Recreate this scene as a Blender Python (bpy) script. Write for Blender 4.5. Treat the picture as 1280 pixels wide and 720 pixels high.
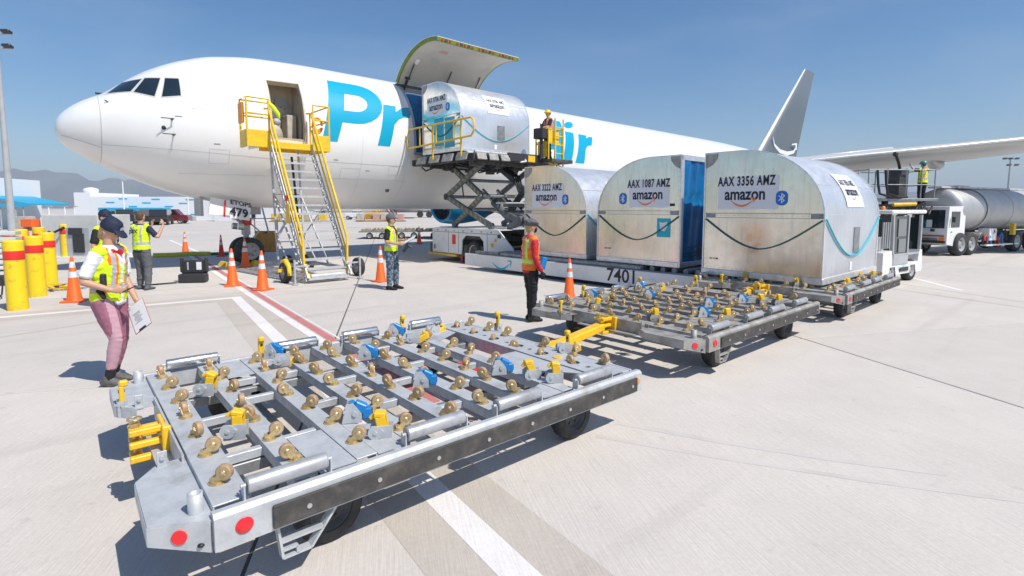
import bpy, bmesh, math, random
from mathutils import Vector, Matrix, Euler
random.seed(7)
for o in list(bpy.data.objects): bpy.data.objects.remove(o, do_unlink=True)
scene = bpy.context.scene
C = scene.collection
R = math.radians
PI = math.pi
# ---------------------------------------------------------------- camera
FPX, CYP, PITCH, CAMH = 650.0, 317.0, 0.0875, 1.9
cam_d = bpy.data.cameras.new('camera'); cam = bpy.data.objects.new('camera', cam_d); C.objects.link(cam)
cam_d.sensor_fit = 'HORIZONTAL'; cam_d.sensor_width = 36.0; cam_d.lens = 36.0 * FPX / 1280.0
cam_d.shift_y = -(360.0 - CYP) / 1280.0
cam_d.clip_start = 0.05; cam_d.clip_end = 20000
cam.location = (0, 0, CAMH); cam.rotation_euler = (PI / 2 - PITCH, 0, 0)
scene.camera = cam
# ---------------------------------------------------------------- light
SUN = Vector((0.60, -0.42, 1.0)).normalized()       # direction towards the sun
elev = math.asin(SUN.z); azim = math.atan2(SUN.x, SUN.y)
world = bpy.data.worlds.new('World'); scene.world = world; world.use_nodes = True
wn = world.node_tree.nodes; wl = world.node_tree.links
bg = wn['Background']; bg.inputs['Strength'].default_value = 0.090
sky = wn.new('ShaderNodeTexSky'); sky.sky_type = 'NISHITA'; sky.sun_disc = False
sky.sun_elevation = elev; sky.sun_rotation = azim
sky.altitude = 300; sky.air_density = 1.0; sky.dust_density = 0.9; sky.ozone_density = 3.0
# faint high haze streaks mixed into the sky
tcw = wn.new('ShaderNodeTexCoord'); mpw = wn.new('ShaderNodeMapping'); mpw.inputs['Scale'].default_value = (1.2, 5.0, 7.0)
mpw.inputs['Rotation'].default_value = (0.3, 0.5, 0.7)
nzw = wn.new('ShaderNodeTexNoise'); nzw.inputs['Scale'].default_value = 1.6; nzw.inputs['Detail'].default_value = 7
rmw = wn.new('ShaderNodeMapRange'); rmw.inputs['From Min'].default_value = 0.5; rmw.inputs['From Max'].default_value = 0.85
rmw.inputs['To Min'].default_value = 0.0; rmw.inputs['To Max'].default_value = 0.13
mxw = wn.new('ShaderNodeMix'); mxw.data_type = 'RGBA'; mxw.inputs['B'].default_value = (6.2, 6.6, 7.4, 1)
wl.new(tcw.outputs['Generated'], mpw.inputs['Vector']); wl.new(mpw.outputs[0], nzw.inputs['Vector'])
wl.new(nzw.outputs[0], rmw.inputs['Value']); wl.new(rmw.outputs[0], mxw.inputs['Factor'])
hsw = wn.new('ShaderNodeHueSaturation'); hsw.inputs['Saturation'].default_value = 1.32; hsw.inputs['Value'].default_value = 0.97
wl.new(sky.outputs[0], hsw.inputs['Color']); wl.new(hsw.outputs[0], mxw.inputs['A']); wl.new(mxw.outputs['Result'], bg.inputs['Color'])
sun_d = bpy.data.lights.new('sun', 'SUN'); sun_d.energy = 3.6; sun_d.angle = R(0.53); sun_d.color = (1.0, 0.955, 0.88)
sun = bpy.data.objects.new('sun', sun_d); C.objects.link(sun)
sun.rotation_euler = SUN.to_track_quat('Z', 'Y').to_euler()
scene.view_settings.view_transform = 'Standard'; scene.view_settings.look = 'None'
scene.view_settings.exposure = 0.50; scene.view_settings.gamma = 1.0
scene.render.engine = 'CYCLES'
scene.cycles.max_bounces = 6; scene.cycles.diffuse_bounces = 5; scene.cycles.glossy_bounces = 3
scene.cycles.transparent_max_bounces = 6

# ---------------------------------------------------------------- helpers
def ray(px, py):
    dx = (px - 640) / FPX; dv = (CYP - py) / FPX
    c, s = math.cos(PITCH), math.sin(PITCH)
    return Vector((dx, c + dv * s, dv * c - s))
def G(px, py, z=0.0):
    "world point seen at this place of the photograph, at height z"
    d = ray(px, py); t = (z - CAMH) / d.z
    return Vector((d.x * t, d.y * t, z))
def AT(px, D, z=0.0):
    "world point in this direction at depth D"
    return Vector(((px - 640) / FPX * D, D, z))

def mat(name, col, rough=0.6, metal=0.0, var=None, bump=None, coat=0.0, spec=0.5, rvar=0.0, emis=None, trans=0.0, coord='Object', dirt=None):
    """var = (scale, colour2, low, high [, scale2])  : noise mix;  bump = (scale, strength)"""
    m = bpy.data.materials.new(name); m.use_nodes = True
    n = m.node_tree.nodes; l = m.node_tree.links; b = n['Principled BSDF']
    c4 = lambda c: (c[0], c[1], c[2], 1)
    b.inputs['Base Color'].default_value = c4(col); b.inputs['Roughness'].default_value = rough
    b.inputs['Metallic'].default_value = metal; b.inputs['Specular IOR Level'].default_value = spec
    b.inputs['Coat Weight'].default_value = coat; b.inputs['Coat Roughness'].default_value = 0.08
    if trans: b.inputs['Transmission Weight'].default_value = trans
    if emis: b.inputs['Emission Color'].default_value = c4(emis[0]); b.inputs['Emission Strength'].default_value = emis[1]
    tc = n.new('ShaderNodeTexCoord')
    if var:
        nz = n.new('ShaderNodeTexNoise'); nz.inputs['Scale'].default_value = var[0]; nz.inputs['Detail'].default_value = 6
        nz.inputs['Roughness'].default_value = 0.62
        l.new(tc.outputs[coord], nz.inputs['Vector'])
        mr = n.new('ShaderNodeMapRange'); mr.inputs['From Min'].default_value = var[2]; mr.inputs['From Max'].default_value = var[3]
        l.new(nz.outputs[0], mr.inputs['Value'])
        mx = n.new('ShaderNodeMix'); mx.data_type = 'RGBA'; mx.inputs['A'].default_value = c4(col); mx.inputs['B'].default_value = c4(var[1])
        l.new(mr.outputs[0], mx.inputs['Factor']); l.new(mx.outputs['Result'], b.inputs['Base Color'])
        if rvar:
            ad = n.new('ShaderNodeMath'); ad.operation = 'MULTIPLY_ADD'; ad.inputs[1].default_value = rvar; ad.inputs[2].default_value = rough
            l.new(mr.outputs[0], ad.inputs[0]); l.new(ad.outputs[0], b.inputs['Roughness'])
    if dirt:
        # worn and dirty patches: blotches broken up by a finer noise
        n1 = n.new('ShaderNodeTexNoise'); n1.inputs['Scale'].default_value = dirt[0]; n1.inputs['Detail'].default_value = 8; n1.inputs['Roughness'].default_value = 0.7
        l.new(tc.outputs[coord], n1.inputs['Vector'])
        r1 = n.new('ShaderNodeMapRange'); r1.inputs['From Min'].default_value = dirt[2]; r1.inputs['From Max'].default_value = dirt[3]; r1.inputs['To Max'].default_value = dirt[4] if len(dirt) > 4 else 0.8
        l.new(n1.outputs[0], r1.inputs['Value'])
        m1 = n.new('ShaderNodeMix'); m1.data_type = 'RGBA'; m1.inputs['B'].default_value = c4(dirt[1])
        if var: l.new(mx.outputs['Result'], m1.inputs['A'])
        else: m1.inputs['A'].default_value = c4(col)
        l.new(r1.outputs[0], m1.inputs['Factor']); l.new(m1.outputs['Result'], b.inputs['Base Color'])
    if bump:
        nb = n.new('ShaderNodeTexNoise'); nb.inputs['Scale'].default_value = bump[0]; nb.inputs['Detail'].default_value = 4
        l.new(tc.outputs[coord], nb.inputs['Vector'])
        bp = n.new('ShaderNodeBump'); bp.inputs['Strength'].default_value = bump[1]; bp.inputs['Distance'].default_value = 0.02
        l.new(nb.outputs[0], bp.inputs['Height']); l.new(bp.outputs[0], b.inputs['Normal'])
    return m

M = {}
def mk(k, *a, **kw): M[k] = mat(k, *a, **kw)
mk('galvanized steel', (0.54, 0.555, 0.57), 0.48, 0.25, var=(9, (0.43, 0.445, 0.46), 0.4, 0.65), bump=(60, 0.08), rvar=0.15, dirt=(3.2, (0.26, 0.235, 0.20), 0.56, 0.72, 0.7))
mk('galvanized dark', (0.33, 0.345, 0.36), 0.5, 0.5, var=(7, (0.22, 0.23, 0.24), 0.4, 0.65), bump=(50, 0.08))
mk('weathered steel', (0.42, 0.41, 0.39), 0.6, 0.35, var=(6, (0.28, 0.26, 0.23), 0.42, 0.65), bump=(40, 0.1), dirt=(4, (0.20, 0.15, 0.10), 0.52, 0.70, 0.7))
mk('roller steel', (0.46, 0.465, 0.475), 0.45, 0.45, var=(14, (0.38, 0.38, 0.39), 0.45, 0.7), dirt=(6, (0.22, 0.21, 0.20), 0.52, 0.7, 0.6))
mk('chrome roller', (0.72, 0.72, 0.73), 0.25, 0.9, var=(14, (0.5, 0.5, 0.5), 0.45, 0.7), rvar=0.15)
mk('bolt steel', (0.62, 0.62, 0.62), 0.35, 0.8)
mk('zinc yellow', (0.66, 0.48, 0.28), 0.36, 0.65, var=(40, (0.52, 0.42, 0.18), 0.4, 0.62), rvar=0.1, dirt=(30, (0.12, 0.08, 0.04), 0.55, 0.68, 0.7))
mk('caster tread', (0.46, 0.31, 0.18), 0.55, 0.1, var=(60, (0.34, 0.22, 0.12), 0.4, 0.65), dirt=(35, (0.10, 0.07, 0.05), 0.55, 0.68, 0.7))
mk('rubber', (0.025, 0.025, 0.027), 0.75, var=(14, (0.06, 0.058, 0.055), 0.45, 0.7), bump=(80, 0.15))
mk('bumper rubber', (0.05, 0.047, 0.044), 0.7, var=(10, (0.10, 0.09, 0.08), 0.45, 0.7), bump=(60, 0.15))
mk('yellow paint', (0.83, 0.50, 0.015), 0.42, var=(12, (0.70, 0.40, 0.02), 0.5, 0.75), coat=0.2, dirt=(9, (0.30, 0.20, 0.08), 0.58, 0.70, 0.7))
mk('rail yellow', (0.80, 0.52, 0.02), 0.45, var=(6, (0.66, 0.38, 0.02), 0.5, 0.75), dirt=(5, (0.36, 0.24, 0.08), 0.58, 0.72, 0.6))
mk('bollard yellow', (0.86, 0.60, 0.01), 0.5, var=(6, (0.50, 0.34, 0.05), 0.56, 0.72), bump=(20, .1), dirt=(2.6, (0.30, 0.24, 0.12), 0.58, 0.70, 0.6))
mk('orange paint', (0.75, 0.27, 0.01), 0.5)
mk('blue paint', (0.01, 0.20, 0.52), 0.4, var=(20, (0.01, 0.13, 0.38), 0.5, 0.8))
mk('red reflector', (0.80, 0.01, 0.02), 0.25, coat=0.5)
mk('orange reflector', (0.95, 0.25, 0.01), 0.25, coat=0.5)
mk('red stripe', (0.75, 0.03, 0.02), 0.45)
mk('black', (0.015, 0.015, 0.017), 0.5)
mk('black plastic', (0.03, 0.03, 0.033), 0.45, var=(20, (0.05, 0.05, 0.05), 0.5, 0.8))
mk('dark machinery', (0.05, 0.05, 0.052), 0.55, 0.2, var=(6, (0.12, 0.115, 0.11), 0.4, 0.7))
mk('scissor steel', (0.16, 0.175, 0.19), 0.45, 0.3, var=(3, (0.10, 0.11, 0.12), 0.45, 0.7))
mk('scissor pad', (0.30, 0.29, 0.16), 0.7)
mk('green', (0.02, 0.35, 0.10), 0.4)
mk('aircraft white', (0.83, 0.83, 0.825), 0.28, var=(0.6, (0.79, 0.785, 0.775), 0.45, 0.75), coat=0.25, dirt=(0.45, (0.70, 0.68, 0.65), 0.56, 0.75, 0.5))
mk('radome white', (0.80, 0.80, 0.79), 0.33, var=(0.9, (0.76, 0.75, 0.73), 0.45, 0.75), coat=0.15)
mk('seam', (0.55, 0.54, 0.52), 0.5)
mk('livery blue', (0.002, 0.36, 0.56), 0.3, coat=0.25)
mk('nacelle blue', (0.005, 0.28, 0.50), 0.3, coat=0.3)
mk('fin grey', (0.115, 0.135, 0.155), 0.5)
mk('white paint', (0.78, 0.78, 0.77), 0.38, var=(1.6, (0.68, 0.67, 0.65), 0.48, 0.75), coat=0.15, dirt=(1.3, (0.42, 0.40, 0.37), 0.56, 0.75, 0.5))
mk('grey paint', (0.42, 0.43, 0.44), 0.5, var=(2, (0.35, 0.35, 0.36), 0.45, 0.7))
mk('window frame grey', (0.55, 0.56, 0.52), 0.4)
mk('windscreen', (0.012, 0.02, 0.028), 0.06, coat=0.6, spec=0.8)
mk('cab glass', (0.02, 0.035, 0.04), 0.08, coat=0.5)
mk('primer green', (0.22, 0.28, 0.03), 0.55, var=(9, (0.14, 0.17, 0.02), 0.45, 0.7))
mk('door lining', (0.50, 0.48, 0.44), 0.55, var=(1.3, (0.42, 0.40, 0.36), 0.45, 0.7), bump=(3, 0.1))
mk('cabin beige', (0.56, 0.50, 0.41), 0.6, var=(2, (0.38, 0.34, 0.28), 0.45, 0.7))
mk('interior dark', (0.10, 0.10, 0.10), 0.7)
mk('curtain blue', (0.003, 0.20, 0.48), 0.42, var=(1.1, (0.002, 0.09, 0.26), 0.42, 0.62), bump=(2.2, 0.9))
mk('curtain cyan', (0.01, 0.40, 0.62), 0.5, bump=(3, 0.4))
mk('strap green', (0.01, 0.12, 0.12), 0.55)
mk('strap cyan', (0.01, 0.45, 0.55), 0.5)
mk('lettering black', (0.012, 0.013, 0.018), 0.5)
mk('navy lettering', (0.010, 0.014, 0.035), 0.5)
mk('sticker white', (0.80, 0.80, 0.81), 0.4)
mk('sticker pale', (0.76, 0.76, 0.80), 0.4)
mk('smile orange', (0.85, 0.22, 0.02), 0.45)
mk('smile blue', (0.01, 0.42, 0.60), 0.4)
mk('emblem blue', (0.005, 0.16, 0.60), 0.4)
mk('cone orange', (0.88, 0.13, 0.01), 0.5, var=(9, (0.50, 0.10, 0.03), 0.55, 0.75), dirt=(5, (0.16, 0.06, 0.04), 0.58, 0.72, 0.6))
mk('cone red', (0.75, 0.03, 0.02), 0.45)
mk('reflective white', (0.70, 0.71, 0.73), 0.4, var=(12, (0.42, 0.41, 0.40), 0.52, 0.72))
mk('wood', (0.46, 0.24, 0.05), 0.6, var=(5, (0.36, 0.17, 0.03), 0.4, 0.7))
mk('paint white', (0.78, 0.77, 0.75), 0.6, var=(2.2, (0.58, 0.56, 0.53), 0.5, 0.78), coord='Object')
mk('paint red', (0.58, 0.16, 0.17), 0.65, var=(2.5, (0.45, 0.22, 0.20), 0.45, 0.72))
mk('paint dark', (0.285, 0.262, 0.242), 0.8, var=(1.4, (0.35, 0.33, 0.31), 0.4, 0.7))
mk('tyre mark', (0.50, 0.46, 0.425), 0.85, var=(2, (0.55, 0.51, 0.47), 0.38, 0.55))
mk('oil stain', (0.29, 0.275, 0.26), 0.7, var=(9, (0.39, 0.37, 0.35), 0.42, 0.6))
mk('joint sealant', (0.10, 0.095, 0.09), 0.8)
mk('building white', (0.75, 0.76, 0.78), 0.6)
mk('building blue', (0.03, 0.35, 0.55), 0.6)
mk('building grey', (0.35, 0.36, 0.37), 0.6)
mk('hi vis yellow', (0.66, 0.88, 0.01), 0.6, emis=((0.6, 0.9, 0.0), 0.0), bump=(30, 0.3))
mk('hi vis orange', (0.95, 0.20, 0.01), 0.6, bump=(30, 0.3))
mk('vest stripe', (0.44, 0.45, 0.46), 0.4)
mk('skin', (0.52, 0.30, 0.20), 0.5, bump=(60, 0.05), dirt=(14, (0.42, 0.20, 0.15), 0.5, 0.75, 0.4))
mk('skin tan', (0.40, 0.21, 0.13), 0.5)
mk('hair brown', (0.10, 0.05, 0.025), 0.6, bump=(60, 0.4))
mk('hair blonde', (0.42, 0.27, 0.12), 0.6, bump=(60, 0.4))
mk('navy cloth', (0.010, 0.018, 0.045), 0.75, bump=(90, 0.15))
mk('white cloth', (0.80, 0.80, 0.82), 0.8, bump=(20, 0.3))
mk('pink cloth', (0.33, 0.125, 0.175), 0.7, var=(30, (0.27, 0.10, 0.15), 0.4, 0.7), bump=(12, 0.3))
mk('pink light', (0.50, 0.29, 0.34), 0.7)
mk('black cloth', (0.012, 0.012, 0.014), 0.8, bump=(30, 0.3))
mk('grey cloth', (0.11, 0.115, 0.125), 0.85, bump=(14, 0.5))
mk('camo cloth', (0.20, 0.26, 0.33), 0.85, var=(22, (0.05, 0.07, 0.10), 0.44, 0.54), bump=(14, 0.4))
mk('red cloth', (0.55, 0.02, 0.03), 0.75, bump=(25, 0.3))
mk('mask blue', (0.10, 0.42, 0.60), 0.7)
mk('shoe grey', (0.10, 0.095, 0.09), 0.7, var=(40, (0.18, 0.17, 0.16), 0.4, 0.7))
mk('helmet yellow', (0.85, 0.55, 0.01), 0.35)
mk('helmet teal', (0.02, 0.30, 0.28), 0.4)
mk('car black', (0.02, 0.02, 0.022), 0.25, coat=0.5)
mk('car red', (0.16, 0.015, 0.02), 0.3, coat=0.5)
mk('tanker white', (0.50, 0.50, 0.49), 0.5, 0.2, var=(1.0, (0.40, 0.40, 0.39), 0.45, 0.7), coat=0.2)
mk('tanker steel', (0.50, 0.50, 0.50), 0.5, 0.6, var=(1.5, (0.45, 0.45, 0.45), 0.4, 0.7), dirt=(1.2, (0.28, 0.27, 0.26), 0.55, 0.75, 0.5))
mk('hose green', (0.02, 0.18, 0.05), 0.5)
mk('hose yellow', (0.55, 0.52, 0.05), 0.5)
mk('skin far', (0.45, 0.27, 0.18), 0.6)
mk('rim grey', (0.40, 0.40, 0.40), 0.45, 0.3)
mk('wing grey', (0.52, 0.52, 0.51), 0.4, coat=0.1)
mk('red metal', (0.45, 0.03, 0.02), 0.45)

def aluminium(name, base, second, warm, soft=1.0, metal=0.72, r0=0.42):
    m = bpy.data.materials.new(name); m.use_nodes = True
    n = m.node_tree.nodes; l = m.node_tree.links; b = n['Principled BSDF']
    b.inputs['Metallic'].default_value = metal; b.inputs['Roughness'].default_value = 0.36
    tc = n.new('ShaderNodeTexCoord')
    def noise(sc, det, vec=None):
        z = n.new('ShaderNodeTexNoise'); z.inputs['Scale'].default_value = sc; z.inputs['Detail'].default_value = det
        l.new(vec or tc.outputs['Object'], z.inputs['Vector']); return z
    n1 = noise(1.1, 5); n2 = noise(6.5, 6); 
    mp = n.new('ShaderNodeMapping'); mp.inputs['Scale'].default_value = (9, 9, 0.9); l.new(tc.outputs['Object'], mp.inputs[0])
    n3 = noise(2.0, 5, mp.outputs[0])
    def rng(src, a, bb, lo=0.0, hi=1.0):
        r = n.new('ShaderNodeMapRange'); r.inputs[1].default_value = a; r.inputs[2].default_value = bb; r.inputs[3].default_value = lo; r.inputs[4].default_value = hi
        l.new(src, r.inputs[0]); return r.outputs[0]
    def mix(f, A, B):
        x = n.new('ShaderNodeMix'); x.data_type = 'RGBA'; l.new(f, x.inputs['Factor'])
        for k, v in (('A', A), ('B', B)):
            if isinstance(v, tuple): x.inputs[k].default_value = (*v, 1)
            else: l.new(v, x.inputs[k])
        return x.outputs['Result']
    c1 = mix(rng(n1.outputs[0], 0.38, 0.66), base, second)
    c2 = mix(rng(n2.outputs[0], 0.5, 0.75, 0, 0.7), c1, warm)
    c3 = mix(rng(n3.outputs[0], 0.52, 0.8, 0, 0.5), c2, (second[0] * .75, second[1] * .75, second[2] * .75))
    l.new(c3, b.inputs['Base Color'])
    l.new(rng(n2.outputs[0], 0.35, 0.7, r0 - .12 * soft, r0 + .04 + .09 * soft), b.inputs['Roughness'])
    bp = n.new('ShaderNodeBump'); bp.inputs['Strength'].default_value = 0.25 * soft; bp.inputs['Distance'].default_value = 0.03
    l.new(n1.outputs[0], bp.inputs['Height']); l.new(bp.outputs[0], b.inputs['Normal'])
    M[name] = m
aluminium('aluminium panel', (0.86, 0.81, 0.75), (0.70, 0.65, 0.58), (0.82, 0.74, 0.64), 0.30, 0.94, 0.19)
aluminium('aluminium skin', (0.78, 0.79, 0.81), (0.66, 0.67, 0.70), (0.72, 0.71, 0.69), 0.25)
mk('aluminium trim', (0.80, 0.80, 0.81), 0.35, 0.6, var=(8, (0.62, 0.62, 0.62), 0.45, 0.7))

def concrete(name, base=(0.560, 0.515, 0.468), tyre=1.0):
    m = bpy.data.materials.new(name); m.use_nodes = True
    n = m.node_tree.nodes; l = m.node_tree.links; b = n['Principled BSDF']
    b.inputs['Specular IOR Level'].default_value = 0.3
    geo = n.new('ShaderNodeNewGeometry'); P = geo.outputs['Position']
    oi = n.new('ShaderNodeObjectInfo')
    def noise(sc, det, vec=P, rough=0.55):
        z = n.new('ShaderNodeTexNoise'); z.inputs['Scale'].default_value = sc; z.inputs['Detail'].default_value = det; z.inputs['Roughness'].default_value = rough
        l.new(vec, z.inputs['Vector']); return z.outputs[0]
    def rng(src, a, bb, lo=0.0, hi=1.0):
        r = n.new('ShaderNodeMapRange'); r.inputs[1].default_value = a; r.inputs[2].default_value = bb; r.inputs[3].default_value = lo; r.inputs[4].default_value = hi
        l.new(src, r.inputs[0]); return r.outputs[0]
    def mul(a, bb):
        x = n.new('ShaderNodeMath'); x.operation = 'MULTIPLY'
        for i, v in enumerate((a, bb)):
            if isinstance(v, float): x.inputs[i].default_value = v
            else: l.new(v, x.inputs[i])
        return x.outputs[0]
    big = rng(noise(0.16, 4), 0.3, 0.7, 0.93, 1.05)
    mid = rng(noise(1.3, 5, rough=0.65), 0.3, 0.72, 0.95, 1.04)
    fine = rng(noise(38, 3), 0.25, 0.75, 0.94, 1.06)
    mpb = n.new('ShaderNodeMapping'); mpb.inputs['Rotation'].default_value = (0, 0, R(-13.5)); l.new(P, mpb.inputs[0])
    mps = n.new('ShaderNodeMapping'); mps.inputs['Scale'].default_value = (22.0, 1.0, 1.0); l.new(mpb.outputs[0], mps.inputs[0])
    broom = noise(3.0, 2, mps.outputs[0])
    brm = rng(broom, 0.2, 0.8, 0.94, 1.06)
    per = rng(oi.outputs['Random'], 0, 1, 0.965, 1.02)
    # tyre-dark drag streaks along the taxi direction and little dark stains
    mpt = n.new('ShaderNodeMapping'); mpt.inputs['Rotation'].default_value = (0, 0, R(-41)); l.new(P, mpt.inputs[0])
    mpt2 = n.new('ShaderNodeMapping'); mpt2.inputs['Scale'].default_value = (0.12, 1.7, 1.0); l.new(mpt.outputs[0], mpt2.inputs[0])
    streak = rng(noise(1.0, 4, mpt2.outputs[0]), 0.56, 0.74, 1.0, 0.86)
    spot = rng(noise(4.5, 3), 0.66, 0.78, 1.0, 0.82)
    v = mul(mul(mul(big, mid), mul(fine, brm)), mul(mul(streak, spot), per))
    hs = n.new('ShaderNodeMix'); hs.data_type = 'RGBA'; hs.blend_type = 'MULTIPLY'; hs.inputs['Factor'].default_value = 1
    hs.inputs['A'].default_value = (*base, 1)
    cb = n.new('ShaderNodeCombineColor')
    for i in range(3): l.new(v, cb.inputs[i])
    l.new(cb.outputs[0], hs.inputs['B']); l.new(hs.outputs['Result'], b.inputs['Base Color'])
    b.inputs['Roughness'].default_value = 0.88
    bp = n.new('ShaderNodeBump'); bp.inputs['Strength'].default_value = 0.35; bp.inputs['Distance'].default_value = 0.01
    l.new(broom, bp.inputs['Height']); l.new(bp.outputs[0], b.inputs['Normal'])
    M[name] = m
concrete('apron concrete')
concrete('sealed concrete', (0.485, 0.435, 0.38))
concrete('white line paint', (0.72, 0.685, 0.66))
concrete('red line paint', (0.52, 0.19, 0.185))

class MB:
    "collects simple solids into one mesh"
    def __init__(s): s.v = []; s.f = []; s.m = []; s.sm = []; s.g = []
    def add(s, vs, fs, mi=0, smooth=False):
        k = len(s.v); s.g.append((k, len(s.f))); s.v += [tuple(v) for v in vs]
        for f in fs: s.f.append(tuple(i + k for i in f)); s.m.append(mi); s.sm.append(smooth)
        return s
    def box(s, c, d, rot=None, mi=0, ch=0.0):
        "box: centre, full size, optional rotation matrix / z angle, chamfer"
        hx, hy, hz = d[0] / 2, d[1] / 2, d[2] / 2
        if rot is None: T = Matrix.Identity(3)
        elif isinstance(rot, (int, float)): T = Matrix.Rotation(rot, 3, 'Z')
        else: T = rot
        c = Vector(c)
        if ch <= 0:
            vs = [c + T @ Vector((x * hx, y * hy, z * hz)) for x in (-1, 1) for y in (-1, 1) for z in (-1, 1)]
            fs = [(0, 1, 3, 2), (4, 6, 7, 5), (0, 4, 5, 1), (2, 3, 7, 6), (0, 2, 6, 4), (1, 5, 7, 3)]
            return s.add(vs, fs, mi)
        ch = min(ch, hx * .45, hy * .45, hz * .45)
        bm = bmesh.new(); bmesh.ops.create_cube(bm, size=1.0)
        for v in bm.verts: v.co = Vector((v.co.x * 2 * hx, v.co.y * 2 * hy, v.co.z * 2 * hz))
        bmesh.ops.bevel(bm, geom=list(bm.edges), offset=ch, segments=1, profile=0.5, affect='EDGES')
        bm.verts.index_update()
        s.add([c + T @ v.co for v in bm.verts], [[v.index for v in f.verts] for f in bm.faces], mi); bm.free()
        return s
    def bar(s, a, b, w, h, mi=0, up=(0, 0, 1), ch=0.0):
        "rectangular bar from a to b: w across, h along up"
        a = Vector(a); b = Vector(b); x = (b - a); L = x.length; x.normalize()
        u = Vector(up); y = u.cross(x)
        if y.length < 1e-5: y = Vector((0, 1, 0)).cross(x)
        y.normalize(); z = x.cross(y)
        T = Matrix((x, y, z)).transposed()
        return s.box((a + b) / 2, (L, w, h), T, mi, ch)
    def cyl(s, a, b, r, n=12, r2=None, mi=0, smooth=True, cap=True):
        a = Vector(a); b = Vector(b); r2 = r if r2 is None else r2
        x = (b - a).normalized(); t = Vector((0, 0, 1)) if abs(x.z) < 0.9 else Vector((1, 0, 0))
        y = t.cross(x).normalized(); z = x.cross(y)
        vs = []
        for p, q in ((a, r), (b, r2)):
            for i in range(n):
                g = 2 * PI * i / n; vs.append(p + y * math.cos(g) * q + z * math.sin(g) * q)
        s.add(vs, [(i, (i + 1) % n, n + (i + 1) % n, n + i) for i in range(n)], mi, smooth)
        if cap:
            s.add(vs[:n], [tuple(reversed(range(n)))], mi); s.add(vs[n:], [tuple(range(n))], mi)
        return s
    def tube(s, pts, r, n=8, mi=0, closed=False):
        pts = [Vector(p) for p in pts]; N = len(pts); rr = r if isinstance(r, (list, tuple)) else [r] * N
        vs = []; y = None
        for k in range(N):
            if closed: d = pts[(k + 1) % N] - pts[k - 1]
            else: d = pts[min(k + 1, N - 1)] - pts[max(k - 1, 0)]
            d.normalize()
            if y is None:
                t = Vector((0, 0, 1)) if abs(d.z) < 0.9 else Vector((1, 0, 0)); y = t.cross(d).normalized()
            else:
                y = (y - d * y.dot(d)).normalized()
            z = d.cross(y)
            for i in range(n):
                g = 2 * PI * i / n; vs.append(pts[k] + y * math.cos(g) * rr[k] + z * math.sin(g) * rr[k])
        fs = []
        for k in range(N if closed else N - 1):
            k2 = (k + 1) % N
            for i in range(n): fs.append((k * n + i, k * n + (i + 1) % n, k2 * n + (i + 1) % n, k2 * n + i))
        s.add(vs, fs, mi, True)
        if not closed:
            s.add(vs[:n], [tuple(reversed(range(n)))], mi); s.add(vs[-n:], [tuple(range(n))], mi)
        return s
    def lathe(s, prof, c=(0, 0, 0), axis='Z', n=20, mi=0, smooth=True):
        "profile of (r, h) turned round an axis; mi may be a list per band"
        c = Vector(c); vs = []
        for r, h in prof:
            for i in range(n):
                g = 2 * PI * i / n; p = (r * math.cos(g), r * math.sin(g), h)
                if axis == 'Y': p = (p[0], p[2], p[1])
                elif axis == 'X': p = (p[2], p[0], p[1])
                vs.append(c + Vector(p))
        for k in range(len(prof) - 1):
            m_ = mi[k] if isinstance(mi, (list, tuple)) else mi
            fs = [(k * n + i, k * n + (i + 1) % n, (k + 1) * n + (i + 1) % n, (k + 1) * n + i) for i in range(n)]
            if axis == 'Y': fs = [tuple(reversed(f)) for f in fs]
            kk = len(s.v) if k == 0 else kk
            if k == 0: s.g.append((len(s.v), len(s.f))); s.v += [tuple(v) for v in vs]
            for f in fs: s.f.append(tuple(i + kk for i in f)); s.m.append(m_); s.sm.append(smooth)
        return s
    def prism(s, poly, a, T, mi=0):
        "poly in local xy extruded by a along local z, T = 4x4"
        n = len(poly)
        vs = [T @ Vector((p[0], p[1], 0)) for p in poly] + [T @ Vector((p[0], p[1], a)) for p in poly]
        fs = [tuple(reversed(range(n))), tuple(range(n, 2 * n))] + [(i, (i + 1) % n, n + (i + 1) % n, n + i) for i in range(n)]
        return s.add(vs, fs, mi)
    def ball(s, c, r, n=10, mi=0):
        rx, ry, rz = (r, r, r) if isinstance(r, (int, float)) else r
        c = Vector(c); m_ = max(4, n // 2 + 1); vs = []
        for j in range(1, m_):
            a = PI * j / m_
            for i in range(n):
                g = 2 * PI * i / n; vs.append(c + Vector((rx * math.sin(a) * math.cos(g), ry * math.sin(a) * math.sin(g), rz * math.cos(a))))
        k = len(vs); vs.append(c + Vector((0, 0, rz))); vs.append(c - Vector((0, 0, rz)))
        fs = []
        for j in range(m_ - 2):
            for i in range(n): fs.append((j * n + i, (j + 1) * n + i, (j + 1) * n + (i + 1) % n, j * n + (i + 1) % n))
        for i in range(n):
            fs.append((k, i, (i + 1) % n)); fs.append((k + 1, (m_ - 2) * n + (i + 1) % n, (m_ - 2) * n + i))
        return s.add(vs, fs, mi, True)
    def mesh(s, name, mats):
        me = bpy.data.meshes.new(name); me.from_pydata(s.v, [], s.f)
        for x in (mats if isinstance(mats, (list, tuple)) else [mats]): me.materials.append(M[x] if isinstance(x, str) else x)
        me.polygons.foreach_set('material_index', s.m); me.polygons.foreach_set('use_smooth', s.sm)
        bm = bmesh.new(); bm.from_mesh(me)
        bmesh.ops.recalc_face_normals(bm, faces=bm.faces); bm.to_mesh(me); bm.free()
        me.update()
        return me
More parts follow.
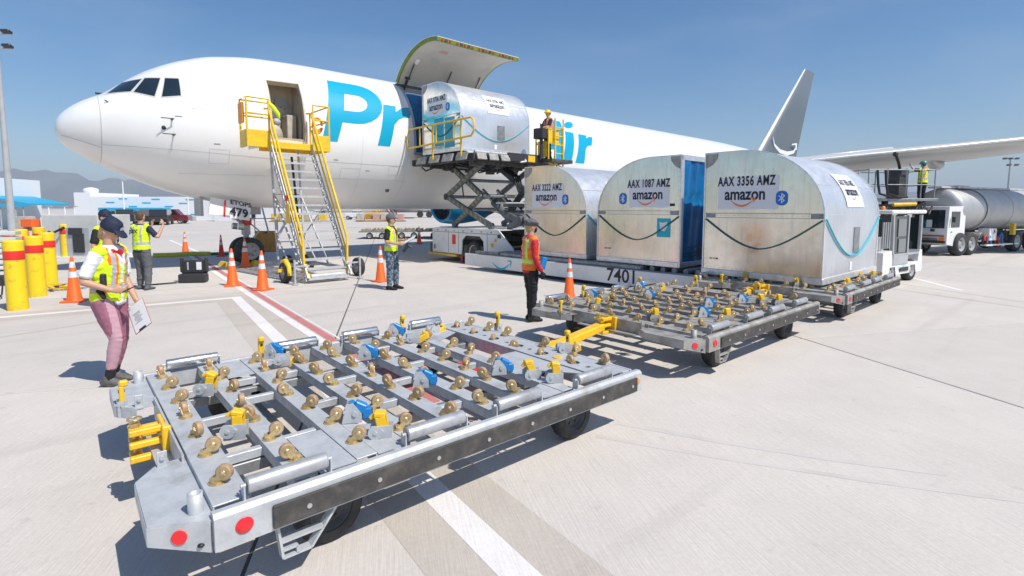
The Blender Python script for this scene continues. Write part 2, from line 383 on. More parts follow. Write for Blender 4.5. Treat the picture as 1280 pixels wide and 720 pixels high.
    def pieces(s):
        "the pieces that do not touch one another, each as its own MB"
        G_ = [(v0, f0, s.g[i + 1][0] if i + 1 < len(s.g) else len(s.v), s.g[i + 1][1] if i + 1 < len(s.g) else len(s.f)) for i, (v0, f0) in enumerate(s.g)]
        G_ = [g for g in G_ if g[2] > g[0]]
        if len(G_) < 2 or G_[0][0] != 0: return [s]
        bb = []
        for v0, f0, v1, f1 in G_:
            q = s.v[v0:v1]; bb.append([min(p[i] for p in q) - .006 for i in range(3)] + [max(p[i] for p in q) + .006 for i in range(3)])
        root = list(range(len(G_)))
        def find(i):
            while root[i] != i: i = root[i]
            return i
        for i in range(len(G_)):
            for j in range(i):
                if all(bb[i][k] <= bb[j][k + 3] and bb[j][k] <= bb[i][k + 3] for k in range(3)): root[find(i)] = find(j)
        cl = {}
        for i in range(len(G_)): cl.setdefault(find(i), []).append(i)
        if len(cl) == 1: return [s]
        out = []
        for ids in cl.values():
            m = MB()
            for i in ids:
                v0, f0, v1, f1 = G_[i]; k = len(m.v) - v0
                m.v += s.v[v0:v1]
                for q in range(f0, f1):
                    if min(s.f[q]) < v0 or max(s.f[q]) >= v1: return [s]
                    m.f.append(tuple(x + k for x in s.f[q])); m.m.append(s.m[q]); m.sm.append(s.sm[q])
            out.append(m)
        return out
    def build(s, name, mats, parent=None, loc=(0, 0, 0), rot=None, label=None):
        ps = s.pieces() if parent is not None else [s]
        if len(ps) > 30:
            o = link(name, s.mesh(name, mats), parent, loc, rot, label); o['kind'] = 'stuff'; return o
        if len(ps) > 1:
            os_ = [link(name, p.mesh(name, mats), parent, loc, rot, label) for p in ps]; return os_[0]
        return link(name, s.mesh(name, mats), parent, loc, rot, label)

def link(name, me, parent=None, loc=(0, 0, 0), rot=None, label=None):
    o = bpy.data.objects.new(name, me); C.objects.link(o); o.parent = parent; o.location = loc
    if rot is not None: o.rotation_euler = (0, 0, rot) if isinstance(rot, (int, float)) else rot
    if label: o['label'] = label
    return o
def tag(o, label, cat, group=None):
    o['label'] = label; o['category'] = cat
    if group: o['group'] = group
    return o
def thing(name, label, cat, loc=(0, 0, 0), rot=0, group=None):
    o = bpy.data.objects.new(name, None); C.objects.link(o); o.location = loc
    o.rotation_euler = (0, 0, rot) if isinstance(rot, (int, float)) else rot
    o.empty_display_size = 0.2
    return tag(o, label, cat, group)
def structure(o): o['kind'] = 'structure'; return o
def stuff(o): o['kind'] = 'stuff'; return o
def copy_tree(o, parent=None):
    c = o.copy(); C.objects.link(c); c.parent = parent
    for ch in list(o.children):
        if 'category' not in ch: copy_tree(ch, c)
    return c
def copy_thing(o, loc, rot, label, group=None):
    c = copy_tree(o); c.location = loc
    c.rotation_euler = (0, 0, rot) if isinstance(rot, (int, float)) else rot
    c['label'] = label
    if group: c['group'] = group
    return c

def flat2d(polys, extrude=0.0, offset=0.0):
    "2D polygons with holes -> (verts, faces) in the xy plane through a filled curve"
    cu = bpy.data.curves.new('tmp', 'CURVE'); cu.dimensions = '2D'; cu.fill_mode = 'BOTH'; cu.extrude = extrude
    for p in polys:
        sp = cu.splines.new('POLY'); sp.points.add(len(p) - 1)
        for i, q in enumerate(p): sp.points[i].co = (q[0], q[1], 0, 1)
        sp.use_cyclic_u = True
    return _tomesh(cu)
def _tomesh(cu):
    ob = bpy.data.objects.new('tmp', cu)
    me = ob.to_mesh(); r = ([Vector(v.co) for v in me.vertices], [tuple(f.vertices) for f in me.polygons]); ob.to_mesh_clear()
    bpy.data.objects.remove(ob); bpy.data.curves.remove(cu)
    return r
def text2d(body, size=1.0, bold=0.0, sx=1.0, spacing=1.0, shear=0.0, res=3):
    cu = bpy.data.curves.new('tmp', 'FONT'); cu.body = body; cu.size = size; cu.offset = bold; cu.align_x = 'CENTER'; cu.align_y = 'CENTER'
    cu.resolution_u = res; cu.space_character = spacing; cu.shear = shear; cu.fill_mode = 'BOTH'
    v, f = _tomesh(cu)
    return [Vector((p.x * sx, p.y, 0)) for p in v], f
def on_plane(mb, vf, o, x, y, mi=0, off=0.0):
    "place 2D geometry on the plane with origin o and axes x, y"
    o = Vector(o); x = Vector(x).normalized(); y = Vector(y).normalized(); n = x.cross(y)
    mb.add([o + x * v.x + y * v.y + n * (off + v.z) for v in vf[0]], vf[1], mi); return mb
def decal(name, vf, o, x, y, m, parent, off=0.004):
    me = bpy.data.meshes.new(name); o = Vector(o); x = Vector(x).normalized(); y = Vector(y).normalized(); n = x.cross(y)
    me.from_pydata([tuple(o + x * v.x + y * v.y + n * (off + v.z)) for v in vf[0]], [], vf[1]); me.materials.append(M[m])
    return link(name, me, parent)
def rect2(w, h, cx=0, cy=0): return [(cx - w / 2, cy - h / 2), (cx + w / 2, cy - h / 2), (cx + w / 2, cy + h / 2), (cx - w / 2, cy + h / 2)]
def circ2(r, cx=0, cy=0, n=24, ry=None): return [(cx + r * math.cos(2 * PI * i / n), cy + (ry or r) * math.sin(2 * PI * i / n)) for i in range(n)]
def smile2(w):
    "curved arrow under the lettering"
    p = []
    for i in range(17):
        t = i / 16; p.append((-w / 2 + w * .93 * t, -0.20 * w * math.sin(PI * min(1, t * .97 + .03)) * 1.0 - 0.01 * w))
    q = []
    for i in range(17):
        t = 1 - i / 16; q.append((-w / 2 + w * .93 * t, -0.20 * w * math.sin(PI * min(1, t * .97 + .03)) - 0.01 * w - w * 0.085 * math.sin(PI * (0.06 + .88 * t)) ** .8))
    body = p + q
    arrow = [(w * .28, .05 * w), (w * .36, .085 * w), (w * .5, .08 * w), (w * .495, -.03 * w), (w * .44, -.14 * w), (w * .425, -.12 * w), (w * .45, -.02 * w), (w * .455, .035 * w), (w * .38, .04 * w)]
    return [body, arrow]
def flatmany(polys):
    V_, F_ = [], []
    for i_, p in enumerate(polys):
        v, f = flat2d([p]); k = len(V_); V_ += [Vector((a.x, a.y, 0.0005 * i_)) for a in v]; F_ += [tuple(i + k for i in q) for q in f]
    return V_, F_
def rune2(h):
    t = h * .075; L = []
    def seg(a, b):
        a = Vector((a[0], a[1])); b = Vector((b[0], b[1])); d = (b - a).normalized(); n = Vector((-d.y, d.x)) * t / 2; a = a - d * t * .4; b = b + d * t * .4
        L.append([tuple(a - n), tuple(b - n), tuple(b + n), tuple(a + n)])
    x = h * .22; y = h * .38
    seg((0, -y), (0, y)); seg((0, y), (x, y * .5)); seg((x, y * .5), (-x, -y * .5)); seg((0, -y), (x, -y * .5)); seg((x, -y * .5), (-x, y * .5))
    return L
# ================================================================ SETTING
mb = MB(); Z0 = -0.022
mb.add([(-6500, -40, Z0), (6500, -40, Z0), (6500, 6500, Z0), (-6500, 6500, Z0)], [(0, 1, 2, 3)])
apron = structure(mb.build('apron', 'apron concrete'))
SA = R(13.5); ux = Vector((math.cos(SA), math.sin(SA), 0)); uy = Vector((-math.sin(SA), math.cos(SA), 0)); SP = 6.64
sl = MB(); sl.box((0, 0, -0.0605), (SP - 0.022, SP - 0.022, 0.121), None, 0, 0.006)
slab_me = sl.mesh('concrete_slab', 'apron concrete')
jt = MB()
base = ux * (-0.77)
for i in range(-7, 9):
    for j in range(-1, 8):
        c = base + ux * (SP * (i + 0.5)) + uy * (SP * (j + 0.5) - 0.37)
        if c.y < -6 or c.y > 46 or abs(c.x) > 1.15 * c.y + 9: continue
        link('concrete_slab', slab_me, apron, c, SA)
for i in range(-7, 10):
    a = base + ux * (SP * i) + uy * (-6); b = base + ux * (SP * i) + uy * 48; jt.bar(a + Vector((0, 0, -.012)), b + Vector((0, 0, -.012)), 0.024, 0.006)
for j in range(-1, 9):
    y0 = uy * (SP * j - 0.37) + base; jt.bar(y0 - ux * 50 + Vector((0, 0, -.0165)), y0 + ux * 50 + Vector((0, 0, -.0165)), 0.024, 0.006)
jt.build('joint_sealant', 'joint sealant', apron)

# painted markings: each a thin sheet on the concrete
def strip(name, pts, w, m, z=0.004, label=None, off=0.0):
    "polyline strip of width w with mitred corners"
    pts = [Vector((p[0], p[1], 0)) for p in pts]; L_, R_ = [], []
    for i, p in enumerate(pts):
        d0 = (pts[i] - pts[i - 1]).normalized() if i else (pts[1] - pts[0]).normalized()
        d1 = (pts[i + 1] - pts[i]).normalized() if i < len(pts) - 1 else d0
        n0 = Vector((-d0.y, d0.x, 0)); n1 = Vector((-d1.y, d1.x, 0)); n = (n0 + n1).normalized(); k = 1 / max(.3, n.dot(n0))
        L_.append(p + n * k * (off + w / 2)); R_.append(p + n * k * (off - w / 2))
    V_ = L_ + R_; n = len(pts)
    o = MB().add([(v.x, v.y, z) for v in V_], [(n + i, n + i + 1, i + 1, i) for i in range(n - 1)]).build(name, m)
    structure(o)
    if label: o['label'] = label
    return o
wl_ = [(-15.5, 4.55), (-5.87, 10.94), (1.35, 0.68)]
strip('painted_line', wl_, 0.80, 'sealed concrete', 0.0015)
strip('painted_line', wl_, 0.19, 'white line paint', 0.003)
rl = [(-13.6, 21.9), (-0.75, 4.95)]
strip('painted_line', rl, 0.12, 'red line paint', 0.003)
strip('painted_line', rl, 0.13, 'white line paint', 0.0045, off=-0.16)
strip('painted_line', rl, 0.035, 'white line paint', 0.0045, off=0.10)
strip('painted_line', [G(1128, 344)[:2], G(1202, 363)[:2]], 0.12, 'paint white', 0.0015)
strip('painted_line', [G(212, 300)[:2], G(258, 319)[:2]], 0.15, 'paint white', 0.0015)
strip('painted_line', [G(900, 330)[:2], G(1330, 392)[:2]], 0.10, 'sealed concrete', 0.0015)
strip('painted_line', [G(-60, 431)[:2], G(150, 398)[:2]], 0.10, 'sealed concrete', 0.0015)

def curve_strip(pts, w, m):
    P = [G(*p) for p in pts]; out = []
    for i in range(len(P) - 1):
        for k in range(6): out.append(P[i].lerp(P[i + 1], k / 6)[:2])
    out.append(P[-1][:2]); return strip('tyre_mark', out, w * 1.7, m, 0.0012)
curve_strip([(745, 545), (900, 572), (1080, 600), (1290, 628)], .035, 'tyre mark')
curve_strip([(770, 528), (900, 552), (1040, 574), (1180, 592)], .045, 'tyre mark')
# mountain range far away
def ridge(name, px0, px1, D, prof, seed, m, depth=300):
    rnd = random.Random(seed); n = 60; rows = 9; vs = []
    for j in range(rows):
        t = j / (rows - 1)
        for i in range(n):
            u = i / (n - 1); px = px0 + (px1 - px0) * u
            x = (px - 640) / FPX * D; h = prof(u) * D / FPX
            env = math.sin(PI * min(1, t * 1.0) * .5) if t < 1 else 1
            z = h * (t ** .8) * (1 + .16 * math.sin(i * .9 + j * 1.3 + seed) * (1 - abs(2 * t - 1)) + .10 * rnd.uniform(-1, 1) * (0.2 < t))
            vs.append((x, D + depth * t + rnd.uniform(-20, 20) * (0 < t < 1), z - 2))
    k = len(vs)
    for i in range(n): x, y, z = vs[(rows - 1) * n + i]; vs.append((x, y + depth, -2))
    fs = [(j * n + i, j * n + i + 1, (j + 1) * n + i + 1, (j + 1) * n + i) for j in range(rows) for i in range(n - 1)]
    o = MB().add(vs, fs, 0, True).build(name, m); structure(o); return o
mk('mountain', (0.065, 0.063, 0.058), 0.9, var=(0.006, (0.12, 0.11, 0.10), 0.4, 0.65))
ridge('mountain', -250, 640, 2000, lambda u: 10 + 44 * math.cos(PI / 2 * u) ** 1.2 + 5 * math.sin(u * 12) * math.cos(PI / 2 * u) + 2 * math.sin(u * 31), 3, 'mountain')
ridge('mountain', 560, 1700, 2200, lambda u: 9 + 12 * math.sin(PI * u) + 4 * math.sin(u * 23) + 2 * math.sin(u * 61), 5, 'mountain')

# ================================================================ AIRCRAFT
NX, NY, AA = -12.5, 14.45, 0.745
AO = Vector((NX, NY, 0)); AU = Vector((math.cos(AA), math.sin(AA), 0)); AV = Vector((-math.sin(AA), math.cos(AA), 0))
def aloc(P): d = Vector(P) - AO; return Vector((d.dot(AU), d.dot(AV), P[2]))
def aw(x, y, z=0): return AO + AU * x + AV * y + Vector((0, 0, z))
def V(px, py, yl):
    "point (aircraft frame) where the sight line meets the plane y = yl"
    d = ray(px, py); o = -AO; t = (yl - o.dot(AV)) / d.dot(AV); P = d * t + Vector((0, 0, CAMH)); return aloc(P)
ZC = 4.37; RY = 2.34; RZ = 2.52; LEN = 52.5
def lerp_t(tab, s):
    if s <= tab[0][0]: return tab[0][1]
    for (a, b), (c, d) in zip(tab, tab[1:]):
        if s <= c:
            t = (s - a) / (c - a); return b + (d - b) * t
    return tab[-1][1]
def smooth_tab(tab):
    # monotone cubic through the table, resampled finely
    xs = [a for a, _ in tab]; ys = [b for _, b in tab]; n = len(xs); d = [(ys[i + 1] - ys[i]) / (xs[i + 1] - xs[i]) for i in range(n - 1)]
    m_ = [d[0]] + [0 if d[i - 1] * d[i] <= 0 else 2 * d[i - 1] * d[i] / (d[i - 1] + d[i]) for i in range(1, n - 1)] + [d[-1]]
    out = []
    for i in range(n - 1):
        h = xs[i + 1] - xs[i]
        for k in range(8):
            t = k / 8; out.append((xs[i] + h * t, (2 * t ** 3 - 3 * t * t + 1) * ys[i] + (t ** 3 - 2 * t * t + t) * h * m_[i] + (-2 * t ** 3 + 3 * t * t) * ys[i + 1] + (t ** 3 - t * t) * h * m_[i + 1]))
    out.append((xs[-1], ys[-1])); return out
TOP = smooth_tab([(0, 4.06), (.03, 4.27), (.19, 4.53), (.58, 4.86), (1.09, 5.15), (1.52, 5.50), (2.11, 5.93), (2.95, 6.36), (3.87, 6.66), (5.2, 6.84), (7, 6.89), (36, 6.89), (44, 6.75), (LEN, 5.9)])
BOT = smooth_tab([(0, 4.02), (.03, 3.86), (.17, 3.62), (.5, 3.38), (.99, 3.10), (1.66, 2.76), (2.34, 2.48), (3.29, 2.20), (4.21, 2.02), (5.5, 1.90), (7.5, 1.85), (34, 1.85), (42, 3.2), (LEN, 5.2)])
WID = smooth_tab([(0, .02), (.03, .22), (.19, .50), (.58, .90), (1.09, 1.24), (1.7, 1.56), (2.6, 1.92), (3.9, 2.20), (5.5, 2.32), (7, RY), (34, RY), (43, 1.5), (LEN, .3)])
def sect(s):
    t, b, w = lerp_t(TOP, s), lerp_t(BOT, s), lerp_t(WID, s)
    zc = ZC if 1.2 < s < 36 else (t + b) / 2
    if s <= 1.2: k = min(1, max(0, s / 1.2)); zc = (1 - k) * 4.05 + k * ZC
    zc = min(max(zc, b + .01), t - .01)
    return t, b, w, zc
def surf(s, ph, off=0.0):
    "point on the skin; ph = 0 at the port waist line, +90 deg at the crown"
    t, b, w, zc = sect(s); h = (t - zc) if math.sin(ph) > 0 else (zc - b)
    return Vector((s, -(w + off) * math.cos(ph), zc + (h + off) * math.sin(ph)))
def zph(s, z):
    t, b, w, zc = sect(s); h = (t - zc) if z > zc else (zc - b)
    return math.asin(max(-1, min(1, (z - zc) / h)))
def hit(px, py):
    "(s, z) of the skin point seen at this place"
    d = ray(px, py); step = .05; t = 12.0; last = t
    def ins(t):
        p = aloc(d * t + Vector((0, 0, CAMH)))
        if p.x < 0: return False
        T_, B_, w, zc = sect(p.x)
        if not (B_ < p.z < T_): return False
        h = (T_ - zc) if p.z > zc else (zc - B_)
        return (p.y / w) ** 2 + ((p.z - zc) / h) ** 2 < 1
    while t < 60 and not ins(t): last = t; t += step
    a, b = last, t
    for _ in range(18):
        m_ = (a + b) / 2
        if ins(m_): b = m_
        else: a = m_
    p = aloc(d * b + Vector((0, 0, CAMH))); return p.x, p.z
plane = thing('cargo_aircraft', 'large white twin-engine cargo aircraft with blue lettering and its side cargo door raised', 'aircraft', AO, AA)
# openings: (s0, s1, z0, z1)
ENT = (4.92, 5.98, 4.02, 5.86); CAR = (9.93, 13.75, 3.86, 6.62)
def grid_lines():
    ss = [0, .008, .03, .07, .13, .2, .3, .42, .58] + [.58 + .17 * i for i in range(1, 40)]
    ss = [x for x in ss if x < 7]; x = 7
    while x < LEN: ss.append(x); x += .5 if x < 22 else 1.4
    ss.append(LEN)
    for o in (ENT, CAR):
        ss = [x for x in ss if min(abs(x - o[0]), abs(x - o[1])) > .06] + [o[0], o[1]]
    ss.sort()
    ph = [R(-90 + 3.75 * i) for i in range(96)]
    for o in (ENT, CAR):
        for z in (o[2], o[3]):
            p = math.asin((z - ZC) / RZ); ph = [q for q in ph if abs(q - p) > R(1.2)] + [p]
    ph.sort(); return ss, ph
SS, PH = grid_lines()
def shell(s0, s1, off, skip=True, mi=0):
    mb = MB(); ss = [s for s in SS if s0 - 1e-6 <= s <= s1 + 1e-6]; n = len(PH); vs = [surf(s, p, off) for s in ss for p in PH]; fs = []
    for j in range(len(ss) - 1):
        sc = (ss[j] + ss[j + 1]) / 2
        for i in range(n):
            k = (i + 1) % n; p0, p1 = PH[i], PH[k] + (2 * PI if k == 0 else 0); pc = (p0 + p1) / 2; z = ZC + RZ * math.sin(pc)
            if skip and any(o[0] < sc < o[1] and o[2] < z < o[3] and math.cos(pc) > 0 for o in (ENT, CAR)): continue
            fs.append((j * n + i, j * n + k, (j + 1) * n + k, (j + 1) * n + i))
    return mb.add(vs, fs, mi, True)
RAD = [s for s in SS if s <= 1.05][-1]
rad = shell(0, RAD, 0, False).build('radome', 'radome white', plane)
fus = shell(RAD, LEN, 0.0)
t, b, w, zc = sect(LEN); fus.cyl((LEN, 0, zc), (LEN + .9, 0, zc + .05), .3, 12, .16)
fus = fus.build('fuselage', ['aircraft white'], plane)
# closed bulkhead behind the flight deck and interior shells seen through the openings
mb = shell(4.3, 9.0, -0.14); mb2 = MB()
mb.build('cabin_lining', 'cabin beige', plane)
mb = shell(9.0, 17.0, -0.16); mb.build('cargo_bay_lining', 'door lining', plane)
mb = MB(); mb.box((10.6, 0, 3.79), (12.6, 4.4, 0.1)); mb.build('cargo_floor', 'galvanized dark', plane)
mb = MB()
mb.box((5.45, -1.05, 4.9), (1.9, .06, 2.2)); mb.box((5.80, -1.35, 4.45), (.30, .5, .9), None, 0, .02); mb.box((6.03, -1.2, 4.9), (.05, 1.2, 2.2))
mb.build('galley_wall', 'cabin beige', plane)
mb = MB(); mb.box((5.66, -1.10, 5.36), (.42, .03, .26)); mb.build('exit_placard_window', 'grey paint', plane)
mb = MB(); mb.box((5.40, -1.10, 5.02), (.22, .03, .34)); mb.build('notice', 'sticker white', plane)
mb = MB()
for i in range(7): mb.box((5.1 + .11 * i, -1.09, 5.28 - .05 * abs(3 - i) + .02), (.035, .03, .035))
mb.build('fastener', 'red metal', plane)
mb = MB(); mb.ball((5.20, -1.65, 4.20), (.28, .22, .36), 14); mb.ball((5.28, -1.7, 4.62), (.14, .1, .12), 10, 1)
mb.build('cargo_bag', ['cabin beige', 'grey paint'], plane)
def frame_edge(o, name, m, w=.05, dep=.16, proud=.012):
    mb = MB(); s0, s1, z0, z1 = o
    p0, p1 = zph(s0, z0), zph(s0, z1); n = 12; ring = []
    for i in range(n + 1): ring.append((s0, p0 + (p1 - p0) * i / n))
    for i in range(n + 1): ring.append((s1, p1 + (p0 - p1) * i / n))
    N = len(ring); cs, cp = (s0 + s1) / 2, (p0 + p1) / 2; a = []
    for s, p in ring:
        si = s + (w if s < cs else -w); pi_ = p + (w / RZ if p < cp - 1e-3 else -w / RZ) * (1 if abs(p - p0) < 1e-6 or abs(p - p1) < 1e-6 else 0)
        a += [surf(s - (si - s) * .0, p, proud), surf(si, pi_, proud), surf(si, pi_, -dep), surf(s - (si - s) * .5, p, -dep)]
    fs = []
    for i in range(N):
        k = (i + 1) % N
        for q in range(4): fs.append((i * 4 + q, k * 4 + q, k * 4 + (q + 1) % 4, i * 4 + (q + 1) % 4))
    mb.add(a, fs); return mb.build(name, m, plane)
frame_edge(ENT, 'entry_door_frame', 'cabin beige')
frame_edge(CAR, 'cargo_door_frame', 'grey paint', .10, .2)
# thin outlines on the skin (bands a few mm proud)
def skin_strip(name, pts, w, m, off=.004, parent=plane):
    "ribbon along (s, z) points on the port skin"
    P = []; fine = []
    for (a, b), (c, d) in zip(pts, pts[1:]):
        n = max(2, int(math.hypot(c - a, d - b) / .08))
        for i in range(n): fine.append((a + (c - a) * i / n, b + (d - b) * i / n))
    fine.append(pts[-1]); N = len(fine)
    for i, (s, z) in enumerate(fine):
        a = fine[max(i - 1, 0)]; c = fine[min(i + 1, N - 1)]; dx, dz = c[0] - a[0], c[1] - a[1]; l = math.hypot(dx, dz) or 1
        for sg in (-1, 1):
            ss_, zz = s - dz / l * w / 2 * sg, z + dx / l * w / 2 * sg; P.append(surf(ss_, zph(ss_, zz), off))
    return MB().add(P, [(2 * i, 2 * i + 1, 2 * i + 3, 2 * i + 2) for i in range(N - 1)], 0, True).build(name, m, parent)
skin_strip('skin_seam', [(RAD, 5.1), (RAD, 3.1)], .022, 'seam')
skin_strip('skin_seam', [(RAD + .02, 3.62), (4.8, 3.42), (9.6, 3.42)], .012, 'seam')
skin_strip('skin_seam', [(2.9, 5.25), (4.75, 5.22)], .012, 'seam')
skin_strip('skin_seam', [(.12, 3.86), (RAD, 3.55)], .02, 'seam')
for s_ in (7.9, 9.7, 15.2, 17.3, 22, 26): skin_strip('skin_seam', [(s_, 2.2), (s_, 6.6)], .009, 'seam')
for s0_, z0_, w_, h_ in ((3.3, 3.2, .5, .4), (6.25, 3.6, .35, .5), (7.2, 2.9, .7, .35), (2.9, 4.7, .3, .22), (9.0, 3.1, .4, .3), (4.35, 5.0, .25, .25), (16.2, 3.1, .5, .4), (20.4, 3.2, .5, .5)):
    skin_strip('hatch_outline', [(s0_, z0_), (s0_ + w_, z0_), (s0_ + w_, z0_ + h_), (s0_, z0_ + h_), (s0_, z0_)], .010, 'seam')
for s0_, z0_ in ((6.2, 4.35), (6.2, 4.28), (9.55, 4.3), (4.6, 4.2), (2.5, 4.45), (6.9, 3.5), (3.4, 3.75), (8.1, 3.2)): skin_strip('stencil', [(s0_, z0_), (s0_ + .16, z0_)], .022, 'galvanized dark', .005)
for z_ in (5.95, 4.85, 2.9): skin_strip('lap_joint', [(2.6 if z_ < 5 else 4.6, z_), (4.85, z_)], .008, 'seam', .003); skin_strip('lap_joint', [(6.1, z_), (9.85, z_)], .008, 'seam', .003); skin_strip('lap_joint', [(13.95, z_), (30, z_)], .008, 'seam', .003)
# lettering mapped onto the skin
def skin_poly(mb, polys, off=.006, dz=.07):
    v, f = flat2d(polys)
    bm = bmesh.new(); vv = [bm.verts.new(p) for p in v]
    for q in f:
        try: bm.faces.new([vv[i] for i in q])
        except ValueError: pass
    zs = [p.y for p in v]; z = min(zs) + dz
    while z < max(zs):
        bmesh.ops.bisect_plane(bm, geom=bm.verts[:] + bm.edges[:] + bm.faces[:], plane_co=(0, z, 0), plane_no=(0, 1, 0)); z += dz
    bm.verts.index_update()
    P = [surf(p.co.x, zph(p.co.x, p.co.y), off) for p in bm.verts]
    mb.add(P, [[q.index for q in fc.verts] for fc in bm.faces], 0, True); bm.free(); return mb
def sh(x, y, x0, k=.25): return (x0 + x + y * k, 4.08 + y)
def letter(pts, x0): return [sh(x, y, x0) for x, y in pts]
def arc(cx, cy, rx, ry, a0, a1, n=10): return [(cx + rx * math.cos(R(a0 + (a1 - a0) * i / n)), cy + ry * math.sin(R(a0 + (a1 - a0) * i / n))) for i in range(n + 1)]
H_ = 2.12
mb = MB()
pout = [(0, 0), (.52, 0), (.56, .66)] + arc(1.05, 1.39, .93, .73, -90, 90) + [(0, H_)]
pin = [(.56, 1.08)] + arc(.98, 1.38, .42, .30, -90, 90) + [(.56, 1.68)]
skin_poly(mb, [letter(pout, 6.47), letter(pin, 6.47)])
mb.build('letter', 'livery blue', plane)
mb = MB(); rr = [(0, 0), (.48, 0), (.50, .78)] + [(.66, 1.0), (.85, 1.10), (1.10, 1.10)] + [(1.22, 1.52), (1.0, 1.52), (.75, 1.45), (.52, 1.28), (.52, 1.5), (.02, 1.5)]
skin_poly(mb, [letter(rr, 8.46)]); mb.build('letter', 'livery blue', plane)
def seen_letter(*loops):
    skin_poly(MB_L, [[hit(*p) for p in lo] for lo in loops])
for loops in ([[(676, 201), (683, 202), (686, 186), (693, 187), (691, 203), (699, 205), (700, 152), (690, 150)], [(689, 178), (694, 179), (695, 164)]],
              [[(702.5, 201), (714, 203), (716.5, 166), (706, 164)]], [[(710.5 + 5.6 * math.cos(PI * i / 8), 156.5 + 4.2 * math.sin(PI * i / 8)) for i in range(16)]],
              [[(719, 203.5), (730, 204.5), (732, 187), (734.5, 182.5), (739.5, 182), (740.5, 171.5), (736, 171), (732.5, 173), (733, 169.5), (722.5, 167.5)]]):
    MB_L = MB(); seen_letter(*loops); MB_L.build('letter', 'livery blue', plane)
# flight-deck windows
def skin_quad(mb, pts, off, n=8, mi=0):
    "pts: 4 (s, z) corners, bottom-left, bottom-right, top-right, top-left"
    P = []
    for j in range(n + 1):
        v = j / n
        for i in range(n + 1):
            u = i / n
            s = (pts[0][0] * (1 - u) + pts[1][0] * u) * (1 - v) + (pts[3][0] * (1 - u) + pts[2][0] * u) * v
            z = (pts[0][1] * (1 - u) + pts[1][1] * u) * (1 - v) + (pts[3][1] * (1 - u) + pts[2][1] * u) * v
            P.append(surf(s, zph(s, z), off))
    k = n + 1
    mb.add(P, [(j * k + i, j * k + i + 1, (j + 1) * k + i + 1, (j + 1) * k + i) for j in range(n) for i in range(n)], mi, True); return mb
wpx = [[(134, 117), (163, 114.5), (177, 99), (152, 104)], [(167, 115), (193, 120.5), (200, 98), (181, 98)], [(202, 121), (226, 119.5), (223, 98.5), (206, 98)]]
for q in wpx:
    pts = [hit(*p) for p in q]
    skin_quad(MB(), pts, .012).build('cockpit_window', 'windscreen', plane)
    cs = sum(p[0] for p in pts) / 4; cz = sum(p[1] for p in pts) / 4
    big = [(cs + (p[0] - cs) * 1.16, cz + (p[1] - cz) * 1.16) for p in pts]
    skin_quad(MB(), big, .006).build('window_frame', 'window frame grey', plane)
    # the same window on the far side
    for nm_, pp, of_, mt in (('cockpit_window', pts, .012, 'windscreen'), ('window_frame', big, .006, 'window frame grey')):
        m2 = skin_quad(MB(), pp, of_); m2.v = [(a, -b, c) for a, b, c in m2.v]; m2.build(nm_, mt, plane)
# probes, drain, nose cap
for q in ((215, 149), (217, 168.5)):
    s_, z_ = hit(*q); p = surf(s_, zph(s_, z_)); mb = MB(); mb.cyl(p, p + Vector((0, -.13, 0)), .02, 8); mb.cyl(p + Vector((.03, -.13, 0)), p + Vector((-.28, -.13, 0)), .014, 8); mb.ball(p, .035, 8); mb.build('pitot_probe', 'dark machinery', plane)
s_, z_ = hit(205, 159.5); p = surf(s_, zph(s_, z_)); MB().ball(p, (.06, .03, .06), 12).build('angle_vane', 'black', plane)
s_, z_ = hit(134, 127.5); p = surf(s_, zph(s_, z_), .02); mb = MB(); mb.bar(p + Vector((-.06, 0, .03)), p + Vector((.06, 0, -.03)), .02, .03); mb.build('wiper', 'dark machinery', plane)
p = surf(1.0, zph(1.0, 5.09), .03); MB().box(p, (.16, .03, .05)).build('probe', 'black', plane)
s_, z_ = hit(484, 237.5); p = surf(s_, zph(s_, z_)); MB().ball(p, (.09, .04, .09), 12).build('drain_port', 'dark machinery', plane)
# raised cargo door: the skin arc hinged at the top edge
ph1, ph0 = zph(11, CAR[3]), zph(11, CAR[2])
hinge = surf(11, ph1); sill = surf(11, ph0); dv = sill - hinge; a0 = math.atan2(dv.z, dv.y); a1 = math.atan2(.98, -2.72); ro = a1 - a0
def dpt(s, p, off):
    q = surf(11, p, off) - hinge; c, s2 = math.cos(ro), math.sin(ro)
    return Vector((s, hinge.y - .04 + q.y * c - q.z * s2, hinge.z + .10 + q.y * s2 + q.z * c))
def door_piece(s0, s1, o0, o1, pa=ph0, pb=ph1, n=20, ns=2):
    mb = MB(); vs = []
    for i in range(n + 1):
        p = pa + (pb - pa) * i / n
        vs += [dpt(s0, p, o1), dpt(s1, p, o1), dpt(s1, p, o0), dpt(s0, p, o0)]
    fs = [(0, 1, 2, 3), (4 * n + 3, 4 * n + 2, 4 * n + 1, 4 * n)]
    for i in range(n):
        for q in range(4): fs.append((i * 4 + q, (i + 1) * 4 + q, (i + 1) * 4 + (q + 1) % 4, i * 4 + (q + 1) % 4))
    return mb.add(vs, fs, 0, False)
door = door_piece(CAR[0], CAR[1], -.02, 0.0).build('raised_cargo_door', 'aircraft white', plane)
door_piece(CAR[0] + .07, CAR[1] - .07, -.15, -.13).build('inner_lining', 'door lining', door)
for s_ in (CAR[0], CAR[1] - .06): door_piece(s_, s_ + .06, -.15, -.022).build('edge_member', 'primer green', door)
dph = .12 / RZ
mb = door_piece(CAR[0] + .065, CAR[1] - .065, -.16, -.024, ph0, ph0 + dph, 2); mb.build('edge_member', 'primer green', door)
mb = MB()
for i in range(22):
    s_ = CAR[0] + .2 + i * .165
    if i % 6 == 3: continue
    c = dpt(s_, ph0 + .001, -.09); mb.box(c + Vector((0, -.004, 0)), (.075 + .03 * (i % 2), .05, .07), None, i % 2)
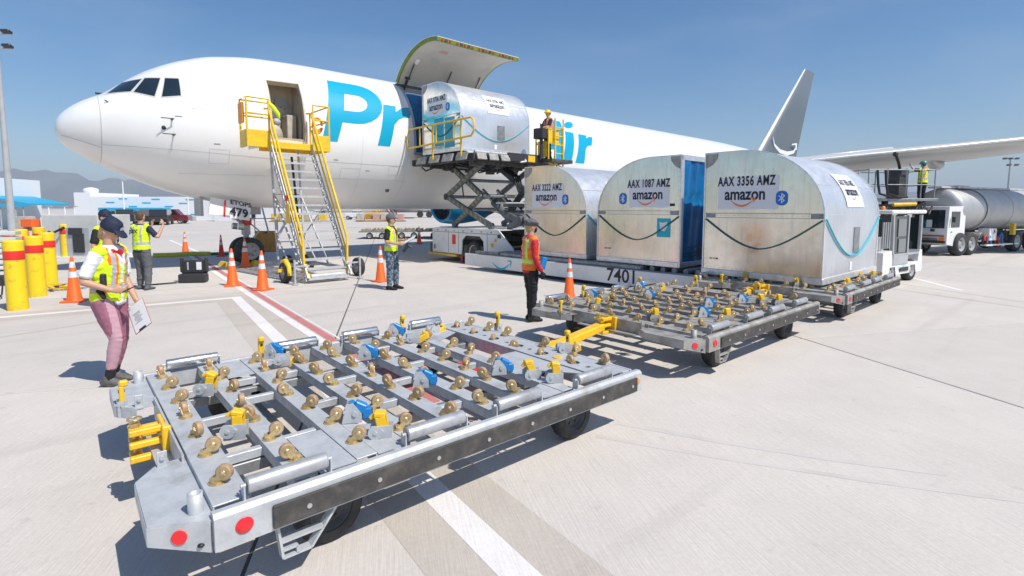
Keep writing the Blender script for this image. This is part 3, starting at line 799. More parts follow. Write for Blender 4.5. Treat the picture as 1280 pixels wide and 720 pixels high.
mb.build('latch', ['red metal', 'dark machinery'], door)
rnd = random.Random(5)
def door_decal(nm, s, p, w, h, m):
    vs = [dpt(s - w / 2, p - h / 2, -.158), dpt(s + w / 2, p - h / 2, -.158), dpt(s + w / 2, p + h / 2, -.158), dpt(s - w / 2, p + h / 2, -.158)]
    MB().add(vs, [(0, 1, 2, 3)]).build(nm, m, door)
mk('faded red', (0.55, 0.33, 0.30), .6); mk('faded blue', (0.40, 0.45, 0.46), .6)
door_decal('stencil', 11.0, ph0 + .50, .42, .05, 'faded red'); door_decal('stencil', 11.0, ph0 + .45, .30, .04, 'faded red')
door_decal('placard', 11.0, ph0 + .74, .38, .10, 'faded blue'); door_decal('placard', 10.35, ph0 + .85, .16, .12, 'sticker pale')
mb = MB()
for s_ in (CAR[0] + .35, 12.0, CAR[1] - .3):
    a = dpt(s_, ph1 - .12, -.17); b_ = Vector((s_, hinge.y - .1, hinge.z - .12)); mb.bar(a, b_, .07, .05); mb.cyl(a + Vector((-.1, 0, 0)), a + Vector((.1, 0, 0)), .05, 8)
    mb.bar(dpt(s_, ph1 - .42, -.17), b_ + Vector((0, 0, -.05)), .035, .035)
mb.box((11.8, hinge.y - .06, hinge.z - .02), (3.7, .12, .10)); mb.build('hinge_fitting', 'dark machinery', door)
# surround of the opening: slightly darker sunk panel in front of the door
# wings
def wing(sgn, nm, parent):
    mb = MB(); st = []
    # (span y, leading edge x, chord, z, thickness)
    for y, le, ch_, z, th_ in [(1.6, 17.2, 9.6, 2.75, 1.15), (4, 18.8, 8.0, 3.0, .9), (7, 20.9, 6.6, 3.24, .86), (12, 24.3, 5.3, 3.80, .66), (17, 27.7, 4.0, 4.38, .48), (21, 30.4, 2.9, 4.88, .34), (22.4, 31.6, 2.2, 5.05, .24)]: st.append((y, le, ch_, z, th_))
    n = 12; vs = []
    prof = [(0, 0), (.02, .25), (.08, .42), (.2, .56), (.38, .6), (.62, .48), (.85, .2), (1, .02), (.85, -.05), (.6, -.28), (.35, -.42), (.12, -.36), (.03, -.2)]
    n = len(prof)
    for y, le, ch_, z, th_ in st:
        for a, b_ in prof: vs.append((le + a * ch_, -sgn * y, z + b_ * th_ + (0.5 - a) * .05 * ch_))
    fs = [tuple(range(n))] + [tuple((len(st) - 1) * n + i for i in reversed(range(n)))]
    for k in range(len(st) - 1):
        for i in range(n): fs.append((k * n + i, k * n + (i + 1) % n, (k + 1) * n + (i + 1) % n, (k + 1) * n + i))
    mb.add(vs, fs, 0, True); o = mb.build(nm, 'wing grey', parent)
    mb = MB()
    for y, le, z in ((6.0, 25.6, 2.85), (10.2, 27.7, 3.35), (14.6, 29.6, 3.9)):
        pts = [(le - 1.6, -sgn * y, z + .15), (le - .6, -sgn * y, z - .08), (le + .6, -sgn * y, z - .05), (le + 1.6, -sgn * y, z + .1), (le + 2.2, -sgn * y, z + .2)]
        mb.tube(pts, [.06, .2, .22, .14, .04], 10)
    mb.build('flap_fairing', 'wing grey', o)
    mb = MB(); le_ = [(18.6, 3.8, 3.04), (24.2, 12, 3.98), (27.6, 17, 4.52), (30.3, 21, 4.98)]
    mb.tube([(a + .0, -sgn * b_, c + .0) for a, b_, c in le_], [.09, .07, .06, .05], 8); mb.build('leading_edge_slat', 'aluminium trim', o)
    return o
wp = wing(1, 'wing', plane); wing(-1, 'wing', plane)
mb = MB(); mb.ball((21.5, 0, 2.35), (6.5, 2.5, 1.2), 28); mb.build('wing_fairing', 'aircraft white', plane)
for sg in (1, -1):
    c = Vector((17.3, -sg * 6.6, 2.22)); mb = MB()
    mb.lathe([(1.02, .1), (1.12, 0), (1.22, .15), (1.28, .7), (1.27, 1.6), (1.15, 2.6), (1.0, 3.2)], c, 'X', 28); e = mb.build('engine_nacelle', 'nacelle blue', plane)
    mb = MB(); mb.lathe([(1.02, .1), (.98, .5), (.95, .9), (.01, .9)], c, 'X', 28); mb.lathe([(.95, 3.2), (.6, 4.2), (.35, 4.9), (.02, 5.0)], c, 'X', 20); mb.build('engine_core', 'dark machinery', e)
    mb = MB()
    for i in range(22):
        a = 2 * PI * i / 22; mb.bar(c + Vector((.7, 0, 0)), c + Vector((.78, .95 * math.cos(a), .95 * math.sin(a))), .02, .13, 0, (math.cos(a + 1), math.sin(a), 1))
    mb.lathe([(.01, .3), (.15, .45), (.25, .7), (.27, .8)], c, 'X', 16, 1); mb.build('fan', ['galvanized dark', 'white paint'], e)
    mb = MB(); mb.box(c + Vector((3.0, 0, 1.2)), (4.2, .3, .5)); mb.build('pylon', 'wing grey', e)
# tail
FT = [V(1006, 87, 0), V(1017.6, 92, 0), V(994.5, 198, 0), V(949, 189, 0)]
def fin_at(u, v):  # u chordwise, v upward
    a = FT[3].lerp(FT[0], v); b_ = FT[2].lerp(FT[1], v); return a.lerp(b_, u)
mb = MB(); n = 9; vs = []; ths = [0, .5, .8, 1, .95, .8, .55, .3, .02]; us = [0, .03, .1, .25, .4, .55, .7, .85, 1]
for v, T_ in ((-.3, .5), (0, .42), (.5, .30), (1, .16)):
    for sg in (1, -1):
        for u, q in zip(us, ths):
            p = fin_at(u, v); vs.append((p.x, sg * T_ * q, p.z))
for k in range(3):
    for sg in (0, 1):
        o0, o1 = k * 18 + sg * 9, (k + 1) * 18 + sg * 9
        for i in range(8): mb_f = (o0 + i, o0 + i + 1, o1 + i + 1, o1 + i); mb.f.append(mb_f); mb.m.append(0); mb.sm.append(True)
mb.v = [tuple(v) for v in vs]
mb.f.append(tuple(54 + i for i in range(9)) + tuple(54 + 9 + i for i in reversed(range(9)))); mb.m.append(0); mb.sm.append(False)
fin = mb.build('tail_fin', 'fin grey', plane)
mb = MB(); pts = [fin_at(-.005, v) for v in (-.1, .2, .5, .8, 1.0)]; mb.tube(pts, [.19, .16, .13, .1, .07], 8); mb.build('fin_leading_edge', 'aircraft white', fin)
p0 = [V(*q, -.42) for q in ((966.5, 171), (968, 181), (975, 189), (984, 192), (992, 190), (995.5, 184))]
def taper(pts, ws): 
    L_, R_ = [], []
    for i, p in enumerate(pts):
        d = (pts[min(i + 1, len(pts) - 1)] - pts[max(i - 1, 0)]); d = Vector((d.x, 0, d.z)).normalized(); nn = Vector((-d.z, 0, d.x))
        L_.append(p + nn * ws[i]); R_.append(p - nn * ws[i])
    return L_ + R_, [(i, i + 1, len(pts) + i + 1, len(pts) + i) for i in range(len(pts) - 1)]
mb = MB(); v_, f_ = taper(p0, [.03, .12, .18, .19, .14, .08]); mb.add([(p.x, p.y, p.z) for p in v_], f_)
ar = [V(*q, -.43) for q in ((989.5, 181.6), (990.5, 179.6), (996.3, 179), (996, 187.5), (994.3, 187.2), (994.6, 181.2), (991, 181.3))]
mb.add(ar, [(0, 1, 2, 5, 6), (2, 3, 4, 5)]); mb.build('curved_arrow_logo', 'aircraft white', fin)
for sg in (1, -1):
    mb = MB(); vs = []
    for y, le, ch_, z in ((1.0, 44.5, 5.2, 5.7), (8.6, 50.2, 1.9, 6.6)):
        for a, b_ in ((0, 0), (.1, .12), (.4, .16), (1, 0), (.4, -.12), (.1, -.1)): vs.append((le + a * ch_, -sg * y, z + b_ * 1.4))
    mb.add(vs, [tuple(range(6)), tuple(reversed(range(6, 12)))] + [(i, (i + 1) % 6, 6 + (i + 1) % 6, 6 + i) for i in range(6)], 0, True); mb.build('tailplane', 'wing grey', plane)
# nose gear
def wheel(parent, c, r, w, axis='Y', rim='rim grey', name='wheel', n=28, hub=.55):
    mb = MB(); mb.lathe([(r * .62, -w / 2), (r * .92, -w / 2), (r, -w * .28), (r, w * .28), (r * .92, w / 2), (r * .62, w / 2)], c, axis, n)
    o = mb.build(name, 'rubber', parent)
    mb = MB(); mb.lathe([(.001, -w * .3), (r * .2, -w * .32), (r * .25, -w * .2), (r * .5, -w * .22), (r * .6, -w * .46), (r * .64, -w * .46), (r * .64, w * .46), (r * .6, w * .46), (r * .5, w * .22), (r * .25, w * .2), (r * .2, w * .32), (.001, w * .3)], c, axis, n)
    for i in range(6):
        a = 2 * PI * i / 6; q = Vector((r * .36 * math.cos(a), 0, r * .36 * math.sin(a))) if axis == 'Y' else Vector((0, r * .36 * math.cos(a), r * .36 * math.sin(a)))
        e = Vector((0, w * .28, 0)) if axis == 'Y' else Vector((w * .28, 0, 0)); mb.cyl(Vector(c) + q - e, Vector(c) + q + e, r * .05, 6, None, 1)
    mb.build('rim', [rim, 'dark machinery'], o); return o
ng = MB(); gx = 4.72
ng.cyl((gx, 0, .48), (gx, 0, 2.4), .09, 14); ng.cyl((gx, 0, 1.0), (gx, 0, 2.3), .14, 14); ng.cyl((gx, -.36, .46), (gx, .36, .46), .07, 12)
ng.bar((gx + .12, 0, .75), (gx + .42, 0, 1.12), .06, .04); ng.bar((gx + .42, 0, 1.12), (gx + .1, 0, 1.42), .06, .04); ng.cyl((gx - .1, -.2, 1.25), (gx - .1, .2, 1.25), .09, 10)
ng.cyl((gx - .9, 0, 2.2), (gx - .05, 0, 1.3), .05, 8); ng = ng.build('nose_gear_strut', 'grey paint', plane)
mb = MB(); mb.cyl((gx - .18, -.38, 1.28), (gx - .34, -.38, 1.30), .11, 12); mb.cyl((gx - .18, .3, 1.28), (gx - .34, .3, 1.30), .11, 12); mb.box((gx - .02, -.22, 1.45), (.25, .2, .25), None, 1, .02); mb.build('taxi_light', ['bolt steel', 'red metal'], ng)
for y in (-.30, .30): wheel(ng, (gx, y, .46), .46, .3)
gd = [V(*q, -1.02) for q in ((263.5, 246.5), (314, 256), (312, 276), (260.5, 267.5))]
mb = MB(); mb.add(gd + [p + Vector((0, .05, 0)) for p in gd], [(0, 1, 2, 3), (7, 6, 5, 4), (0, 4, 5, 1), (1, 5, 6, 2), (2, 6, 7, 3), (3, 7, 4, 0)])
gdo = mb.build('nose_gear_door', 'aircraft white', plane)
g2 = MB(); g2.box((gd[3].x - .06, -.1, 1.95), (.08, .85, .6)); g2.box((gx, .5, 1.9), (1.3, .04, .45)); g2.build('nose_gear_door', 'grey paint', plane)
xd = (gd[1] - gd[0]).normalized(); yd = Vector((0, 0, 1))
def on_gear(px, py): return V(px, py, -1.05)
st_ = [on_gear(280.4, 250), on_gear(282.6, 250.3), on_gear(281.6, 271.4), on_gear(279.4, 271)]
MB().add([p - Vector((0, .006, 0)) for p in st_], [(0, 1, 2, 3)]).build('red_line', 'red stripe', gdo)
decal('lettering', text2d('479', .36, .012, 1.0), on_gear(299, 266), xd, yd, 'navy lettering', gdo, .012)
decal('lettering', text2d('ETOPS', .19, .006, 1.15), on_gear(301, 254.8), xd, yd, 'navy lettering', gdo, .012)
# main gear far behind
mb = MB()
for sg in (1, -1):
    mb.cyl((24.2, sg * 4.3, .6), (24.2, sg * 4.1, 2.8), .16, 12)
mg = mb.build('main_gear_leg', 'grey paint', plane)
for sg in (1, -1):
    for dx in (-.65, .65):
        for dy in (-.4, .4): wheel(mg, (24.2 + dx, sg * 4.3 + dy, .52), .52, .36)
# ================================================================ CONTAINER DOLLY
def shared(key, fn, cache={}):
    if key not in cache: cache[key] = fn()
    return cache[key]
def caster_meshes():
    f = MB(); r = .042
    f.cyl((0, 0, 0), (0, 0, .006), .042, 16); f.cyl((0, 0, .006), (0, 0, .016), .034, 14)
    for y in (-.021, .021):
        f.add([(-.028, y - .003, .014), (.026, y - .003, .014), (.054, y - .003, .050), (.036, y - .003, .068), (-.028, y + .003, .014), (.026, y + .003, .014), (.054, y + .003, .050), (.036, y + .003, .068)],
              [(0, 1, 2, 3), (7, 6, 5, 4), (0, 4, 5, 1), (1, 5, 6, 2), (2, 6, 7, 3), (3, 7, 4, 0)])
    f.box((-.006, 0, .022), (.044, .044, .016)); f.cyl((.040, -.030, .056), (.040, .030, .056), .009, 8)
    w = MB(); w.lathe([(.010, -.018), (.034, -.018), (.040, -.017), (r, -.012), (r, .012), (.040, .017), (.034, .018), (.010, .018)], (.040, 0, .056), 'Y', 18, [1, 0, 0, 0, 0, 0, 1])
    w.lathe([(.001, -.020), (.017, -.020), (.017, .020), (.001, .020)], (.040, 0, .056), 'Y', 10, 1)
    return f.mesh('caster_fork', 'zinc yellow'), w.mesh('caster_wheel', ['caster tread', 'zinc yellow'])
CF, CW = caster_meshes()
def plate(name, outline, holes, z, th, m, parent):
    v, f = flat2d([outline] + holes, extrude=th / 2)
    me = bpy.data.meshes.new(name); me.from_pydata([(p.x, p.y, p.z + z - th / 2) for p in v], [], f); me.materials.append(M[m])
    bm = bmesh.new(); bm.from_mesh(me); bmesh.ops.remove_doubles(bm, verts=bm.verts, dist=1e-5); bmesh.ops.recalc_face_normals(bm, faces=bm.faces); bm.to_mesh(me); bm.free()
    return link(name, me, parent)
GS, GD = 'galvanized steel', 'galvanized dark'
DL, DW, DZ = 3.25, 2.64, .50
def roller(parent, x0, x1, y, z=.562):
    mb = MB(); mb.lathe([(.012, x0), (.040, x0), (.042, x0 + .006), (.042, x1 - .006), (.040, x1), (.012, x1)], (0, y, z), 'X', 20); o = mb.build('roller', 'chrome roller' if y > 1 else 'roller steel', parent)
    mb = MB()
    for x in (x0 - .016, x1 + .016):
        mb.box((x, y, z - .033), (.008, .055, .075), None, 0); mb.cyl((x, y - .0275, z), (x, y + .0275, z), .0, 4) if 0 else None
        mb.cyl((x - .012, y, z), (x + .012, y, z), .012, 8, None, 0)
    mb.build('roller_bracket', GS, o)
def clamp_blue(parent, x, y, z, rot):
    g = MB()
    for s in (-.032, .032):
        g.add([(-.055, s - .004, 0), (.06, s - .004, 0), (.06, s - .004, .045), (.01, s - .004, .105), (-.03, s - .004, .10), (-.055, s + .004, 0), (.06, s + .004, 0), (.06, s + .004, .045), (.01, s + .004, .105), (-.03, s + .004, .10)],
              [(0, 1, 2, 3, 4), (9, 8, 7, 6, 5), (0, 5, 6, 1), (1, 6, 7, 2), (2, 7, 8, 3), (3, 8, 9, 4), (4, 9, 5, 0)])
    g.cyl((.02, -.045, .05), (.02, .045, .05), .014, 10); g.cyl((-.04, -.04, .06), (-.04, .04, .06), .008, 8)
    o = g.build('blue_lock', GS, parent, (x, y, z), rot)
    b = MB(); b.box((.05, 0, .075), (.07, .05, .05), Matrix.Rotation(R(25), 3, 'Y'), 0, .006); b.box((.088, 0, .04), (.055, .048, .06), None, 0, .006); b.box((.117, 0, .042), (.006, .028, .036), None, 1)
    b.cyl((.0, -.026, .09), (.0, .026, .09), .018, 10); b.build('pawl', ['blue paint', 'black'], o); return o
def clamp_yellow(parent, x, y, z, rot, tilt=0):
    g = MB(); g.box((0, .03, .03), (.10, .008, .08)); g.box((0, -.03, .03), (.10, .008, .08)); g.cyl((0, -.042, .04), (0, .042, .04), .013, 10)
    g.cyl((-.028, -.041, .038), (-.028, -.036, .038), .036, 18, None, 0, False); g.cyl((-.028, .036, .038), (-.028, .041, .038), .036, 18, None, 0, False); g.cyl((-.028, -.046, .038), (-.028, .046, .038), .010, 8)
    o = g.build('yellow_lock', GS, parent, (x, y, z), rot)
    b = MB(); T = Matrix.Rotation(R(tilt), 3, 'Y')
    b.box(T @ Vector((-.004, 0, .068)), (.022, .052, .115), T, 0, .005); b.box(T @ Vector((.012, 0, .124)), (.058, .056, .026), T @ Matrix.Rotation(R(14), 3, 'Y'), 0, .006)
    for s_ in (-.027, .027): b.box(T @ Vector((.014, s_, .070)), (.046, .007, .085), T, 0, .003)
    b.box(T @ Vector((-.024, 0, .118)), (.035, .03, .02), T @ Matrix.Rotation(R(-30), 3, 'Y'), 0, .004)
    b.box(T @ Vector((.017, 0, .06)), (.01, .03, .06), T, 0, .003)
    c = T @ Vector((.0165, 0, .088)); b.cyl(c, c + T @ Vector((.006, 0, 0)), .012, 10, None, 1)
    b.build('pawl', ['yellow paint', 'green'], o); return o
def post_yellow(parent, x, y, z, rot):
    "upright folding end stop"
    g = MB(); g.box((0, .035, -.03), (.06, .008, .12)); g.box((0, -.035, -.03), (.06, .008, .12)); g.cyl((0, -.05, 0), (0, .05, 0), .014, 10)
    o = g.build('end_stop', GS, parent, (x, y, z), rot)
    b = MB(); b.box((0, 0, .06), (.032, .05, .15), None, 0, .008); b.box((.014, 0, .15), (.055, .052, .045), None, 0, .012); b.cyl((-.02, 0, .095), (.0201, 0, .095), .012, 10, None, 1)
    b.build('stop_arm', ['yellow paint', 'black'], o); return o

def make_dolly(label):
    t = thing('container_dolly', label, 'dolly')
    rnd = random.Random(3)
    # frame: cross beams (flanged channels) that carry the casters
    cols = [.10, .45, .79, 1.12, 1.45, 1.79, 2.12, 2.45]
    def channel(mb, a, b, w, h, th=.008):
        "open channel lying on its back: top web + two flanges"
        a = Vector(a); b = Vector(b); d = (b - a).normalized(); n = Vector((-d.y, d.x, 0)); up = Vector((0, 0, 1))
        mb.bar(a - up * th / 2, b - up * th / 2, w, th, 0, (0, 0, 1), .002)
        for s in (-1, 1):
            o = n * s * (w / 2 - th / 2) - up * (h / 2 + th * .5 + .0005); mb.bar(a + o, b + o, th, h - th)
    for x in cols:
        y1 = DW - .06; y0 = .03
        mb = MB(); channel(mb, (x, y0, DZ), (x, y1, DZ), .122 if x > .2 else .17, .07); mb.build('cross_beam', GS, t)
    # short ties between the beams
    for (x0, x1), ys in zip(zip(cols, cols[1:]), ((.62, 1.30, 2.0), (.66, 1.55, 2.04), (1.12, 2.0), (.80, 1.52), (.45, 1.18, 1.85), (.80, 1.52, 2.2), (1.15, 1.85))):
        for y in ys:
            mb = MB(); mb.box(((x0 + x1) / 2, y, DZ - .055), (x1 - x0 - .112, .05, .055), None, 0, .004); mb.build('tie_bar', GS, t)
    # filler plates
    def pl(pts, z=DZ - .004): return plate('deck_plate', pts, [], z, .006, GS, t)
    pl([(.52, .02), (.725, .02), (.725, .56), (.52, .56)]); pl([(.855, .02), (1.055, .02), (1.055, .40), (.855, .56)])
    pl([(.52, 2.06), (.725, 2.06), (.725, 2.57), (.52, 2.57)]); pl([(.855, 2.22), (1.055, 2.22), (1.055, 2.57), (.855, 2.57)])
    pl([(2.19, .03), (2.385, .03), (2.385, .28), (2.19, .20)]); pl([(2.52, .66), (2.86, .20), (2.86, 1.12), (2.52, 1.12)]); pl([(2.19, 2.15), (2.385, 2.05), (2.385, 2.57), (2.19, 2.57)]); pl([(2.52, 1.95), (2.86, 2.15), (2.86, 2.57), (2.52, 2.57)])
    # perforated beam at the towing end
    hb = [(2.875, .03), (3.115, .03), (3.115, 2.57), (2.875, 2.57)]
    big = [.48, .88, 1.24, 1.63, 2.0, 2.36]; small = [.31, 1.07, 1.42, 1.80, 2.18]
    plate('perforated_plate', hb, [circ2(.058, 3.0, y, 20) for y in big] + [circ2(.026, 3.0, y, 12) for y in small], DZ + .002, .008, GS, t)
    mb = MB()
    for x in (2.89, 3.11): mb.box((x, 1.30, DZ - .07), (.01, 2.54, .125))
    mb.build('beam_flange', GS, t)
    MB().cyl((3.0, .68, DZ - .002), (3.0, .68, DZ + .010), .045, 18).build('cover_cap', 'yellow paint', t)
    for y in big:
        c = link('caster', CF, t, (3.0, y, DZ - .035), rnd.uniform(0, 6.28)); link('caster_wheel', CW, c)
    for x, w in ((3.18, .09), (3.248, .03)):
        mb = MB(); mb.box((x, 1.30, DZ - .05), (w, 2.54, .085), None, 0, .004); mb.build('end_beam', GS, t)
    # casters
    rows = [.25, .63, .98, 1.33, 1.69, 2.07, 2.40]
    for ci, x in enumerate(cols[:-1]):
        for y in rows:
            c = link('caster', CF, t, (x + rnd.uniform(-.02, .02), y + rnd.uniform(-.015, .015), DZ + .001), rnd.gauss(-.70, .50) + (PI if rnd.random() < .45 else 0)); link('caster_wheel', CW, c)
    for x, ys in ((2.45, (.98, 1.33, 1.65, 2.13)), (3.19, (.30, .65, 1.08, 1.68, 2.0, 2.36))):
        for y in ys: c = link('caster', CF, t, (x, y, DZ + .001), rnd.gauss(-.70, .5)); link('caster_wheel', CW, c)
    # side rails, rollers and bumper strips
    for y, s in ((-.035, -1), (DW - .015, 1)):
        mb = MB(); yy = y
        T = Matrix.Translation((0, yy, 0)) @ Matrix(((0, 0, 1, 0), (1, 0, 0, 0), (0, 1, 0, 0), (0, 0, 0, 1)))
        sec = [(-.035 * s * -1, .30), (-.035 * s * -1 - .0, .505), (.02 * s, .518), (.035 * s, .500), (.035 * s, .285), (.012 * s, .285), (.012 * s, .30)]
        sec = [(-.04 * s, .36), (-.04 * s, .490), (-.022 * s, .503), (.012 * s, .503), (.034 * s, .484), (.034 * s, .328), (.0 * s, .328), (.0 * s, .36)]
        mb.prism(sec, DL + .02, T); rail = mb.build('side_rail', GS, t)
        mb = MB(); mb.box((1.72, yy + s * .0445, .402), (2.94, .018, .118), None, 0, .005); st = mb.build('bumper_strip', 'bumper rubber', rail)
        mb = MB()
        for i in range(8): mb.cyl((.42 + i * .385, yy + s * .05, .402), (.42 + i * .385, yy + s * .060, .402), .013, 10)
        mb.build('bolt', 'bolt steel', st)
        for x0, x1 in ((.16, .55), (1.03, 1.44), (1.72, 2.11), (2.53, 2.92)): roller(t, x0, x1, .012 if s < 0 else DW - .06)
        mb = MB(); mb.lathe([(.001, 0), (.036, 0), (.040, .003 * s), (.038, .006 * s), (.001, .008 * s)], (.125, yy + s * .0345, .412), 'Y', 24); mb.build('red_reflector', 'red reflector', rail)
        mb = MB(); mb.lathe([(.001, 0), (.028, 0), (.030, .003 * s), (.028, .006 * s), (.001, .008 * s)], (DL - .04, yy + s * .0345, .42), 'Y', 20); mb.build('orange_reflector', 'orange reflector', rail)
    # hitch-end corner wings
    for s in (0, 1):
        f = (lambda y: y) if s == 0 else (lambda y: DW - .05 - y)
        out = [(-.005, f(-.03)), (-.235, f(.10)), (-.235, f(.60)), (-.12, f(.76)), (-.005, f(.76))]
        plate('corner_plate', [(.03, out[0][1])] + out[:4] + [(.03, out[4][1])], [], .470, .008, GS, t)
        mb = MB()
        for a, b, za, zb in ((out[0], out[1], .315, .375), (out[1], out[2], .375, .39), (out[2], out[3], .39, .39)):
            d_ = Vector((b[0] - a[0], b[1] - a[1], 0)).normalized(); n_ = Vector((-d_.y, d_.x, 0)) * .004
            q = [Vector((a[0], a[1], za)), Vector((b[0], b[1], zb)), Vector((b[0], b[1], .4615)), Vector((a[0], a[1], .4615))]
            mb.add([p - n_ for p in q] + [p + n_ for p in q], [(0, 1, 2, 3), (7, 6, 5, 4), (0, 4, 5, 1), (1, 5, 6, 2), (2, 6, 7, 3), (3, 7, 4, 0)])
        mb.build('skirt', GS, t)
        a = Vector((out[0][0], out[0][1], .400)); b = Vector((out[1][0], out[1][1], .415)); d = (b - a).normalized(); n = Vector((-d.y, d.x, 0)); n = n if n.x < 0 or (n.y < 0) == (s == 0) else -n
        if (n.y < 0) != (s == 0): n = -n
        c = a.lerp(b, .50); MB().cyl(c + n * .004, c + n * .011, .033, 24).build('red_reflector', 'red reflector', t)
        MB().ball(a.lerp(b, .17) + n * .004 + Vector((0, 0, -.045)), (.016, .016, .010), 10).build('drain_slot', 'black', t)
        mb = MB(); q = Vector((-.045, f(.09), .47)); mb.lathe([(.033, 0), (.033, .095), (.024, .095), (.024, .02)], q, 'Z', 20); mb.build('stake_socket', GS, t)
        mb = MB(); mb.box((-.10, f(.72), .50), (.05, .012, .11), None, 0, .004); mb.cyl((-.10, f(.70), .52), (-.10, f(.74), .52), .012, 8); mb.build('lug', GS, t)
    mb = MB(); mb.box((-.004, 1.30, .43), (.012, 1.20, .16)); mb.box((-.05, 1.30, .36), (.10, .9, .012)); mb.build('hitch_plate', GS, t)
    # yellow hitch bracket with its pin
    hx, hy = -.02, 1.32
    mb = MB(); mb.box((hx, hy - .14, .43), (.05, .035, .20), None, 0, .008)
    for z in (.505, .425, .335):
        mb.box((hx - .09, hy - .075, z), (.20, .05, .038), None, 0, .006); mb.box((hx - .15, hy, z), (.07, .15, .022), None, 0, .006)
    mb.box((hx - .01, hy, .42), (.025, .24, .22), None, 0, .006); mb.box((hx - .07, hy + .03, .47), (.09, .05, .07), None, 0, .006); mb.build('hitch_bracket', 'yellow paint', t)
    mb = MB(); mb.cyl((hx - .15, hy, .33), (hx - .15, hy, .56), .016, 12); mb.cyl((hx - .15, hy, .515), (hx - .15, hy, .545), .030, 12)
    mb.tube([(hx - .15 + .038 * math.cos(2 * PI * i / 14), hy + .038 * math.sin(2 * PI * i / 14), .57) for i in range(14)], .006, 6, 0, True); mb.build('hitch_pin', 'zinc yellow', t)
    # drawbar at the other end
    mb = MB(); mb.bar((3.30, 1.25, .36), (4.62, 1.50, .41), .13, .09, 0, (0, 0, 1), .012); mb.bar((3.30, 1.52, .36), (3.80, 1.37, .38), .06, .06, 0, (0, 0, 1), .008)
    mb.box((4.68, 1.51, .41), (.20, .11, .035), .18, 0, .008); mb.bar((3.3, 1.0, .36), (3.3, 1.66, .36), .07, .08, 0, (0, 0, 1), .008); mb.build('drawbar', 'yellow paint', t)
    # under-frame, axles and wheels
    mb = MB()
    for y in (.62, 1.98): mb.box((1.65, y, .375), (3.0, .06, .07), None, 0, .005)
    for x in (.70, 2.72): mb.box((x, 1.30, .22), (.09, 2.0, .07), None, 0, .005); mb.box((x, .62, .30), (.07, .06, .14)); mb.box((x, 1.98, .30), (.07, .06, .14))
    mb.build('under_frame', 'galvanized dark', t)
    for x in (.62, 2.66):
        for y in (.20, 2.40): wheel(t, (x, y, .195), .195, .13, 'Y', 'dark machinery')
    mb = MB(); mb.bar((.35, -.05, .285), (.40, -.05, .12), .006, .045, 0, (0, 1, 0)) if 0 else None
    for y in (0,):
        Tm = Matrix.Translation((0, -.045, 0)) @ Matrix(((1, 0, 0, 0), (0, 0, 1, 0), (0, 1, 0, 0), (0, 0, 0, 1)))
    mb = MB(); fr = [((.28, .325), (.30, .15)), ((.30, .15), (.44, .15)), ((.44, .15), (.58, .325)), ((.295, .235), (.505, .235)), ((.30, .19), (.37, .19)), ((.37, .19), (.37, .15))]
    for a, b in fr: mb.bar((a[0], -.02, a[1]), (b[0], -.02, b[1]), .012, .055, 0, (0, 1, 0))
    mb.build('step', GS, t)
    # locks
    for x, y, r in ((.93, .55, .2), (2.28, .68, .2), (1.62, .84, .15), (1.62, 1.84, .1), (.98, 2.46, -.1), (2.24, 2.46, .1)): clamp_blue(t, x, y, DZ, R(-41) + r)
    for x, y, r, tl in ((.98, .22, -.6, -10), (2.44, .42, -.5, -20), (.30, .83, -.5, 0), (.32, 1.80, -.6, 10), (2.30, 2.12, -.4, 60), (1.0, 2.2, -.3, 70), (3.22, .80, -.4, 70), (2.66, 2.3, .2, 75)): clamp_yellow(t, x, y, DZ - .01, r, tl)
    clamp_yellow(t, 2.50, .22, DZ, -.7, -5)
    for o in list(t.children):
        if o.name.split('.')[0] == 'yellow_lock': o.scale = (1.25, 1.25, 1.2)
        if o.name.split('.')[0] == 'blue_lock': o.scale = (1.1, 1.15, 1.25)
    post_yellow(t, .91, 2.54, DZ + .02, -PI / 2); post_yellow(t, 2.40, 2.54, DZ + .02, -PI / 2); post_yellow(t, 3.36, 2.0, DZ + .02, PI); post_yellow(t, 3.36, .88, DZ + .0, PI)
    post_yellow(t, -.19, 1.98, DZ - .02, 0)
    MB().box((2.72, 1.6, .27), (.5, .35, .004)).build('warning_sticker', 'red stripe', t)
    return t
DG = 'container dollies coupled in a train'
d1 = make_dolly('empty galvanized container dolly nearest the camera, its yellow hitch by the woman in pink leggings')
d1.location = (-1.40, 2.30, 0); d1.rotation_euler = (0, 0, .712); d1['group'] = DG
d2 = copy_thing(d1, (2.10, 5.60, 0), .716, 'empty galvanized container dolly coupled behind the nearest one, in front of the wide silver container', DG)
d3 = copy_thing(d1, (5.42, 8.42, 0), .72, 'container dolly loaded with the largest silver container, behind the white tow tractor', DG)
def weather(o):
    for ch in o.children:
        if ch.data and ch.data.materials and ch.data.materials[0] == M[GS] and ch.name.split('.')[0] not in ('blue_lock',):
            ch.material_slots[0].link = 'OBJECT'; ch.material_slots[0].material = M['weathered steel']
        weather(ch)
weather(d2); weather(d3)

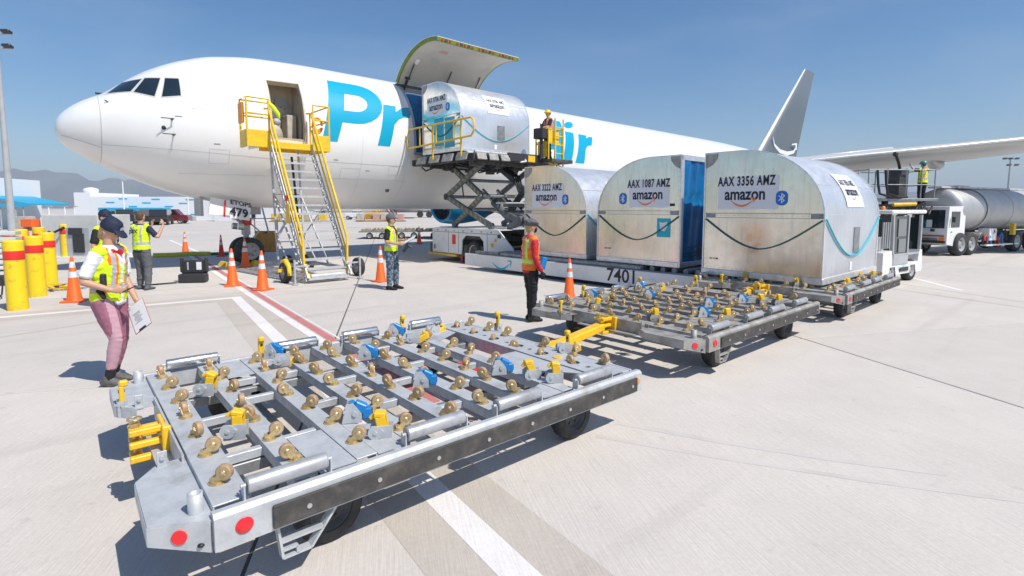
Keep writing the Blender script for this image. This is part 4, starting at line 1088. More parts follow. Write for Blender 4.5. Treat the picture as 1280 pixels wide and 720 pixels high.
# ================================================================ CARGO CONTAINERS
CWID, CLEN, CHT = 2.235, 3.175, 2.44
def profile(n=14):
    "contour in (y, z): vertical back at y = W, curved front down to y = 0"
    p = [(0, 0), (0, 1.18)]
    r_y, r_z = 1.50, CHT - 1.18
    for i in range(1, n + 1):
        a = PI / 2 * i / n; p.append((r_y * (1 - math.cos(a)), 1.18 + r_z * math.sin(a)))
    p.append((CWID, CHT)); p.append((CWID, 0)); return p
def strap(t, pts, r, m):
    MB().tube(pts, r, 6).build('strap', m, t)
def make_container(label, code, loc, rot, open_back=False, mirror=False, patch=None, top_label=True, loaded=False, seam_m='aluminium trim'):
    t = thing('cargo_container', label, 'container', loc, rot, 'silver curved cargo containers')
    pr = profile(); n = len(pr); mir = (lambda y: CWID - y) if mirror else (lambda y: y)
    pts = [(mir(y), z) for y, z in pr]
    # end panels
    for x, nm in ((0, 'end_panel'), (CLEN, 'end_panel')):
        mb = MB(); s = 1 if x == 0 else -1
        vs = [(x + s * .012, y, z) for y, z in pts] + [(x + s * .03, y, z) for y, z in pts]
        mb.add(vs, [tuple(range(n)), tuple(range(n, 2 * n))] + [(i, (i + 1) % n, n + (i + 1) % n, n + i) for i in range(n)])
        mb.build(nm, 'aluminium panel', t)
    # wrapped skin: curved front, top, (back)
    mb = MB(); m_ = n - 2 if open_back else n - 1
    vs = [];
    for y, z in pts: vs += [(.02, y, z), (CLEN - .02, y, z)]
    mb.add(vs, [(2 * i, 2 * i + 1, 2 * i + 3, 2 * i + 2) for i in range(m_)], 0, True); sk = mb.build('curved_skin', 'aluminium skin', t)
    md = sk.modifiers.new('edge_split', 'EDGE_SPLIT'); md.split_angle = R(30)
    # frame rails round both ends
    for x in (0, CLEN):
        mb = MB()
        for i in range(n):
            a, b = pts[i], pts[(i + 1) % n]; out = .012
            w = .055
            mid = (CWID / 2, 1.1)
            a3 = Vector((x + (w / 2 - .01 if x == 0 else -w / 2 + .01), a[0], a[1])); b3 = Vector((a3.x, b[0], b[1]))
            d = (b3 - a3).normalized(); mb.bar(a3 - d * .004, b3 + d * .004, w if 1 else w, .022, 0, (0, d.z, -d.y))
        mb.build('edge_rail', 'aluminium trim', t)
    mb = MB()
    for y in (0, CWID): mb.box((CLEN / 2, y, .045), (CLEN + .01, .05, .11), None, 0, .006)
    mb.box((CLEN / 2, CWID / 2, .02), (CLEN - .02, CWID - .02, .03)); mb.build('base_frame', 'aluminium trim', t)
    for x in (-.004, CLEN + .004): MB().box((x, CWID / 2, .05), (.03, CWID - .03, .12), None, 0, .006).build('base_rail', 'aluminium trim', t)
    # seam strips and bolts on the end face
    mb = MB(); mb.box((.006, CWID / 2, 1.235), (.008, CWID - .05, .012)); mb.box((.006, CWID / 2, 1.15), (.008, CWID - .05, .008)); mb.box((.008, mir(CWID - .14), 1.19), (.008, .2, .075)); mb.box((.008, mir(.12), 1.19), (.008, .2, .075)); mb.build('seam_strip', 'galvanized dark', t)
    mb = MB()
    for i in range(24): mb.ball((.004, .09 + i * (CWID - .18) / 23, 1.195), .007, 5); mb.ball((.004, .09 + i * (CWID - .18) / 23, .145), .006, 5)
    for i in range(20):
        y, z = mir(CWID - .055), .2 + i * .105
        if z < 2.2: mb.ball((.004, y, z), .006, 5)
    mb.build('rivets', 'galvanized dark', t)
    # corner gusset
    yb = CWID; g = [(yb - .02, CHT - .02), (yb - .02, CHT - .30), (yb - .14, CHT - .24), (yb - .24, CHT - .12), (yb - .26, CHT - .02)]
    mb = MB(); vs = [(-.004, mir(y), z) for y, z in g] + [(.012, mir(y), z) for y, z in g]; mb.add(vs, [tuple(range(5)), tuple(range(9, 4, -1))] + [(i, (i + 1) % 5, 5 + (i + 1) % 5, 5 + i) for i in range(5)]); mb.build('corner_gusset', 'weathered steel', t)
    mb = MB()
    for z in (1.75, 1.22): mb.box((CLEN / 2, mir(lerp_t([(1.18, 0), (1.75, .165)], z) - .004), z), (CLEN - .1, .010, .014), None)
    mb.build('skin_seam', 'aluminium trim', t)
    # lettering on the end face (reads from outside: right = -y in the container frame)
    X = Vector((0, -1, 0)); Y = Vector((0, 0, 1))
    cy = (CWID * .62 if not mirror else CWID * .36)
    pn = flat2d([rect2(1.16 if not mirror else 1.05, .62, 0, 0)]); decal('label_panel', pn, (.011, cy - (.02 if not mirror else 0), 1.63), X, Y, 'sticker pale', t, .002)
    decal('lettering', text2d(code, .25, .008, .60, 1.12), (.011, cy + .02, 1.85), X, Y, 'lettering black', t, .005)
    decal('lettering', text2d('amazon', .32, .009, .80), (.011, cy + .03, 1.60), X, Y, 'navy lettering', t, .005)
    decal('curved_arrow_logo', flatmany(smile2(.48)), (.011, cy + .06, 1.50), X, Y, 'smile orange', t, .005)
    by = cy - .72 if not mirror else cy + .72
    if not mirror: ey = cy - .66
    else: ey = cy + .70
    em = decal('emblem', flat2d([arcbox(.21, .27, .09)]), (.011, ey, 1.52), X, Y, 'emblem blue', t, .006)
    decal('emblem_rune', flatmany(rune2(.22)), (.011, ey, 1.52), X, Y, 'sticker white', t, .009)
    decal('small_print', text2d('125 X 88', .05, .001), (.011, cy + .62 if not mirror else CWID - .30, .32), X, Y, 'lettering black', t, .004)
    # hanging strap
    pts_ = []
    for i in range(17):
        u = i / 16; pts_.append((-.012, CWID - .04 - u * (CWID - .07), 1.12 - .56 * math.sin(PI * u) ** 1.0 * (1 - .25 * abs(u - .5))))
    strap(t, pts_, .014, 'strap green')
    if not mirror:
        yf = -.014; q = []
        for i in range(17):
            u = i / 16; q.append((.03 + u * (CLEN - .06), yf - .01, 1.14 - .72 * math.sin(PI * u)))
        strap(t, q, .017 if not loaded else .013, 'strap cyan')
        # vent plate and sticker on the curved side
        MB().box((CLEN * .56, -.006, .72), (.34, .012, .50), Matrix.Rotation(R(0), 3, 'Y')).build('vent_plate', 'galvanized dark', t)
        MB().box((CLEN * .48, -.004, .22), (.12, .006, .16)).build('sticker', 'sticker white', t)
        # label on the curved part
        def cs(u, v):  # u along length, v = arc angle
            a = v; return Vector((u, 1.50 * (1 - math.cos(a)), 1.18 + (CHT - 1.18) * math.sin(a))) + Vector((0, -math.cos(a), math.sin(a))) * .012
        cu, cv = CLEN * .53, R(24)
        mb = MB(); vs = []; ns = 8
        for j in range(ns + 1):
            for i in range(2): vs.append(cs(cu - .50 + 1.0 * i, cv + R(-16 + 32 * j / ns)))
        mb.add(vs, [(2 * j, 2 * j + 1, 2 * j + 3, 2 * j + 2) for j in range(ns)], 0, True); mb.build('top_label', 'sticker white', t)
        def ontop(vf, v0, m, name):
            P_ = [cs(cu + p.x, cv + (v0 + p.y) / 1.35) + Vector((0, -.003, .004)) for p in vf[0]]
            MB().add(P_, vf[1]).build(name, m, t)
        ontop(text2d(code, .19, .005, .60, 1.1), .15, 'lettering black', 'lettering'); ontop(text2d('amazon', .26, .007, .85), -.05, 'navy lettering', 'lettering'); ontop(flatmany(smile2(.28)), -.15, 'smile orange', 'curved_arrow_logo')
    if open_back:
        # blue curtain behind an aluminium frame on the straight side
        yb = mir(CWID); s = -1 if mirror else 1
        mb = MB(); cx = CLEN / 2; mb.box((cx, yb, CHT - .05), (CLEN, .05, .12), None, 0, .006); mb.box((.05, yb, CHT / 2), (.10, .05, CHT - .02), None, 0, .006); mb.box((CLEN - .05, yb, CHT / 2), (.10, .05, CHT - .02), None, 0, .006); mb.build('door_frame', 'aluminium trim', t)
        mb = MB(); nx_, nz_ = 36, 16; vs = []
        for j in range(nz_ + 1):
            for i in range(nx_ + 1):
                x = .10 + (CLEN - .2) * i / nx_; z = .10 + (CHT - .2) * j / nz_; d = .028 * math.sin(x * 7 + z * 1.5) * (.4 + .6 * (1 - j / nz_)) + .018 * math.sin(x * 17 - z * 3) - (.05 if z > 1.55 else 0)
                vs.append((x, yb - s * (.05 + d), z))
        mb.add(vs, [(j * (nx_ + 1) + i, j * (nx_ + 1) + i + 1, (j + 1) * (nx_ + 1) + i + 1, (j + 1) * (nx_ + 1) + i) for j in range(nz_) for i in range(nx_)], 0, True); mb.build('blue_curtain', 'curtain blue', t)
        mb = MB()
        for z in (.42, .30, .22): mb.bar((.12, yb + .01 * -s, z), (CLEN - .1, yb + .01 * -s, z + .01), .012, .03, 0, (0, 0, 1))
        mb.build('curtain_strap', 'strap green', t)
    return t
def arcbox(w, h, r, n=6):
    p = []
    for cx, cy, a in ((w / 2 - r, h / 2 - r, 0), (-w / 2 + r, h / 2 - r, 90), (-w / 2 + r, -h / 2 + r, 180), (w / 2 - r, -h / 2 + r, 270)):
        p += arc(cx, cy, r, r, a, a + 90, n)
    return p
c3 = make_container('silver curved cargo container marked AAX 3356 AMZ with a cyan strap, standing on a dolly', 'AAX 3356 AMZ', (5.41, 9.02, .56), .716)
mb = MB()
c2 = make_container('silver cargo container marked AAX 1087 AMZ with its blue curtain side facing the camera', 'AAX 1087 AMZ', aw(9.75, -13.25, .60), AA + .0, open_back=True, mirror=True)
decal('pouch', flat2d([rect2(.34, .42)]), (.011, .40, .86), (0, -1, 0), (0, 0, 1), 'strap cyan', c2, .004)
decal('pouch_print', flat2d([[(-.08, -.1), (.02, -.12), (.1, -.02), (.08, .1), (-.02, .07), (-.11, .09)]]), (.011, .40, .90), (0, -1, 0), (0, 0, 1), 'sticker white', c2, .007)
decal('inspection_tag', flat2d([rect2(.2, .1)]), (.011, .45, 1.36), (0, -1, 0), (0, 0, 1), 'sticker pale', c2, .004); decal('inspection_tag', flat2d([rect2(.12, .06)]), (.011, .2, 1.37), (0, -1, 0), (0, 0, 1), 'lettering black', c2, .004)
c1 = make_container('silver cargo container marked AAX 3222 AMZ, farthest one on the lowered loader deck', 'AAX 3222 AMZ', aw(9.75, -10.65, .60), AA)
c4 = make_container('silver cargo container raised on the loader bridge at the open cargo door', 'AAX 0706 AMZ', aw(9.95, -5.15, 3.80), AA, loaded=True)
# blue mesh panels low on the raised container's end face
for y, w, z, h in ((1.25, .55, .62, .95), (.62, .55, .55, 1.0)): decal('cyan_panel', flat2d([rect2(w, h)]), (.011, y, z + .1), (0, -1, 0), (0, 0, 1), 'livery blue', c4, .004)
# one more container just inside the hold, its blue curtain showing
inn = thing('curtained_container', 'container with dark blue curtain just inside the open cargo door', 'container', aw(10.02, -1.75, 3.86), AA)
MB().box((1.7, 1.1, 1.2), (3.4, 2.1, 2.36), None, 0, .02).build('shell', 'aluminium skin', inn)
mb = MB(); vs = []
for j in range(9):
    for i in range(25): x = -.01 + 3.4 * i / 24; vs.append((x, .02 + .02 * math.sin(x * 8 + j * .4), .02 + 2.3 * j / 8))
mb.add(vs, [(j * 25 + i, j * 25 + i + 1, (j + 1) * 25 + i + 1, (j + 1) * 25 + i) for j in range(8) for i in range(24)], 0, True); mb.build('blue_curtain', 'curtain blue', inn)

# ================================================================ DECK LOADER (aircraft frame)
ld = thing('deck_loader', 'white scissor deck loader with lowered platform 7401 and raised bridge', 'loader', AO, AA)
LX0, LX1 = 10.3, 13.2
# chassis
ch = MB(); ch.box((11.75, -4.9, .42), (2.8, 4.4, .40)); ch = ch.build('chassis', 'dark machinery', ld)
def side_shell(x):
    "white side cladding with wheel opening"
    out = [(-2.95, .30), (-2.95, 1.16), (-3.15, 1.20), (-6.65, 1.20), (-7.35, .62), (-7.35, .30), (-5.95, .30), (-5.9, .80), (-5.7, .96), (-4.95, .96), (-4.75, .80), (-4.7, .30)]
    v, f = flat2d([out], extrude=.02)
    me = bpy.data.meshes.new('side_cladding'); me.from_pydata([(x + p.z, p.x, p.y) for p in v], [], f); me.materials.append(M['white paint']); return link('side_cladding', me, ld)
sc = side_shell(LX0); side_shell(LX1)
mb = MB(); mb.box((11.75, -4.9, 1.185), (2.86, 3.6, .02)); mb.box((11.75, -2.96, .72), (2.86, .03, .86)); mb.build('top_cladding', 'white paint', ld)
mb = MB()
for y in (-3.95, -4.55, -6.1): mb.box((LX0 - .023, y, .72), (.004, .012, .78))
mb.box((LX0 - .023, -4.9, 1.05), (.004, 3.7, .012)); mb.build('panel_gap', 'dark machinery', sc)
MB().box((LX0 - .026, -4.28, .80), (.008, .20, .34)).build('warning_label', 'red stripe', sc)
mb = MB(); mb.box((LX0 - .026, -6.35, .70), (.008, .14, .12)); mb.box((LX0 - .026, -6.52, .86), (.008, .1, .1), None, 0); mb.build('yellow_label', 'yellow paint', sc)
mb = MB(); mb.box((LX0 - .03, -6.70, 1.0), (.02, .14, .12)); mb.box((LX0 - .03, -3.1, .5), (.02, .05, .16)); mb.build('latch', 'dark machinery', sc)
mb = MB()
for i in range(7): mb.cyl((LX0 - .03, -3.3 - i * .5, 1.11), (LX0 - .02, -3.3 - i * .5, 1.11), .03, 8)
mb.build('bolt', 'galvanized dark', sc)
mb = MB(); mb.box((LX0 + .06, -3.6, .24), (.30, 1.7, .08), None, 0, .01); mb.build('bumper', 'yellow paint', ld)
mb = MB(); mb.box((LX0 + .1, -4.62, .13), (.12, .12, .26), None, 0, .01); mb.build('stabilizer_foot', 'red metal', ld)
for x in (LX0 + .16, LX1 - .16): wheel(ld, (x, -5.32, .40), .40, .30, 'X', 'rim grey')
mb = MB()
for x in (LX0 + .35, LX1 - .35): mb.box((x, -5.32, .9), (.5, 1.2, .1))
mb.box((LX0 + .4, -5.3, .75), (.2, 1.3, .5)); mb.build('wheel_well', 'dark machinery', ld)
# machinery between the body and the deck
mb = MB(); mb.box((11.7, -7.4, .62), (1.6, .7, .5), None, 0, .02); mb.cyl((11.1, -7.2, .9), (12.4, -7.2, .9), .22, 14); mb.box((12.3, -7.5, .9), (.3, .3, .4)); mb.build('hydraulic_pack', 'dark machinery', ld)
rnd = random.Random(11); mb = MB()
for i in range(12):
    a = Vector((10.9 + rnd.random() * 1.2, -7.0 - rnd.random() * .5, .55 + rnd.random() * .5)); mb.tube([a, a + Vector((rnd.uniform(-.2, .2), -.15, .15)), a + Vector((rnd.uniform(-.3, .3), -.1, -.2))], .025, 6, i % 2)
mb.build('hose', ['red metal', 'black'], ld)
mb = MB(); mb.box((10.75, -7.6, .82), (.18, .12, .95), None, 0, .01); mb.box((11.9, -7.6, .82), (.18, .12, .95), None, 0, .01); mb.box((11.6, -7.75, 1.22), (2.2, .10, .08), None, 0, .01); mb.build('guide_post', 'white paint', ld)
# scissor arms
def scissor(x, m, pads):
    mb = MB()
    # far end low at y=-3.2, near end low at y=-6.3
    A = [((-5.95, 1.30), (-3.45, 2.32)), ((-3.75, 1.30), (-5.35, 2.32)), ((-3.45, 2.30), (-5.6, 3.45)), ((-5.35, 2.30), (-3.5, 3.45))]
    for i, (a, b) in enumerate(A):
        xo = x + (.07 if i % 2 else -.07)
        o = MB(); o.bar((xo, a[0], a[1]), (xo, b[0], b[1]), .10, .19, 0, (0, 0, 1), .012)
        for e in (a, b): o.cyl((xo - .06, e[0], e[1]), (xo + .06, e[0], e[1]), .115, 14)
        ob = o.build('scissor_arm', m, ld)
        if pads:
            p = MB(); a3 = Vector((xo - .056, a[0], a[1])); b3 = Vector((xo - .056, b[0], b[1])); n_ = 10
            for k in range(1, n_):
                c = a3.lerp(b3, k / n_); d = (b3 - a3).normalized(); w = Vector((0, -d.z, d.y)); u = d * .07 + w * .045
                q = [c - d * .08 - w * .06, c + d * .02 - w * .06, c + d * .08 + w * .06, c - d * .02 + w * .06]; p.add(q, [(0, 1, 2, 3)])
            p.build('anti_slip_pad', 'scissor pad', ob)
scissor(LX0 + .35, 'scissor steel', True); scissor(LX1 - .15, 'scissor steel', False)
mb = MB()
for y, z in ((-3.45, 2.31), (-5.35, 2.31), (-4.4, 2.88), (-4.6, 1.85), (-5.6, 3.42), (-3.5, 3.42)): mb.cyl((LX0 + .3, y, z), (LX1 - .1, y, z), .06, 12)
mb.build('cross_shaft', 'galvanized dark', ld)
mb = MB(); mb.cyl((11.6, -6.0, 1.35), (11.6, -4.9, 2.1), .13, 14); mb.cyl((11.6, -4.9, 2.1), (11.6, -4.3, 2.55), .07, 12, None, 1); mb.cyl((12.3, -6.0, 1.35), (12.3, -4.9, 2.1), .13, 14); mb.cyl((12.3, -4.9, 2.1), (12.3, -4.3, 2.55), .07, 12, None, 1)
mb.build('lift_cylinder', ['scissor steel', 'chrome roller'], ld)
mb = MB()
for k in range(4):
    mb.tube([(11.9 + .1 * k, -4.9, 3.35), (11.9 + .1 * k, -5.6, 3.0), (11.9 + .08 * k, -5.9, 2.4), (11.9 + .1 * k, -5.4, 1.9), (11.9 + .1 * k, -5.2, 1.45)], .03, 8)
mb.tube([(10.7, -3.6, 3.3), (10.7, -4.2, 2.9), (10.7, -4.3, 2.3)], .025, 6); mb.build('hose', 'black', ld)
# second folded scissor pack behind the deck
mb = MB()
for x in (11.0, 12.7):
    mb.bar((x, -6.1, 1.75), (x, -7.5, 1.25), .10, .2, 0, (0, 0, 1), .01); mb.bar((x, -6.3, 1.25), (x, -7.7, 1.7), .10, .2, 0, (0, 0, 1), .01)
mb.cyl((10.9, -6.9, 1.48), (12.8, -6.9, 1.48), .16, 16); mb.cyl((10.9, -6.2, 1.75), (12.8, -6.2, 1.75), .07, 12); mb.box((11.85, -6.3, 1.98), (1.9, .22, .10)); mb.build('folded_scissor', 'scissor steel', ld)
mb = MB(); mb.box((11.3, -6.35, 2.06), (1.3, .5, .05), None, 0, .01); mb.build('catwalk', 'galvanized steel', ld)
# bridge platform at door height
BX0, BX1, BY0, BY1, BZ = 9.75, 13.7, -6.1, -2.45, 3.66
br = MB()
for x in (BX0 + .1, 11.0, 12.4, BX1 - .1): br.box((x, (BY0 + BY1) / 2, BZ - .14), (.10, BY1 - BY0, .22), None, 0, .01)
for y in (BY0 + .06, -4.9, -3.7, BY1 - .06): br.box(((BX0 + BX1) / 2, y, BZ - .13), (BX1 - BX0, .1, .2), None, 0, .01)
br.box(((BX0 + BX1) / 2, (BY0 + BY1) / 2, BZ - .02), (BX1 - BX0 - .1, BY1 - BY0 - .1, .02)); br = br.build('bridge_platform', 'dark machinery', ld)
for i in range(8):
    mb = MB(); mb.cyl((BX0 + .3, BY0 + .35 + i * .42, BZ + .06), (BX1 - .3, BY0 + .35 + i * .42, BZ + .06), .055, 12); mb.build('deck_roller', 'galvanized steel', br)
mb = MB()
for i in range(4): mb.box((BX0 - .10, BY0 + .5 + i * .78, BZ - .10), (.05, .56, .26), Matrix.Rotation(R(20), 3, 'Y'), 0, .008)
for i in range(3): mb.box((BX0 + .25 + i * .5, BY0 - .08, BZ - .12), (.38, .05, .22), Matrix.Rotation(R(-20), 3, 'X'), 0, .008)
mb.build('side_flap', 'weathered steel', br)
mb = MB(); mb.box((BX0 + 2.15, BY0 - .05, BZ - .06), (1.5, .10, .28), None, 0, .01); mb.build('front_rail', 'black plastic', br)
MB().box((BX0 + 2.45, BY0 - .06, BZ - .08), (.34, .12, .22), None, 0, .01).build('yellow_block', 'yellow paint', br)
MB().box((BX0 + .45, BY1 + .1, BZ + .02), (.45, .2, .16), None, 0, .03).build('dock_bumper', 'yellow paint', br)
mb = MB(); mb.box((BX1 - .45, BY0 - .15, BZ - .12), (1.1, .9, .12), None, 0, .01); mb.build('operator_floor', 'dark machinery', br)
mb = MB()
for i in range(14):
    a = Vector((10.2 + rnd.random() * 3.2, -5.9 + rnd.random() * 3, BZ - .3)); mb.tube([a, a + Vector((rnd.uniform(-.5, .5), rnd.uniform(-.3, .3), -.12)), a + Vector((rnd.uniform(-.8, .8), rnd.uniform(-.3, .3), .02))], .03, 6)
mb.build('under_hose', 'black', br)
mb = MB()
for i in range(9): mb.box((10.1 + i * .42, -5.7 + (i * 37 % 10) * .3, BZ - .32), (.30, .26, .16 + .04 * (i % 3)), i * .4, 0, .01)
mb.bar((10.0, -5.9, BZ - .26), (13.5, -5.5, BZ - .30), .10, .12); mb.bar((10.2, -3.0, BZ - .26), (13.3, -3.2, BZ - .28), .10, .12); mb.build('valve_block', 'dark machinery', br)
mb = MB(); mb.tube([(11.9, BY0 - .1, BZ - .12), (11.7, BY0 - .35, BZ - .2), (11.4, BY0 - .4, BZ - .25)], .03, 8); mb.tube([(13.3, BY0 - .1, BZ - .12), (13.5, BY0 - .3, BZ - .3), (13.8, BY0 - .3, BZ - .42)], .03, 8); mb.build('grab_handle', 'white paint', br)
def railing(name, pts, h, r, m, parent, mids=(.5,), posts=None):
    mb = MB(); P = [Vector(p) for p in pts]
    for p in (posts or P): mb.cyl(Vector(p), Vector(p) + Vector((0, 0, h)), r, 8)
    for f in (1.0,) + tuple(mids): mb.tube([p + Vector((0, 0, h * f)) for p in P], r, 8)
    return mb.build(name, m, parent)
mb = MB(); xr = BX0 - .12
loop = [(xr, -2.45, 4.05), (xr, -2.35, 4.35), (xr, -2.5, 4.72), (xr, -6.1, 4.72), (xr, -6.25, 4.62), (xr, -6.25, 4.28), (xr, -6.1, 4.15), (xr, -2.6, 4.05)]
mb.tube(loop, .032, 8, 0, True)
for y in (-3.2, -4.2, -5.2): mb.cyl((xr, y, 4.1), (xr, y, 4.72), .025, 8)
for y in (-4.0, -5.6): mb.cyl((xr, y, 3.55), (xr, y, 4.72), .032, 8)
mb.build('guard_rail', 'rail yellow', br)
# operator station
ox, oy = BX1 - .62, BY0 - .10
mb = MB()
for dx, dy in ((-.35, -.3), (.35, -.3), (-.35, .3), (.35, .3)): mb.cyl((ox + dx, oy + dy, BZ - .1), (ox + dx, oy + dy, BZ + 1.0), .03, 8)
for z in (.5, 1.0): mb.tube([(ox - .35, oy - .3, BZ + z), (ox + .35, oy - .3, BZ + z), (ox + .35, oy + .3, BZ + z), (ox - .35, oy + .3, BZ + z)], .028, 8, 0, True)
mb.box((ox - .1, oy - .31, BZ + .72), (.5, .03, .42)); mb.box((ox - .35, oy, BZ + .3), (.03, .4, .55)); mb.build('operator_cage', 'rail yellow', br)
mb = MB(); mb.box((ox - .55, oy - .1, BZ + .8), (.30, .4, .35), R(10), 0, .02); mb.cyl((ox - .5, oy - .1, BZ), (ox - .5, oy - .1, BZ + .8), .06, 8)
for k in range(5): mb.cyl((ox - .7 + .08 * k, oy - .25 + .05 * k, BZ + .9), (ox - .74 + .08 * k, oy - .28 + .05 * k, BZ + 1.12), .015, 6)
mb.build('control_console', 'black plastic', br)
mb = MB(); lx, ly = ox - .12, oy - .40
for dx in (0, .42): mb.cyl((lx + dx, ly, 1.0), (lx + dx, ly, BZ + 1.35), .032, 8)
for i in range(13): mb.cyl((lx, ly, 1.1 + i * .3), (lx + .42, ly, 1.1 + i * .3), .02, 8)
mb.bar((lx, ly + .02, BZ - .3), (ox - .35, oy - .25, BZ - .14), .04, .06); mb.bar((lx, ly, 2.6), (ox, oy, BZ - .2), .04, .05); mb.build('ladder', 'rail yellow', ld)
# lowered main platform
PX0, PX1, PY0, PY1 = 9.50, 13.3, -13.95, -5.95
mp_ = MB()
mp_.box(((PX0 + PX1) / 2, (PY0 - 7.3) / 2, .38), (PX1 - PX0 - .12, abs(PY0 + 7.3) - .04, .16)); mp_ = mp_.build('main_platform', 'dark machinery', ld)
def pan(name, a, b, z0, z1, th, m): 
    mb = MB(); mb.bar(Vector((*a, (z0 + z1) / 2)), Vector((*b, (z0 + z1) / 2)), th, z1 - z0, 0, (0, 0, 1), .006); return mb.build(name, m, mp_)
sp_ = pan('side_panel', (PX0, PY1), (PX0, PY0), .10, .47, .05, 'white paint'); pan('side_panel', (PX1, PY1), (PX1, PY0), .10, .47, .05, 'white paint'); pan('end_panel', (PX0 + .03, PY0), (PX1 - .03, PY0), .10, .47, .05, 'white paint')
mb = MB(); mb.box((PX0 + .12, (PY0 + PY1) / 2 - .6, .475), (.18, abs(PY0 - PY1) - 1.4, .02)); mb.build('edge_strip', 'weathered steel', mp_)
for i in range(24):
    y = PY0 + .25 + i * .28; mb = MB(); mb.cyl((PX0 + .25, y, .52), (PX1 - .25, y, .52), .06, 10); mb.build('deck_roller', 'weathered steel', mp_)
mb = MB(); mb.bar((PX0 + .12, -7.5, .53), (PX0 + .12, -12.4, .53), .10, .10, 0, (0, 0, 1), .02); mb.bar((PX0 + .2, -6.3, .50), (PX0 + .2, -7.4, .52), .16, .10); mb.build('guide_rail', 'galvanized dark', mp_)
XX = Vector((0, -1, 0)); decal('lettering', text2d('7401', .44, .006, 1.0), (PX0 - .026, -11.95, .30), XX, (0, 0, 1), 'lettering black', sp_, .004)
decal('curved_arrow_logo', flatmany(smile2(.85)), (PX0 - .026, -7.72, .32), XX, (0, 0, 1), 'smile blue', sp_, .004)
# ================================================================ BOARDING STAIRS (aircraft frame)
stt = thing('boarding_stairs', 'yellow and silver mobile stairs standing at the open entry door', 'stairs', AO, AA)
SX0, SX1, SYT, SYB, SZT = 4.42, 5.48, -3.85, -6.05, 3.74
mb = MB(); mb.box((4.9, -3.60, SZT - .03), (2.3, .58, .05), None, 0, .006); mb.box((5.28, -2.87, SZT - .03), (1.54, .86, .05), None, 0, .006); mb.box((4.9, -3.9, SZT - .10), (2.3, .05, .17), None, 0, .006); mb.box((5.28, -2.42, SZT - .08), (1.54, .05, .12)); mb.box((3.77, -3.60, SZT - .1), (.05, .58, .16)); mb.box((6.03, -3.15, SZT - .1), (.05, 1.5, .16)); mb.build('platform', 'rail yellow', stt)
mb = MB(); mb.box((4.05, -3.9, SZT + .12), (.55, .04, .30), None, 0, .006); mb.box((5.78, -3.9, SZT + .12), (.50, .04, .30), None, 0, .006); mb.box((3.77, -3.6, SZT + .12), (.04, .55, .3)); mb.box((4.14, -3.33, SZT + .12), (.70, .04, .3)); mb.box((6.03, -3.3, SZT + .12), (.04, 1.2, .3)); mb.build('kick_panel', 'rail yellow', stt)
for xa, xb in ((3.77, 4.34), (5.56, 6.03)):
    xo = 3.77 if xa < 5 else 6.03; xi = xb if xa < 5 else xa
    mb = MB()
    yb_ = -3.33 if xa < 5 else -2.5
    for x, y in ((xo, -3.9), (xi, -3.9), (xo, yb_)): mb.cyl((x, y, SZT), (x, y, SZT + 1.12), .027, 8)
    for z in (.70, 1.12): mb.tube([(xi, -3.9, SZT + z), (xo, -3.9, SZT + z), (xo, yb_, SZT + z)] + ([(xo + .72, yb_, SZT + z)] if xa < 5 else []), .025, 8)
    mb.build('guard_rail', 'rail yellow', stt)
mb = MB(); mb.box((3.72, -3.6, SZT + .72), (.06, .36, .55), None, 0, .02); mb.tube([(5.85 + .14 * math.cos(a * .5), -3.5, SZT + .62 + .22 * math.sin(a * .5)) for a in range(13)], .035, 8); mb.bar((5.72, -3.5, SZT + .4), (6.0, -3.5, SZT + .55), .05, .06); mb.build('folding_gate', 'orange paint', stt)
N_ = 15
def st_at(k, N=N_): t = k / N; return SYT + (SYB - SYT) * t, SZT - .12 + (0.12 - SZT + .12) * t
for k in range(1, N_ + 1):
    y, z = st_at(k); mb = MB(); mb.box(((SX0 + SX1) / 2, y, z), (SX1 - SX0, .20, .028), None, 0, .004); mb.box(((SX0 + SX1) / 2, y - .10, z - .012), (SX1 - SX0, .012, .05)); mb.build('tread', 'galvanized steel', stt)
for x in (SX0 - .04, SX1 + .04):
    mb = MB(); a = Vector((x, SYT + .05, SZT - .12)); b = Vector((x, SYB - .06, .10)); d = (b - a).normalized()
    u = Vector((0, -d.z, d.y))
    if u.z < 0: u = -u
    for o in (.09, -.09): mb.bar(a + u * o, b + u * o, .035, .04)
    n = 15
    for k in range(n): mb.bar(a.lerp(b, k / n) + u * .09, a.lerp(b, (k + .5) / n) - u * .09, .02, .02); mb.bar(a.lerp(b, (k + .5) / n) - u * .09, a.lerp(b, (k + 1) / n) + u * .09, .02, .02)
    mb.build('stringer', 'galvanized steel', stt)
    mb = MB(); s = -1 if x < 5 else 1
    h = Vector((s * .02, 0, 1.0)); top = a + Vector((0, -.05, 0)) + h; bot = b + Vector((0, .15, .15)) + h * .9
    mb.tube([top + Vector((0, .35, .05)), top, bot, bot - h * .85], .032, 8)
    mb.tube([a + h * .52 + Vector((0, -.05, 0)), b + h * .5 + Vector((0, .15, .1)), b + Vector((0, .18, .06))], .028, 8)
    mb.bar(top + Vector((0, 0, -.06)), bot + Vector((0, 0, -.06)), .02, .07)
    mb.build('handrail', 'rail yellow', stt)
mb = MB()
for x in (SX0 + .22, SX1 - .05):
    mb.bar((x, -5.95, .32), (x, -3.2, .32), .07, .08); mb.bar((x, -3.3, .32), (x, -3.0, SZT - .1), .05, .05); mb.bar((x, -5.0, .32), (x, -3.1, 2.3), .04, .04); mb.bar((x, -3.3, 1.1), (x, -4.7, 1.9), .03, .03); mb.bar((x, -4.2, .32), (x, -3.1, 1.2), .03, .03)
for y in (-5.9, -4.6, -3.3): mb.bar((SX0 - .2, y, .32), (SX1 + .2, y, .32), .06, .06)
